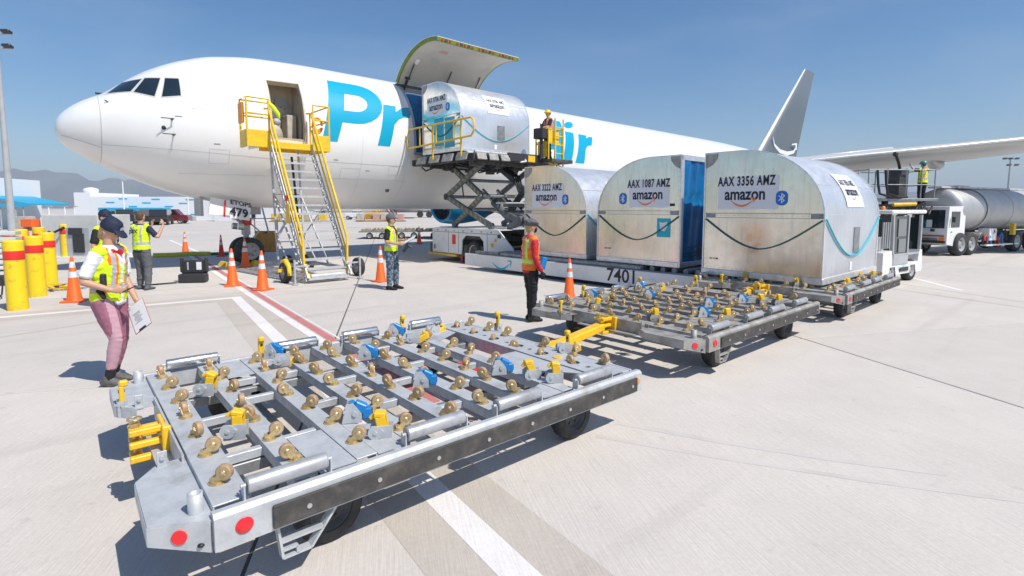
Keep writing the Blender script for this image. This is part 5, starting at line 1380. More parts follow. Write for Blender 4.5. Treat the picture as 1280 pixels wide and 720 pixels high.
for z in (.9, 1.6, 2.3, 3.0): mb.bar((SX0 + .22, -3.15, z), (SX1 - .05, -3.15, z), .03, .03)
mb.bar((SX0 + .22, -3.15, .9), (SX1 - .05, -3.15, 2.3), .025, .025); mb.bar((SX1 - .05, -3.15, .9), (SX0 + .22, -3.15, 2.3), .025, .025)
mb.build('support_frame', 'galvanized steel', stt)
mb = MB()
for x, y in ((SX0 - .33, -6.1), (SX1 + .33, -6.1), ): mb.cyl((x, y, .03), (x, y, .62), .028, 10); mb.cyl((x, y, .01), (x, y, .04), .08, 14)
mb.bar((SX0 - .35, -6.05, .45), (SX0 + .05, -6.05, .45), .04, .04); mb.bar((SX1 - .05, -6.05, .45), (SX1 + .35, -6.05, .45), .04, .04); mb.cyl((SX0 + .1, -6.0, .16), (SX1 - .1, -6.0, .16), .07, 12)
mb.build('stabilizer_jack', 'galvanized steel', stt)
for x, y in ((SX0 - .35, -5.5), (SX1 + .58, -5.5), (SX0 + .45, -3.4), (SX1, -3.4)): wheel(stt, (x, y, .26), .26, .17, 'X')
mb = MB()
for y in (-5.5,):
    x = SX0 - .35; mb.tube([(x, y - .30, .20), (x, y - .27, .42), (x, y - .05, .56), (x, y + .2, .52)], [.05, .06, .07, .05], 8)
    mb.box((SX0 - .4, y, .32), (.28, .1, .08))
mb.bar((SX0 + .06, -6.0, .12), (SX0 + .02, -5.4, 1.05), .09, .05); mb.build('fender', 'rail yellow', stt)
mb = MB(); mb.box((SX0 - .12, -5.2, 1.75), (.03, .25, .5)); mb.box((SX0 - .12, -5.1, 2.15), (.05, .05, .16), None, 1); mb.build('control_box', ['rail yellow', 'red metal'], stt)
mb = MB(); mb.bar((SX1 - .35, -3.3, 3.4), (SX1 - .3, -3.6, 1.1), .05, .05); mb.build('hydraulic_ram', 'black', stt)
jk = MB(); jk.tube([(4.34, -3.86, SZT + 1.06), (4.44, -3.95, SZT + .92), (4.56, -3.98, SZT + .74), (4.60, -3.96, SZT + .62)], [.04, .06, .06, .02], 8)
o = jk.build('hi_vis_jacket', 'hi vis yellow', None, AO, AA); tag(o, 'lime hi-vis jacket draped on the left rail of the yellow stairs', 'jacket')

# ================================================================ CONES, BOLLARDS, SMALL EQUIPMENT
def make_cone(label, h=.92, group='orange traffic cones on the apron', col='cone orange', bands=True):
    t = thing('traffic_cone', label, 'cone', group=group)
    mb = MB(); mb.box((0, 0, .018), (.36, .36, .036), R(12), 0, .012); mb.build('cone_base', col, t)
    k = h / .92; r = lambda z: .135 - (.135 - .026) * z / h
    def seg(z0, z1, m, nm, o=0): MB().lathe([(r(z0) + o, z0), (r(z1) + o, z1)], (0, 0, 0), 'Z', 22).build(nm, m, t)
    mb = MB(); mb.lathe([(.15, .03), (r(.05 * k), .06 * k), (r(h - .02), h - .02), (.018, h), (.001, h)], (0, 0, 0), 'Z', 22); mb.build('cone_body', col, t)
    if bands: seg(.50 * k, .62 * k, 'reflective white', 'reflective_band', .003); seg(.70 * k, .82 * k, 'reflective white', 'reflective_band', .003)
    return t
CONES = [((93.5, 377), 'orange traffic cone between the yellow bollards and the woman in pink leggings', 1.0), ((232, 317), 'orange traffic cone far left of the nose gear, beyond the green hose', 1.0), ((291, 357.5), 'orange traffic cone right of the black case, left one of the front pair', 1.0),
         ((328.5, 362.5), 'orange traffic cone nearest the left wheel of the yellow stairs', 1.0), ((307, 334), 'orange traffic cone standing right in front of the nose wheel', 1.0),
         ((476, 352), 'orange traffic cone just behind the man with a clipboard', 1.0), ((711.5, 373), 'orange and white traffic cone behind the middle dolly, before the 7401 panel', .92), ((524, 305), 'small far orange traffic cone to the left of the loader body', 1.0)]
cone0 = None
for (px, py), lb, k in CONES:
    p = G(px, py)
    if cone0 is None: cone0 = make_cone(lb); cone0.location = p
    else: c = copy_thing(cone0, p, random.uniform(0, 1.5), lb); c.scale = (k, k, k)
rc = make_cone('slim red traffic cone left of the nose wheels', .9, 'orange traffic cones on the apron', 'cone red'); rc.location = G(277, 320.5); rc.scale = (.8, .8, .95)
bol0 = None
BL = [((23, 387), 'yellow bollard with a red band, leftmost and nearest of the row'), ((47.5, 370.5), 'yellow bollard with a red band, second from the left in the front row'), ((63, 357), 'yellow bollard with a red band, right end of the front row above the yellow straps'),
      ((84, 324.5), 'yellow bollard with a red band standing before the grey ground power cabinet'), ((30, 344), 'yellow bollard behind the leftmost one, only its top showing'), ((52, 336), 'yellow bollard behind the gap of the front row, near the orange barrier')]
for (px, py), lb in BL:
    p = G(px, py)
    if bol0 is None:
        bol0 = thing('bollard', lb, 'bollard', p, 0, 'yellow bollards with red bands'); H0 = 1.30
        mb = MB(); mb.lathe([(.155, 0), (.152, .94), ], (0, 0, 0), 'Z', 26); mb.lathe([(.152, 1.11), (.152, 1.27), (.148, 1.298), (.12, 1.305), (.001, 1.307)], (0, 0, 0), 'Z', 26); mb.build('post', 'bollard yellow', bol0)
        MB().lathe([(.152, .94), (.1535, .945), (.1535, 1.105), (.152, 1.11)], (0, 0, 0), 'Z', 26).build('red_band', 'red stripe', bol0)
    else: copy_thing(bol0, p, 0.3, lb)
t = thing('barrier', 'orange plastic barrier behind the yellow bollards', 'barrier', G(38, 338) , R(33))
mb = MB()
for z in (.55, .95): mb.box((0, 0, z), (1.1, .06, .22), None, 0, .03)
for x in (-.5, 0, .5): mb.box((x, 0, .6), (.07, .07, 1.2), None, 0, .02); mb.box((x, 0, .04), (.1, .5, .08), None, 0, .02)
mb.build('panel', 'cone orange', t); mb = MB(); mb.box((0, -.035, .95), (.5, .005, .14)); mb.build('reflective_sheet', 'reflective white', t)
# cargo straps / chock lying by the bollards
t = thing('ratchet_straps', 'tangle of yellow straps with black ends lying by the bollards', 'straps', G(75, 362))
mb = MB(); rnd = random.Random(2)
for i in range(9):
    x = rnd.uniform(-.55, .55); y = rnd.uniform(-.35, .35); a = rnd.uniform(-.8, .8); mb.bar((x - .3 * math.cos(a), y - .3 * math.sin(a), .02 + i * .008), (x + .3 * math.cos(a), y + .3 * math.sin(a), .05 + i * .008), .07, .02)
mb.build('webbing', 'rail yellow', t); mb = MB()
for i in range(6): x = rnd.uniform(-.5, .5); y = rnd.uniform(-.3, .3); mb.box((x, y, .09), (.10, .05, .03), rnd.uniform(0, 3), 0, .006)
mb.build('buckle', 'black', t)
# ground power cabinet
cp = G(95, 325); t = thing('ground_power_cabinet', 'light grey power cabinet with a dark recess, behind the single bollard', 'cabinet', cp, R(-4))
mb = MB(); mb.box((-.2, .8, .85), (2.2, 1.5, 1.6), None, 0, .02); mb.build('housing', 'sticker pale' if 0 else 'grey paint', t)
M['cabinet grey'] = mat('cabinet grey', (.60, .60, .58), .5, var=(2, (.52, .52, .50), .45, .7)); t.children[0].data.materials[0] = M['cabinet grey']
mb = MB(); mb.box((.0, .04, .62), (1.1, .04, 1.1)); mb.box((.05, .0, 1.05), (.5, .06, .25), None, 1); mb.build('recess', ['grey paint', 'black plastic'], t)
mb = MB(); mb.box((.15, .01, .62), (.42, .05, .7)); mb.build('door', 'black plastic', t); mb = MB(); mb.tube([(-.35, 0, 1.2), (-.75, -.3, .9), (-.9, -.3, .3), (-.6, -.4, .05)], .04, 8); mb.build('power_cable', 'black', t)
mb = MB(); mb.box((-.2, .8, .06), (2.6, 1.9, .12)); mb.build('plinth', 'paint white', t)
# grey plank stack / grating at the far left
t = thing('slatted_unit', 'grey slatted equipment unit at the left edge behind the bollards', 'unit', G(-2, 356), R(30))
for k in range(8): MB().box((0, 0, .3 + k * .14), (.9, .5, .09), None, 0, .01).build('slat', 'cabinet grey', t)
MB().box((0, 0, .12), (1.0, .6, .24), None, 0, .02).build('base', 'black plastic', t)
t = thing('cable', 'thin black cable curling on the apron at the left edge', 'cable', G(0, 375)); mb = MB(); mb.tube([(-.6, .5, .5), (-.25, .35, .35), (-.05, .1, .1), (.02, -.1, .02), (-.3, -.3, .02)], .015, 6); mb.build('cord', 'black', t)
# black case
cp = G(241, 353.5); t = thing('equipment_case', 'open black plastic equipment case with a white label on the apron', 'case', cp, R(10))
mb = MB(); mb.box((0, .06, .12), (.64, .26, .22), None, 0, .03); mb.build('body', 'black plastic', t)
mb = MB(); mb.box((0, .17, .40), (.62, .10, .34), None, 0, .02)
for x in (-.29, .29): mb.box((x, .15, .45), (.05, .14, .36), None, 0, .01)
mb.build('lid', 'black plastic', t); MB().box((.12, .115, .42), (.12, .006, .20)).build('label_sheet', 'sticker white', t); MB().box((-.14, .115, .42), (.04, .006, .20)).build('label_sheet', 'grey paint', t)
mb = MB(); mb.bar((-.33, -.1, .03), (-.85, -.32, .02), .06, .025); mb.build('handle', 'black', t)
# wheel chocks, hose and cable under the nose
for q, lb in (((281, 333), 'yellow wheel chock before the left nose wheel'), ((318, 331), 'yellow wheel chock behind the nose wheel')):
    p = G(*q); t = thing('wheel_chock', lb, 'chock', p, AA); mb = MB(); mb.add([(-.16, -.3, 0), (.16, -.3, 0), (.05, -.3, .16), (-.05, -.3, .16), (-.16, .3, 0), (.16, .3, 0), (.05, .3, .16), (-.05, .3, .16)], [(0, 1, 2, 3), (7, 6, 5, 4), (0, 4, 5, 1), (1, 5, 6, 2), (2, 6, 7, 3), (3, 7, 4, 0)]); mb.build('block', 'rail yellow', t)
t = thing('ground_hose', 'green and yellow hose lying along the apron towards the nose gear', 'hose', (0, 0, 0)); mb = MB(); mb.tube([G(192, 319.5, .07), G(216, 319, .07), G(240, 317.5, .07), G(262, 317.5, .07)], .10, 8); mb.build('sleeve', 'hose yellow', t); mb = MB(); mb.tube([G(240, 317.5, .06), G(262, 317, .06), G(285, 317.5, .05)], .055, 8); mb.build('hose_line', 'hose green', t)
# wooden board and tow cart behind the gear
p = G(334, 322); t = thing('wooden_panel_cart', 'wooden panel held in a thin metal frame behind the nose gear', 'cart', p, R(5))
mb = MB(); 
for i in range(6): mb.box((-.33 + i * .133, 0, .62), (.128, .03, .82), None, 0, .004)
mb.build('board', 'wood', t); mb = MB()
for x in (-.42, .42): mb.cyl((x, .03, 0), (x, .03, 1.55), .018, 6)
mb.cyl((-.7, .03, 1.5), (1.3, .03, 1.5), .02, 6); mb.cyl((.1, -.02, .95), (-.25, -.02, 2.6), .03, 6); mb.build('frame', 'grey paint', t)
mb = MB(); mb.box((0, -.02, .96), (.12, .01, .04)); mb.build('handle_slot', 'black', t)
# high mast lamps
def mast(label, px, py, top_y, D=None, tilt=0):
    p = G(px, py) if D is None else AT(px, D); D = p.y; h = CAMH + (260 - top_y) * D / FPX
    t = thing('floodlight_mast', label, 'light mast', p); MB().lathe([(.22, 0), (.16, h * .5), (.09, h)], (0, 0, 0), 'Z', 14).build('mast', 'grey paint', t)
    mb = MB(); mb.box((0, 0, h), (2.0, .12, .10)); mb.box((.3, 0, h - .9), (1.4, .12, .1)); mb.box((0, .05, h - .45), (.12, .12, 1.1)); mb.build('crossarm', 'grey paint', t)
    for x, z in ((-.9, .1), (-.1, .1), (.8, .1), (-.3, -.8), (.8, -.8)): mb = MB(); mb.box((x, -.12, h + z), (.55, .35, .16), Matrix.Rotation(R(-25), 3, 'X'), 0, .03); mb.build('floodlight', 'black plastic', t)
    return t
mast('tall floodlight mast at the left edge, behind the bollards', 16, 296, 50)
m2 = mast('distant floodlight mast at the right above the tanker', 1256, 0, 200, 75)
mb = MB(); mb.box((-.3, -.3, 2.6), (.5, .5, .7)); 
# ================================================================ PEOPLE
def loft(mb, secs, n=14, mi=0):
    "secs: (point, radius_side, radius_depth, side_axis)"
    vs = []; N = len(secs)
    for k, (p, a, b, ax) in enumerate(secs):
        p = Vector(p); d = (Vector(secs[min(k + 1, N - 1)][0]) - Vector(secs[max(k - 1, 0)][0])).normalized()
        s = Vector(ax); s = (s - d * s.dot(d)).normalized(); t = d.cross(s)
        for i in range(n): g = 2 * PI * i / n; vs.append(p + s * a * math.cos(g) + t * b * math.sin(g))
    d0 = (Vector(secs[0][0]) - Vector(secs[1][0])).normalized() * min(secs[0][1], secs[0][2]) * .6; d1 = (Vector(secs[-1][0]) - Vector(secs[-2][0])).normalized() * min(secs[-1][1], secs[-1][2]) * .6
    fs = [(k * n + i, k * n + (i + 1) % n, (k + 1) * n + (i + 1) % n, (k + 1) * n + i) for k in range(N - 1) for i in range(n)]
    q = len(vs); vs += [Vector(secs[0][0]) + d0, Vector(secs[-1][0]) + d1]
    fs += [(q, (i + 1) % n, i) for i in range(n)] + [(q + 1, (N - 1) * n + i, (N - 1) * n + (i + 1) % n) for i in range(n)]
    return mb.add(vs, fs, mi)
def limb(mb, pts, rs, n=12):
    return loft(mb, [(p, r, r, (0, 1, .03) if abs((Vector(pts[min(i + 1, len(pts) - 1)]) - Vector(pts[max(i - 1, 0)])).normalized().y) < .8 else (1, 0, .03)) for i, (p, r) in enumerate(zip(pts, rs))], n)
from mathutils import noise as mnoise
def fuse(mb, name, mats, parent, vox=.014, smooth=3, classify=None, fold=0.0):
    me = mb.mesh('tmp', mats[0] if not isinstance(mats, str) else mats)
    ob = bpy.data.objects.new('tmp', me); C.objects.link(ob)
    r = ob.modifiers.new('r', 'REMESH'); r.mode = 'VOXEL'; r.voxel_size = vox; r.use_smooth_shade = True
    s = ob.modifiers.new('s', 'SMOOTH'); s.factor = .5; s.iterations = smooth
    dg = bpy.context.evaluated_depsgraph_get(); nm = bpy.data.meshes.new_from_object(ob.evaluated_get(dg)); bpy.data.objects.remove(ob); bpy.data.meshes.remove(me)
    nm.materials.clear()
    ml = [mats] if isinstance(mats, str) else mats
    for x in ml: nm.materials.append(M[x])
    nm.polygons.foreach_set('use_smooth', [True] * len(nm.polygons))
    if classify: nm.polygons.foreach_set('material_index', [classify(p.center) for p in nm.polygons])
    if fold:
        nm.update(); sd_ = random.random() * 50
        ns = [v.normal.copy() for v in nm.vertices]
        for v, n_ in zip(nm.vertices, ns):
            q = Vector((v.co.x * 9 + sd_, v.co.y * 9, v.co.z * 15 + v.co.y * 6)); f_ = mnoise.noise(q) + .5 * mnoise.noise(q * 2.3)
            v.co += n_ * (abs(f_) * 2 - .55) * fold
        nm.update()
    nm.name = name
    return link(name, nm, parent)
def lp(a, b, t): return Vector(a).lerp(Vector(b), t)
def person(label, pos, yaw, h=1.75, top=None, sleeves='short', shirt='black cloth', vest='hi vis yellow', trousers='grey cloth', shoes='black cloth', cap=None, hair='hair brown', skin='skin', arms=None, legs=None, lean=0.0, headdir=0.0, nod=0.0, mask=None, glove=None, vox=.016, trim='vest stripe', vest_border=None, hairlen=0, trouser_classify=None, trouser_mats=None, hand_detail=True):
    t = thing('person', label, 'person', pos, yaw); k = h / 1.75
    S = lambda p: Vector(p) * k
    def LX(z): return lean * max(0, z - .95) ** 1.0
    J = dict(hl=(0, .09, .93), kl=(.03, .10, .50), al=(-.02, .11, .08), hr=(0, -.09, .93), kr=(.03, -.10, .50), ar=(-.02, -.11, .08))
    if legs: J.update(legs)
    shz = 1.43; sl_, sr_ = Vector((LX(shz), .175, shz)), Vector((LX(shz), -.175, shz))
    A = dict(el=(LX(1.15) - .03, .24, 1.15), wl=(LX(.9) + .06, .25, .90), er=(LX(1.15) - .03, -.24, 1.15), wr=(LX(.9) + .06, -.25, .90), fl=(.2, 0, -1), fr=(.2, 0, -1))
    if arms: A.update(arms)
    tors = [(.90, .150, .105), (1.00, .160, .11), (1.12, .145, .10), (1.28, .165, .115), (1.38, .175, .11), (1.455, .13, .085), (1.50, .062, .060), (1.58, .055, .056)]
    T_ = lambda sc, z0=0, z1=9: [(S((LX(z), 0, z)), (a + sc) * k, (b + sc) * k, (0, 1, 0)) for z, a, b in tors if z0 <= z <= z1]
    hd = S((LX(1.62) + .015, 0, 1.655)); fw = Vector((math.cos(headdir) * math.cos(nod), math.sin(headdir) * math.cos(nod), -math.sin(nod))); sd = Vector((-math.sin(headdir), math.cos(headdir), 0)); upv = fw.cross(sd)
    H = lambda f, s, u: hd + (fw * f + sd * s + upv * u) * k
    def headblob(mb, g=0.0):
        loft(mb, [(H(-.005, 0, .105), .035 + g, .04 + g, sd), (H(-.005, 0, .075), .062 + g, .075 + g, sd), (H(0, 0, .03), .073 + g, .092 + g, sd), (H(.004, 0, -.02), .072 + g, .09 + g, sd), (H(.014, 0, -.07), .058 + g, .072 + g, sd), (H(.03, 0, -.108), .035 + g, .045 + g, sd)], 16)
    # body: one continuous skin
    mb = MB(); loft(mb, T_(0)); headblob(mb)
    loft(mb, [(H(.085, 0, .012), .010, .012, sd), (H(.103, 0, -.022), .016, .014, sd), (H(.088, 0, -.038), .013, .012, sd)], 8)
    for s in (-1, 1): mb.ball(H(-.005, s * .074, -.01), (.018 * k, .012 * k, .032 * k), 8)
    mb.ball(H(.083, 0, -.062), (.014 * k, .024 * k, .010 * k), 8)
    for q in ('l', 'r'):
        sh_ = sl_ if q == 'l' else sr_; limb(mb, [S(sh_), S(lp(sh_, A['e' + q], .5)), S(A['e' + q])], [.053 * k, .046 * k, .040 * k]); limb(mb, [S(A['e' + q]), S(lp(A['e' + q], A['w' + q], .3)), S(A['w' + q])], [.041 * k, .039 * k, .027 * k])
        limb(mb, [S(J['h' + q]), S(lp(J['h' + q], J['k' + q], .5)), S(J['k' + q])], [.092 * k, .075 * k, .056 * k]); limb(mb, [S(J['k' + q]), S(lp(J['k' + q], J['a' + q], .3)), S(J['a' + q])], [.055 * k, .054 * k, .038 * k])
        a = Vector(J['a' + q]); limb(mb, [S(a + Vector((-.04, 0, -.04))), S(a + Vector((.06, 0, -.045))), S(a + Vector((.17, 0, -.06)))], [.035 * k, .035 * k, .022 * k])
    hands = []
    for q, s in (('l', 1), ('r', -1)):
        w = Vector(A['w' + q]); f = Vector(A['f' + q]).normalized(); side = Vector((0, s, 0)); side = (side - f * side.dot(f)); side = side.normalized() if side.length > .2 else Vector((1, 0, 0)); pn = f.cross(side) * s
        # palm width axis = pn, thumb leaves its side
        hb = MB(); loft(hb, [(S(w), .026 * k, .020 * k, pn), (S(w + f * .05), .040 * k, .016 * k, pn), (S(w + f * .09), .042 * k, .014 * k, pn)], 10)
        if hand_detail:
            for i, (o, ln) in enumerate(((-.031, .06), (-.010, .075), (.011, .08), (.032, .07))):
                b0 = w + f * .085 + pn * o; c1 = b0 + f * ln * .5 - side * .012; c2 = b0 + f * ln * .85 - side * .035; limb(hb, [S(b0), S(c1), S(c2)], [.010 * k, .0095 * k, .008 * k], 8)
            b0 = w + f * .035 + pn * .030; limb(hb, [S(b0), S(b0 + f * .035 + pn * .028 - side * .01), S(b0 + f * .062 + pn * .034 - side * .022)], [.013 * k, .011 * k, .009 * k], 8)
        hands.append(hb)
        if not glove: mb.add(hb.v, hb.f, 0)
    fuse(mb, 'body', skin, t, vox * .75, 2)
    if glove:
        for hb in hands: 
            g = MB(); 
            g.add(hb.v, hb.f, 0); fuse(g, 'glove', glove, t, .009, 1)
    for s in (-1, 1): MB().ball(H(.083, s * .030, .018), .010 * k, 8).build('eye', 'black', t)
    # shirt
    mb = MB(); loft(mb, T_(.018, .89, 1.50))
    for q in ('l', 'r'):
        sh_ = sl_ if q == 'l' else sr_; e = A['e' + q]; w = A['w' + q]
        if sleeves == 'long': limb(mb, [S(sh_), S(lp(sh_, e, .5)), S(e)], [.066 * k, .058 * k, .050 * k]); limb(mb, [S(e), S(lp(e, w, .5)), S(lp(e, w, .95))], [.051 * k, .046 * k, .036 * k])
        elif sleeves == 'short': limb(mb, [S(sh_), S(lp(sh_, e, .4)), S(lp(sh_, e, .82))], [.068 * k, .066 * k, .066 * k])
    mb.ball(S((LX(.86), 0, .90)), (.15 * k, .175 * k, .07 * k), 12)
    fuse(mb, 'shirt', shirt, t, vox, 3, None, .009 if sleeves == 'long' else .004)
    # trousers
    mb = MB(); loft(mb, [(S((0, 0, 1.0)), .160 * k, .118 * k, (0, 1, 0)), (S((0, 0, .92)), .168 * k, .128 * k, (0, 1, 0)), (S((0, 0, .84)), .150 * k, .115 * k, (0, 1, 0))])
    tight = trousers in ('pink cloth',)
    g = .012 if tight else (.012 if trousers == 'black cloth' else .026)
    for q in ('l', 'r'):
        limb(mb, [S(J['h' + q]), S(lp(J['h' + q], J['k' + q], .5)), S(J['k' + q])], [(.098 + g * .5 + .014 * tight) * k, (.078 + g + .012 * tight) * k, (.056 + g) * k]); limb(mb, [S(J['k' + q]), S(lp(J['k' + q], J['a' + q], .3)), S(lp(J['k' + q], J['a' + q],   .93 if not tight else .74))], [(.056 + g) * k, (.056 + g) * k, (.040 + g) * k])
    fuse(mb, 'trousers', trouser_mats or trousers, t, vox, 3, (lambda c: trouser_classify(c / k)) if trouser_classify else None, .003 if tight else .012)
    for q in ('l', 'r'):
        mb = MB(); a = Vector(J['a' + q]); loft(mb, [(S(a + Vector((-.075, 0, -.035))), .040 * k, .042 * k, (0, 1, 0)), (S(a + Vector((.02, 0, -.025))), .044 * k, .05 * k, (0, 1, 0)), (S(a + Vector((.11, 0, -.045))), .048 * k, .034 * k, (0, 1, 0)), (S(a + Vector((.19, 0, -.055))), .036 * k, .024 * k, (0, 1, 0))], 14)
        limb(mb, [S(a + Vector((-.01, 0, -.03))), S(a + Vector((-.01, 0, .035)))], [.05 * k, .05 * k])
        fuse(mb, 'shoe', shoes, t, .012, 2)
        if tight: limb(MB(), [S(a + Vector((0, 0, .0))), S(lp(J['a' + q], J['k' + q], .32))], [.046 * k, .046 * k]).build('sock', 'black cloth', t)
    # vest
    if vest:
        mb = MB(); loft(mb, [(S((LX(z), 0, z)), a * k, b * k, (0, 1, 0)) for z, a, b in ((.92, .195, .148), (1.0, .195, .145), (1.14, .185, .138), (1.28, .196, .148), (1.40, .190, .135), (1.475, .125, .098))])
        for s in (sl_, sr_): mb.ball(S(Vector(s) + Vector((0, -.03 if s.y > 0 else .03, .005))), (.085 * k, .075 * k, .075 * k), 12)
        def cl(c):
            x, y, z = c.x / k - LX(c.z / k), c.y / k, c.z / k
            if abs(z - 1.06) < .028 and 1: return 1
            if abs(abs(y) - .095) < .021 and z > 1.06: return 1
            if vest_border and ((abs(abs(y) - .128) < .012 and z > 1.30) or (abs(abs(y) - .060) < .012 and z > 1.0)): return 2
            if vest_border and (.03 < abs(z - 1.06) < .042): return 2
            if x > .03 and abs(y) < .016 + max(0, z - 1.26) * .30: return 3
            return 0
        fuse(mb, 'vest', [vest, trim, vest_border or vest, shirt], t, min(vox, .013), 2, cl, .009)
    # hair and hat
    if hair:
        mb = MB(); loft(mb, [(H(-.02, 0, .118), .045, .05, sd), (H(-.022, 0, .07), .078, .088, sd), (H(-.034, 0, .01), .082, .078, sd), (H(-.045, 0, -.045 - hairlen * .4), .070, .055, sd), (H(-.05, 0, -.07 - hairlen), .045, .035, sd)], 14); fuse(mb, 'hair', hair, t, .012, 2)
    if cap:
        m_, kind = cap
        mb = MB()
        if kind == 'helmet': loft(mb, [(H(0, 0, .035), .108, .128, sd), (H(0, 0, .075), .105, .122, sd), (H(0, 0, .125), .075, .09, sd), (H(0, 0, .145), .03, .04, sd)], 16); loft(mb, [(H(.02, 0, .03), .118, .145, sd), (H(.02, 0, .04), .118, .145, sd)], 16)
        else: loft(mb, [(H(-.012, 0, .026), .094, .112, sd), (H(-.012, 0, .075), .094, .110, sd), (H(-.012, 0, .125), .070, .084, sd), (H(-.012, 0, .146), .03, .035, sd)], 16)
        if kind == 'cap': loft(mb, [(H(.07, 0, .045), .072, .02, sd), (H(.125, 0, .036), .070, .012, sd), (H(.170, 0, .020), .048, .009, sd)], 12)
        if kind == 'flat': loft(mb, [(H(-.10, 0, .075), .10, .045, sd), (H(-.02, 0, .085), .128, .055, sd), (H(.05, 0, .080), .118, .045, sd), (H(.115, 0, .050), .085, .022, sd)], 14)
        c = fuse(mb, 'cap' if kind != 'helmet' else 'helmet', m_, t, .010, 2)
        if kind == 'cap' and vox < .014: decal('cap_badge', flat2d([circ2(.024, 0, 0, 12)]), H(.088, 0, .085), sd, upv, 'sticker pale', c, .01)
    if mask:
        mb = MB(); loft(mb, [(H(.045, 0, -.018), .062, .055, sd), (H(.045, 0, -.05), .060, .056, sd), (H(.045, 0, -.09), .045, .045, sd)], 14); fuse(mb, 'face_mask', mask, t, .010, 2)
    t['k'] = k; del t['k']
    return t, S, A
# woman in the foreground looking down at her phone
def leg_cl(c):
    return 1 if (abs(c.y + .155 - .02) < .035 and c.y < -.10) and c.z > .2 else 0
W_, S_, A_ = person('woman in pink leggings, lime vest and navy cap looking down, clipboard in hand', G(143, 479), R(2), 1.75, shirt='white cloth', trousers='pink cloth', shoes='shoe grey', cap=('navy cloth', 'cap'), hair='hair blonde', vest_border='hi vis orange',
    arms=dict(er=(-.07, -.25, 1.15), wr=(.17, -.19, 1.05), fr=(1, .45, .0), el=(.03, .23, 1.12), wl=(.22, .10, .90), fl=(.6, -.3, -.7)), legs=dict(kr=(.13, -.10, .52), ar=(.03, -.11, .08), kl=(.04, .10, .50), al=(-.07, .10, .08)), lean=.08, nod=.55, headdir=-.1, vox=.011, hairlen=.05, trouser_mats=['pink cloth', 'pink light'], trouser_classify=leg_cl)
wpos = G(143, 479); wr = Matrix.Rotation(R(2), 3, 'Z')
def wl3(p): return wpos + wr @ Vector(p)
t = thing('clipboard', 'white clipboard with a red edge hanging from the woman\'s hand at the left', 'clipboard', wl3((.33, -.03, .745)), (R(74), R(-35), R(-8)))
mb = MB(); mb.box((0, 0, 0), (.24, .32, .006), None, 0, .002); mb.build('board', 'red metal', t); MB().box((.004, .0, .0045), (.225, .31, .002)).build('paper', 'sticker white', t); MB().box((.004, .0, -.0045), (.225, .31, .002)).build('paper', 'sticker white', t)
mb = MB(); mb.box((0, -.15, .009), (.09, .02, .012)); mb.build('clip', 'black', t)
mb = MB()
for i in range(7): mb.box((-.02 + .01 * (i % 2), .05 - i * .018, .0062), (.11 - .02 * (i % 3), .006, .001))
mb.build('printing', 'grey cloth', t)
t = thing('phone', 'black phone held by the woman in pink leggings', 'phone', wl3((.29, -.12, 1.045)), (R(10), R(-25), R(-5))); MB().box((0, 0, 0), (.15, .075, .01), None, 0, .004).build('casing', 'black', t)
t = thing('radio_strap', 'black gloves and radio clipped on the woman\'s vest', 'radio', wl3((.08, -.165, 1.16)), (R(0), R(0), R(-8))); mb = MB(); mb.box((0, 0, 0), (.05, .05, .12), None, 0, .01); mb.tube([(0, 0, .06), (.01, 0, .14)], .006, 6); mb.build('casing', 'black plastic', t)
mb = MB(); limb(mb, [(.02, -.01, -.06), (-.03, -.02, -.12), (.02, -.02, -.19)], [.03, .035, .02]); mb.build('hanging_glove', 'black cloth', t)
t = thing('bandana', 'red scarf round the neck of the woman in the navy cap', 'scarf', wl3((.03, 0, 0)), R(2)); mb = MB(); limb(mb, [(.02, .07, 1.44), (.09, .03, 1.44), (.14, -.02, 1.435), (.10, -.06, 1.44), (.03, -.08, 1.45)], [.02, .028, .032, .028, .02]); mb.build('cloth', 'red cloth', t)
# man taking a picture, seen from behind
PH_ = person('man in lime vest seen from behind raising a phone to photograph', G(180, 362), R(84), 1.78, shirt='navy cloth', trousers='grey cloth', shoes='grey cloth', cap=None, hair='hair brown', arms=dict(er=(.04, -.38, 1.20), wr=(.20, -.40, 1.47), fr=(.1, .1, 1), el=(.20, .26, 1.25), wl=(.36, .02, 1.46), fl=(.1, -.2, 1)), legs=dict(kr=(.02, -.12, .5), ar=(-.05, -.15, .08), kl=(.05, .10, .5), al=(.05, .12, .08)), lean=.03, vox=.018)
pm = G(180, 362) + Matrix.Rotation(R(84), 3, 'Z') @ Vector((.24, -.42, 1.60)); t = thing('phone', 'phone held up by the man photographing the aircraft', 'phone', pm, R(84)); MB().box((0, 0, 0), (.01, .15, .075), None, 0, .004).build('casing', 'black', t)
decal('back_print', text2d('JSEX', .11, .006, .9), (-.168, .03, 1.36), (0, -1, 0), (0, 0, 1), 'lettering black', PH_[0], .004)
# man with a mask behind
person('man with a navy cap and blue face mask, half hidden behind the woman', G(138, 384), R(-4), 1.82, shirt='black cloth', trousers='grey cloth', vest='hi vis yellow', vest_border='hi vis orange', cap=('navy cloth', 'cap'), mask='mask blue', nod=.2, vox=.018)
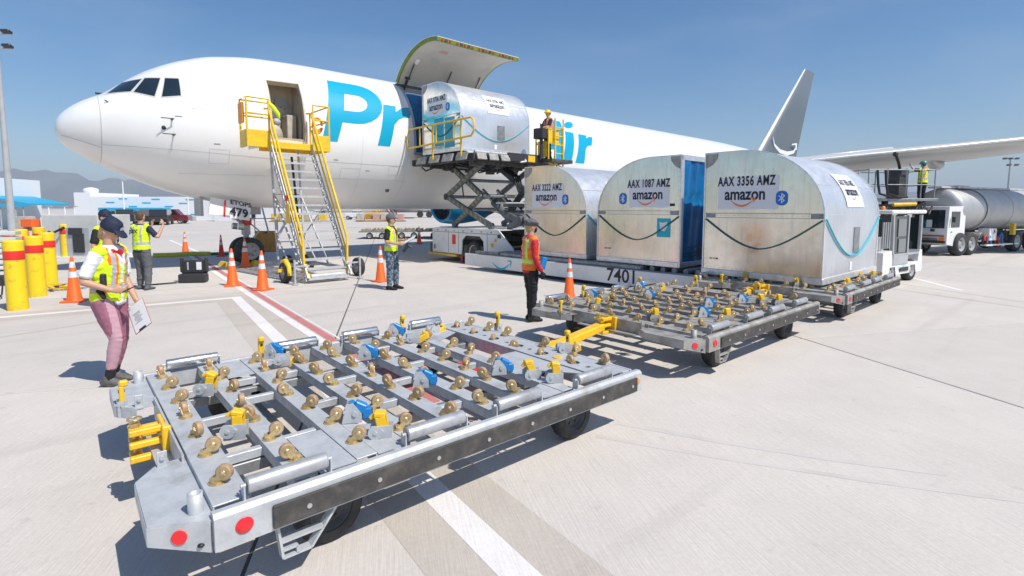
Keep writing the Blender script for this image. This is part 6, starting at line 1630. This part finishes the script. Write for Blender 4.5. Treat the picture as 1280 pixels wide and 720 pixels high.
# man with the clipboard by the cone
person('man in lime vest and camouflage trousers writing on a clipboard before the cone', G(490, 361.5), R(-12), 1.72, shirt='black cloth', trousers='camo cloth', cap=('grey cloth', 'cap'), vest_border='rail yellow', headdir=.35, arms=dict(er=(.0, -.25, 1.15), wr=(.26, -.20, 1.10), fr=(1, .2, 0), el=(.06, .23, 1.16), wl=(.27, .10, 1.17), fl=(1, -.1, 0)), legs=dict(kr=(.0, -.09, .5), ar=(.0, -.13, .08), kl=(.06, .1, .5), al=(.06, .10, .08)), vox=.016)
pc = G(490, 361.5) + Matrix.Rotation(R(-12), 3, 'Z') @ Vector((.46, -.02, 1.16)); t = thing('clipboard', 'white clipboard with blue edge in the hands of the man by the cone', 'clipboard', pc, (R(20), R(-28), R(-12))); mb = MB(); mb.box((0, 0, 0), (.34, .24, .008), None, 0, .002); mb.build('board', 'blue paint', t); MB().box((0, 0, .006), (.32, .22, .003)).build('paper', 'sticker white', t)
t = thing('scanner', 'dark handheld scanner hanging below the white clipboard', 'scanner', pc + Vector((-.06, -.05, -.17)), (R(10), R(35), 0)); mb = MB(); mb.box((0, 0, 0), (.08, .05, .24), None, 0, .01); mb.box((.04, 0, .08), (.12, .06, .05), None, 0, .01); mb.build('casing', 'black plastic', t)
# worker in the orange vest
person('worker in orange vest, red sleeves and grey flat cap standing behind the nearest dolly', G(663, 401.5), R(22), 1.68, shirt='red cloth', sleeves='long', trousers='black cloth', shoes='black cloth', vest='hi vis orange', trim='hi vis yellow', vest_border='vest stripe', cap=('grey cloth', 'flat'), hair='hair blonde', mask='black cloth', glove='black cloth', arms=dict(er=(-.02, -.235, 1.13), wr=(.10, -.24, .90), fr=(.3, .1, -1), el=(-.04, .22, 1.14), wl=(.12, .20, .94), fl=(.3, 0, -1)), legs=dict(kr=(.02, -.08, .5), ar=(.0, -.08, .08), kl=(.03, .09, .5), al=(.04, .10, .08)), vox=.013, headdir=-.15, hairlen=.03)
po = G(663, 401.5) + Matrix.Rotation(R(22), 3, 'Z') @ Vector((.14, -.20, 1.0)); t = thing('pouch', 'blue pouch hanging at the hip of the worker in the orange vest', 'pouch', po, (R(0), R(14), R(22))); MB().box((0, 0, 0), (.10, .05, .20), None, 0, .015).build('cover', 'blue paint', t)
# operator on the loader
opz = BZ - .06
person('loader operator with a yellow helmet and orange vest in the yellow cage', aw(ox + .0, oy + .05, opz), AA + R(170), 1.72, shirt='black cloth', vest='hi vis orange', trousers='black cloth', cap=('helmet yellow', 'helmet'), arms=dict(er=(.15, -.22, 1.15), wr=(.34, -.18, 1.12), el=(.15, .22, 1.15), wl=(.34, .18, 1.12), fr=(1, 0, 0), fl=(1, 0, 0)), vox=.022, hand_detail=False)
# fueller on the lift platform
fp = AT(1149, 20.9, 2.0)
person('refueller with a teal helmet and lime vest on the lift platform under the wing', fp, R(100), 1.72, shirt='navy cloth', vest='hi vis yellow', vest_border='hi vis orange', trousers='black cloth', cap=('helmet teal', 'helmet'), arms=dict(er=(.1, -.30, 1.3), wr=(.2, -.35, 1.15), el=(.15, .30, 1.45), wl=(.25, .35, 1.62), fl=(.3, .3, 1), fr=(.5, 0, -.5)), vox=.022, hand_detail=False)

# ================================================================ TOW TRACTOR
TY = R(33); tr = thing('tow_tractor', 'small white tow tractor with glass cab behind the largest container', 'tractor', (9.25, 12.75, 0), TY)
def side_poly(mb, pts, y0, y1, mi=0):
    T = Matrix.Translation((0, y1, 0)) @ Matrix(((1, 0, 0, 0), (0, 0, -1, 0), (0, 1, 0, 0), (0, 0, 0, 1))); mb.prism(pts, y1 - y0, T, mi)
mb = MB(); side_poly(mb, [(-.25, .22), (-.25, .80), (.22, .84), (.30, .55), (1.80, .50), (1.9, .8), (2.05, .8), (2.12, .30), (2.05, .22), (1.72, .22), (1.66, .42), (1.38, .42), (1.32, .22), (.52, .22), (.46, .42), (.16, .42), (.1, .22)], 0, 1.45); mb.build('body', 'white paint', tr)
mb = MB()
for x, y in ((.30, .05), (1.15, .03), (2.0, .05), (.30, 1.4), (2.0, 1.4)): mb.bar((x + .08 if x < .5 else x, y, .55), (x, y, 1.72), .07, .07, 0, (1, 0, 0), .01)
mb.box((1.15, .03, .72), (1.6, .05, .05)); mb.build('cab_frame', 'grey paint', tr); mb = MB(); mb.box((1.13, .72, 1.80), (2.05, 1.48, .10), None, 0, .03); mb.build('roof', 'white paint', tr)
mb = MB(); mb.box((.72, .03, 1.22), (.78, .02, .95), None, 0, .01); mb.box((.30, .72, 1.2), (.03, 1.25, 1.0)); mb.box((2.02, .72, 1.2), (.03, 1.25, .9)); mb.build('window', 'cab glass', tr)
M['clear pane'] = mat('clear pane', (.16, .18, .18), .12, coat=.4); mb = MB(); mb.box((.76, .01, 1.40), (.46, .02, .44), None, 0, .03); mb.box((.80, .01, .95), (.42, .02, .34), None, 0, .03); mb.build('pane', 'clear pane', tr)
mb = MB(); mb.box((1.55, .7, .75), (.5, .5, .5), None, 0, .05); mb.box((1.75, .7, 1.15), (.14, .5, .6), None, 0, .05); mb.build('seat', 'grey paint', tr)
mb = MB(); mb.box((.72, -.005, .58), (.86, .02, .22), None, 0, .01); mb.build('door_lower', 'grey paint', tr); MB().box((.95, -.012, .34), (.5, .02, .10)).build('grille', 'black plastic', tr)
mb = MB(); mb.box((.05, .7, 1.0), (.5, 1.0, .35), None, 0, .02)
for i in range(4): mb.bar((-.2 + i * .12, .05, .9), (-.2 + i * .12, .05, 1.55), .03, .03)
mb.build('equipment_rack', 'grey paint', tr); decal('curved_arrow_logo', flatmany(smile2(.36)), (.78, -.016, .44), (1, 0, 0), (0, 0, 1), 'smile blue', tr, .003)
for x in (.31, 1.52):
    for y in (.10, 1.35): wheel(tr, (x, y, .28), .28, .18)
mb = MB(); mb.box((2.08, .72, .40), (.1, 1.3, .16), None, 0, .02); mb.build('bumper', 'black plastic', tr)
MB().lathe([(.05, 0), (.05, .08), (.001, .1)], (.35, .3, 1.85), 'Z', 12).build('beacon', 'orange reflector', tr)

# ================================================================ FUEL TRUCK AND LIFT PLATFORM
FY = R(26); ft = thing('fuel_truck', 'white airport fuel truck with a long silver tank, right of the tow tractor', 'truck', (16.95, 20.25, 0), FY)
mb = MB(); side_poly(mb, [(0, .48), (0, 1.05), (.06, 1.95), (1.30, 1.98), (1.30, .42), (.5, .40)], 0, 1.28); mb.build('cab', 'white paint', ft)
mb = MB(); mb.add([(-.002, .10, 1.10), (-.002, 1.18, 1.10), (.045, 1.16, 1.82), (.045, .12, 1.82)], [(3, 2, 1, 0)]); mb.build('windscreen', 'windscreen', ft)
mb = MB(); mb.box((.56, -.006, 1.45), (.62, .02, .62), None, 0, .004); mb.build('side_window', 'cab glass', ft)
mb = MB(); mb.box((.28, -.02, .96), (.05, .02, .04), None, 0, 0); mb.box((-.03, .64, .56), (.06, 1.2, .10), None, 0, .01); mb.box((.2, -.1, 1.45), (.05, .12, .22), None, 0, .02); mb.build('trim', 'black plastic', ft)
mb = MB(); mb.box((-.02, .16, .66), (.04, .18, .14), None, 0, .01); mb.box((-.02, 1.12, .66), (.04, .18, .14), None, 0, .01); mb.build('headlight', 'orange reflector', ft)
MB().box((-.012, .64, .80), (.02, 1.1, .05)).build('red_trim', 'red metal', ft); MB().box((-.012, .64, .66), (.02, .66, .12)).build('grille', 'galvanized dark', ft)
decal('hazard_diamond', flat2d([[(0, -.14), (.14, 0), (0, .14), (-.14, 0)]]), (-.015, 1.02, .88), (0, -1, 0), (0, 0, 1), 'red metal', ft, .004)
decal('placard', flat2d([rect2(.2, .3)]), (.012, .62, 1.28), (0, -1, .0), (0, 0, 1), 'sticker white', ft, .02)
mb = MB(); mb.lathe([(.02, .9), (.55, .92), (.84, 1.0), (.88, 1.2), (.88, 4.0), (.92, 9.6), (.88, 10.2), (.4, 10.5), (.01, 10.5)], (0, .85, 1.82), 'X', 36); mb.build('tank', 'tanker steel', ft)
mb = MB(); mb.lathe([(.90, 2.9), (.905, 9.4)], (0, .85, 1.82), 'X', 36); mb.build('tank_band', 'tanker white', ft)
for x in (2.9, 5.1, 7.3, 9.4): MB().lathe([(.905, x), (.925, x + .02), (.925, x + .07), (.905, x + .09)], (0, .85, 1.82), 'X', 36).build('tank_ring', 'tanker white', ft)
mb = MB(); mb.box((4.5, .85, 2.74), (7.6, .5, .08), None, 0, .01); mb.box((2.2, .85, 2.76), (.9, .7, .12), None, 0, .02); mb.build('tank_walkway', 'galvanized steel', ft)
mb = MB(); mb.box((5.2, .85, .72), (9.4, .9, .22), None, 0, .01); mb.build('chassis', 'dark machinery', ft)
for x in (.95, 1.75, 5.6, 7.2, 8.3):
    for y in (.05, 1.65): wheel(ft, (x, y, .46), .46, .3)
mb = MB(); mb.box((3.4, .1, .80), (.6, .4, .5), None, 0, .02); mb.box((4.3, .0, .36), (2.8, .2, .06)); mb.build('pump_locker', 'white paint', ft)
mb = MB(); rnd = random.Random(9)
for i in range(7): a = Vector((2.4 + i * .32, -.05, .45 + .3 * rnd.random())); mb.tube([a, a + Vector((.1, -.05, .25)), a + Vector((.3, 0, .1)), a + Vector((.35, 0, -.2))], .035, 6, i % 3)
mb.build('hose', ['black', 'red metal', 'blue paint'], ft); mb = MB(); mb.cyl((2.6, -.02, .7), (2.6, .5, .7), .2, 14); mb.build('hose_reel', 'bolt steel', ft); MB().box((5.2, -.05, 1.0), (.2, .15, .5), None, 0, .01).build('yellow_box', 'rail yellow', ft)
# lift platform
fl = thing('refuelling_lift', 'raised refuelling lift platform with railings and black hoses under the wing', 'lift platform', AT(1083, 20.2), R(2))
mb = MB(); mb.box((1.35, .9, 2.22), (2.9, 1.8, .10), None, 0, .01); mb.build('deck', 'galvanized dark', fl)
mb = MB()
for x in (0, .75, 1.5, 2.1, 2.65):
    for y in (.05, 1.7): mb.cyl((x, y, 2.25), (x, y, 3.42), .022, 6)
for z in (.55, 1.12):
    for y in (.05, 1.7): mb.cyl((0, y, 2.25 + z), (2.65, y, 2.25 + z), .02, 6)
    mb.cyl((0, .05, 2.25 + z), (0, 1.7, 2.25 + z), .02, 6); mb.cyl((2.65, .05, 2.25 + z), (2.65, 1.7, 2.25 + z), .02, 6)
mb.build('railing', 'galvanized dark', fl)
mb = MB()
for x in (.30, .62): mb.tube([(x, 0, 3.35), (x + .02, -.05, 2.8), (x + .1, -.05, 2.45), (x + .5, -.05, 2.33), (x + 1.0, .1, 2.32)], .045, 8)
mb.tube([(1.30, .4, 3.98), (1.5, .5, 3.7), (1.68, .6, 3.35), (1.7, .6, 3.0)], .055, 8); mb.ball((1.28, .4, 4.0), .10, 8); mb.build('fuel_hose', 'black', fl)
mb = MB(); mb.box((1.6, .6, 2.85), (.38, .6, 1.15), None, 0, .02); mb.box((1.6, .28, 3.3), (.3, .05, .2), None, 0); mb.build('control_cabinet', 'dark machinery', fl)
mb = MB(); mb.cyl((1.35, .9, .6), (1.35, .9, 2.2), .12, 10); mb.bar((.2, .3, .9), (2.5, .3, 2.1), .08, .14); mb.bar((2.5, .4, .9), (.2, .4, 2.1), .08, .14); mb.box((1.4, .9, 1.85), (2.2, 1.0, .4)); 
for i in range(8): a = Vector((.3 + i * .3, .1, 1.9)); mb.tube([a, a + Vector((.1, -.05, -.25)), a + Vector((.25, 0, .05))], .04, 6)
mb.build('lift_mechanism', 'dark machinery', fl)
MB().cyl((1.0, .0, 2.02), (1.9, .0, 2.05), .07, 8).build('yellow_pipe', 'rail yellow', fl)
mb = MB(); mb.box((.9, .9, .75), (2.6, 1.8, .5), None, 0, .03); mb.build('truck_body', 'dark machinery', fl)
for x in (-.1, 1.6):
    for y in (.15, 1.65): wheel(fl, (x, y, .4), .4, .25)
MB().ball((-.15, .1, 2.0), .12, 8).build('lamp', 'orange paint', fl)
MB().box((2.9, .3, 1.02), (.1, .1, .1)).build('bracket', 'black', fl)

# ================================================================ BACKGROUND
def make_car(label, m, loc, rot, h=1.75):
    t = thing('parked_car', label, 'car', loc, rot, 'vehicles parked by the hangar')
    mb = MB(); side_poly(mb, [(-2.3, .35), (-2.3, .95), (-1.9, 1.05), (2.15, 1.05), (2.3, .8), (2.3, .35)], -.9, .9); side_poly(mb, [(-2.2, 1.0), (-1.9, h), (.9, h), (1.5, 1.02)], -.82, .82); mb.build('body', m, t)
    mb = MB(); side_poly(mb, [(-2.0, 1.08), (-1.78, h - .1), (.78, h - .1), (1.25, 1.08)], -.835, .835); mb.build('window', 'windscreen', t)
    for x in (-1.45, 1.45):
        for y in (-.8, .8): wheel(t, (x, y, .36), .36, .24)
    return t
for px, D, m, lb, r in ((160, 62, 'car black', 'black car parked behind the woman, in front of the hangar', 2.1), (187, 61, 'car black', 'black utility vehicle parked in the middle before the hangar', 2.2), (203, 60, 'car black', 'black pickup parked at the right of the row by the hangar', 2.0), (212, 64, 'car red', 'dark red car parked farthest right by the hangar', .3)):
    p = AT(px, D); make_car(lb, m, p, r)
# hangar
hp = AT(180, 78); hg = thing('hangar_building', 'white hangar building with a turquoise canopy under the aircraft nose', 'building', hp, R(6))
def hx_(px): return (px - 180) / FPX * 78
def hz_(y): return CAMH + (260 - y) * 78 / FPX
mb = MB(); mb.box(((hx_(120) + hx_(262)) / 2, 6, hz_(246) / 2), (hx_(262) - hx_(120), 12, hz_(246)), None, 0); mb.box((hx_(111), 6, hz_(241) / 2), (2.2, 12, hz_(241))); mb.build('wall', 'building white', hg)
mb = MB(); mb.lathe([(.9, 0), (1.0, .3), (.9, .6), (.3, .8), (.01, .82)], (hx_(111), 2, hz_(241)), 'Z', 16); mb.build('roof_dome', 'building white', hg)
mb = MB(); mb.box(((hx_(139) + hx_(213)) / 2, -1.0, hz_(261.5)), (hx_(213) - hx_(139), 2.0, .45)); mb.build('canopy', 'building blue', hg)
for i, px in enumerate((146, 158, 170, 178, 186, 194, 202)): MB().box((hx_(px), -.03, hz_(268)), (.75, .1, .9)).build('window', 'windscreen', hg)
mb = MB()
for px, y in ((143, 253), (158, 248.5), (185, 253.5), (196, 249), (169, 258), (211, 258), (228, 254), (236, 249.5), (220, 266), (241, 268), (247, 259)): mb.box((hx_(px), -.02, hz_(y)), (1.15, .05, .14))
mb.build('turquoise_stripe', 'building blue', hg)
for px in (146, 158, 178, 206): MB().cyl((hx_(px), -1.9, 0), (hx_(px), -1.9, hz_(263)), .08, 8).build('canopy_post', 'grey paint', hg)
mb = MB(); mb.box((hx_(235), -.5, hz_(274)), (1.8, .8, .8)); mb.build('dock_door', 'building grey', hg)
h2 = thing('terminal_building', 'blue and white building with a sloping canopy at the left edge', 'building', AT(0, 46), R(8))
mb = MB(); mb.box((-3.2, 3, 2.3), (5.2, 6, 4.6)); mb.build('wall', 'building white', h2)
mb = MB(); mb.box((-1.0, -.05, 2.9), (.7, .1, 3.0)); mb.box((-3.2, -.05, 2.6), (1.4, .1, 4.4)); mb.build('blue_panel', 'building blue', h2)
mb = MB(); mb.add([(-.5, -.3, 3.0), (2.5, -.3, 2.3), (2.5, 5, 2.3), (-.5, 5, 3.0), (-.5, -.3, 2.8), (2.5, -.3, 2.15), (2.5, 5, 2.15), (-.5, 5, 2.8)], [(0, 1, 2, 3), (7, 6, 5, 4), (0, 4, 5, 1), (1, 5, 6, 2), (2, 6, 7, 3), (3, 7, 4, 0)]); mb.box((.2, -.35, 2.1), (4.6, .2, .25)); mb.build('canopy', 'building blue', h2)
for i in range(5): MB().cyl((-.2 + i * .6, -.32, 0), (-.2 + i * .6, -.32, 2.1), .05, 6).build('canopy_post', 'grey paint', h2)
b3 = thing('cargo_building', 'low white and blue building seen between nose gear and stairs', 'building', AT(300, 75), 0)
mb = MB(); mb.box((1.2, 4, 2.0), (9.5, 8, 4.0)); mb.build('wall', 'building white', b3); mb = MB(); mb.box((.6, -.05, 1.7), (4.6, .1, 1.0)); mb.build('blue_band', 'building blue', b3)
for i in range(4): MB().box((-.6 + i * .9, -.1, .9), (.5, .1, .9)).build('door', 'windscreen', b3)
# light poles near the hangar
for px, ty, D, lb in ((157, 226, 70, 'thin white light pole rising left of centre above the hangar'), (237, 243, 74, 'thin white light pole right of the hangar canopy'), (63, 258, 60, 'short light pole behind the grey cabinet, leftmost'), (83, 258, 60, 'short light pole behind the grey cabinet, middle one'), (95, 258, 60, 'short light pole behind the grey cabinet, rightmost')):
    p = AT(px, D); h = CAMH + (260 - ty) * D / FPX; t = thing('light_pole', lb, 'pole', p, 0, 'distant light poles'); MB().cyl((0, 0, 0), (0, 0, h), .12, 8, .07).build('pole', 'building white', t); MB().box((.15, 0, h), (.5, .15, .1)).build('lamp_head', 'grey paint', t)
# dollies parked in the distance
fd = None
for i, (px, py, r) in enumerate(((468, 299, .06), (508, 298.5, .03), (548, 298, .05))):
    lb = ('far empty dolly just left of the clipboard man', 'far empty dolly behind the clipboard of the man', 'far empty dolly behind the small far cone', 'far empty dolly right of the stairs', 'far empty dolly seen through the stairs')[i]
    p = G(px, py)
    if fd is None:
        fd = thing('flat_dolly', lb, 'dolly', p, r, 'row of empty dollies parked beyond the aircraft shadow')
        mb = MB(); mb.box((0, 1.2, .45), (1.9, 2.4, .08)); mb.build('deck', 'galvanized dark', fd); mb = MB(); rr_ = random.Random(4)
        for k in range(40): mb.box((rr_.uniform(-.9, .9), rr_.uniform(.1, 2.2), .55), (.07, .07, .12), rr_.random())
        mb.build('casters', 'zinc yellow', fd)
        for x in (-.3, .45): wheel(fd, (x, .1, .2), .2, .14)
    else: copy_thing(fd, p, r, lb)
# parked aircraft beyond
pa = thing('parked_aircraft', 'distant white parked aircraft seen under the fuselage', 'aircraft', AT(500, 105), R(3))
mb = MB(); mb.lathe([(.05, -22), (1.6, -19), (2.0, -15), (2.0, 14), (1.4, 20), (.2, 25)], (0, 0, 3.0), 'X', 24); mb.build('fuselage', 'aircraft white', pa)
mb = MB(); mb.box((2.0, -5, 2.2), (5, 12, .4), R(10)); mb.build('wing', 'wing grey', pa); mb = MB()
for x in (-15, 4.2, 6.0): mb.cyl((x, -1, .3), (x, -1, 2.0), .2, 8); mb.cyl((x, -1.5, .6), (x, -.5, .6), .6, 14, None, 1)
mb.build('landing_gear', ['grey paint', 'rubber'], pa)
mb = MB(); 
for i in range(5): mb.bar((-2.6 + i * .35, -2.2, 2.2), (-1.4 + i * .35, -2.2, .5), .18, .18, i % 2)
mb.build('striped_boom', ['red metal', 'sticker white'], pa)
def tug(label, px, D, m, r=0):
    t = thing('baggage_tug', label, 'tug', AT(px, D), r, 'baggage tugs in the distance'); mb = MB(); mb.box((0, 0, .75), (2.6, 1.4, .7), None, 0, .05); mb.box((.5, 0, 1.5), (1.1, 1.3, .12), None, 0, .03); mb.build('body', m, t); mb = MB()
    for x in (0, 1.0):
        for y in (-.6, .6): mb.cyl((x, y, 1.0), (x, y, 1.5), .04, 6)
    mb.build('cab_post', 'dark machinery', t)
    for x in (-.8, .8):
        for y in (-.65, .65): wheel(t, (x, y, .33), .33, .22)
for px, D, m, lb in ((443, 86, 'white paint', 'white baggage tug parked beyond the stairs'), (468, 90, 'rail yellow', 'yellow baggage tug parked left of the clipboard man'), (268, 88, 'rail yellow', 'yellow baggage tug under the aircraft nose'), (395, 86, 'white paint', 'white baggage tug seen through the stairs')): tug(lb, px, D, m)
def crates(label, px, D, n, cols, seed):
    t = thing('cargo_pallet', label, 'pallet', AT(px, D), 0, 'loaded pallets in the distance'); r_ = random.Random(seed)
    for i in range(n): MB().box((i * 1.1, r_.uniform(-.4, .4), .65), (.95, .9, r_.uniform(.6, 1.1)), None, 0, .03).build('crate', cols[i % len(cols)], t)
    MB().box((n * .55 - .5, 0, .08), (n * 1.15, 1.2, .14)).build('pallet_base', 'wood', t)
crates('row of tan crates beyond the yellow tugs', 452, 74, 6, ['cabin beige', 'wood', 'faded red'], 1); crates('row of pale crates at the far left below the hangar', 28, 44, 5, ['cabin beige', 'cone orange', 'sticker white'], 2)
crates('row of white and beige crates near the parked aircraft', 560, 80, 5, ['sticker white', 'cabin beige'], 3); crates('row of crates seen under the stairs', 345, 72, 7, ['rail yellow', 'cabin beige', 'sticker white'], 5)
crates('low pale crates at the far right edge beyond the tanker', 1262, 60, 3, ['sticker white', 'building grey'], 6)
# ================================================================ AIR
scene.view_layers[0].update()
hz = MB(); hz.box((0, 3275, 104), (13200, 6650, 212)); hz = hz.build('haze', 'black'); hz['kind'] = 'stuff'
hm = bpy.data.materials.new('haze air'); hm.use_nodes = True; n = hm.node_tree.nodes; n.clear(); o = n.new('ShaderNodeOutputMaterial'); v = n.new('ShaderNodeVolumePrincipled'); v.inputs['Color'].default_value = (.80, .90, 1, 1); v.inputs['Density'].default_value = 0.00040; v.inputs['Anisotropy'].default_value = 0; hm.node_tree.links.new(v.outputs[0], o.inputs['Volume']); hz.data.materials.clear(); hz.data.materials.append(hm)
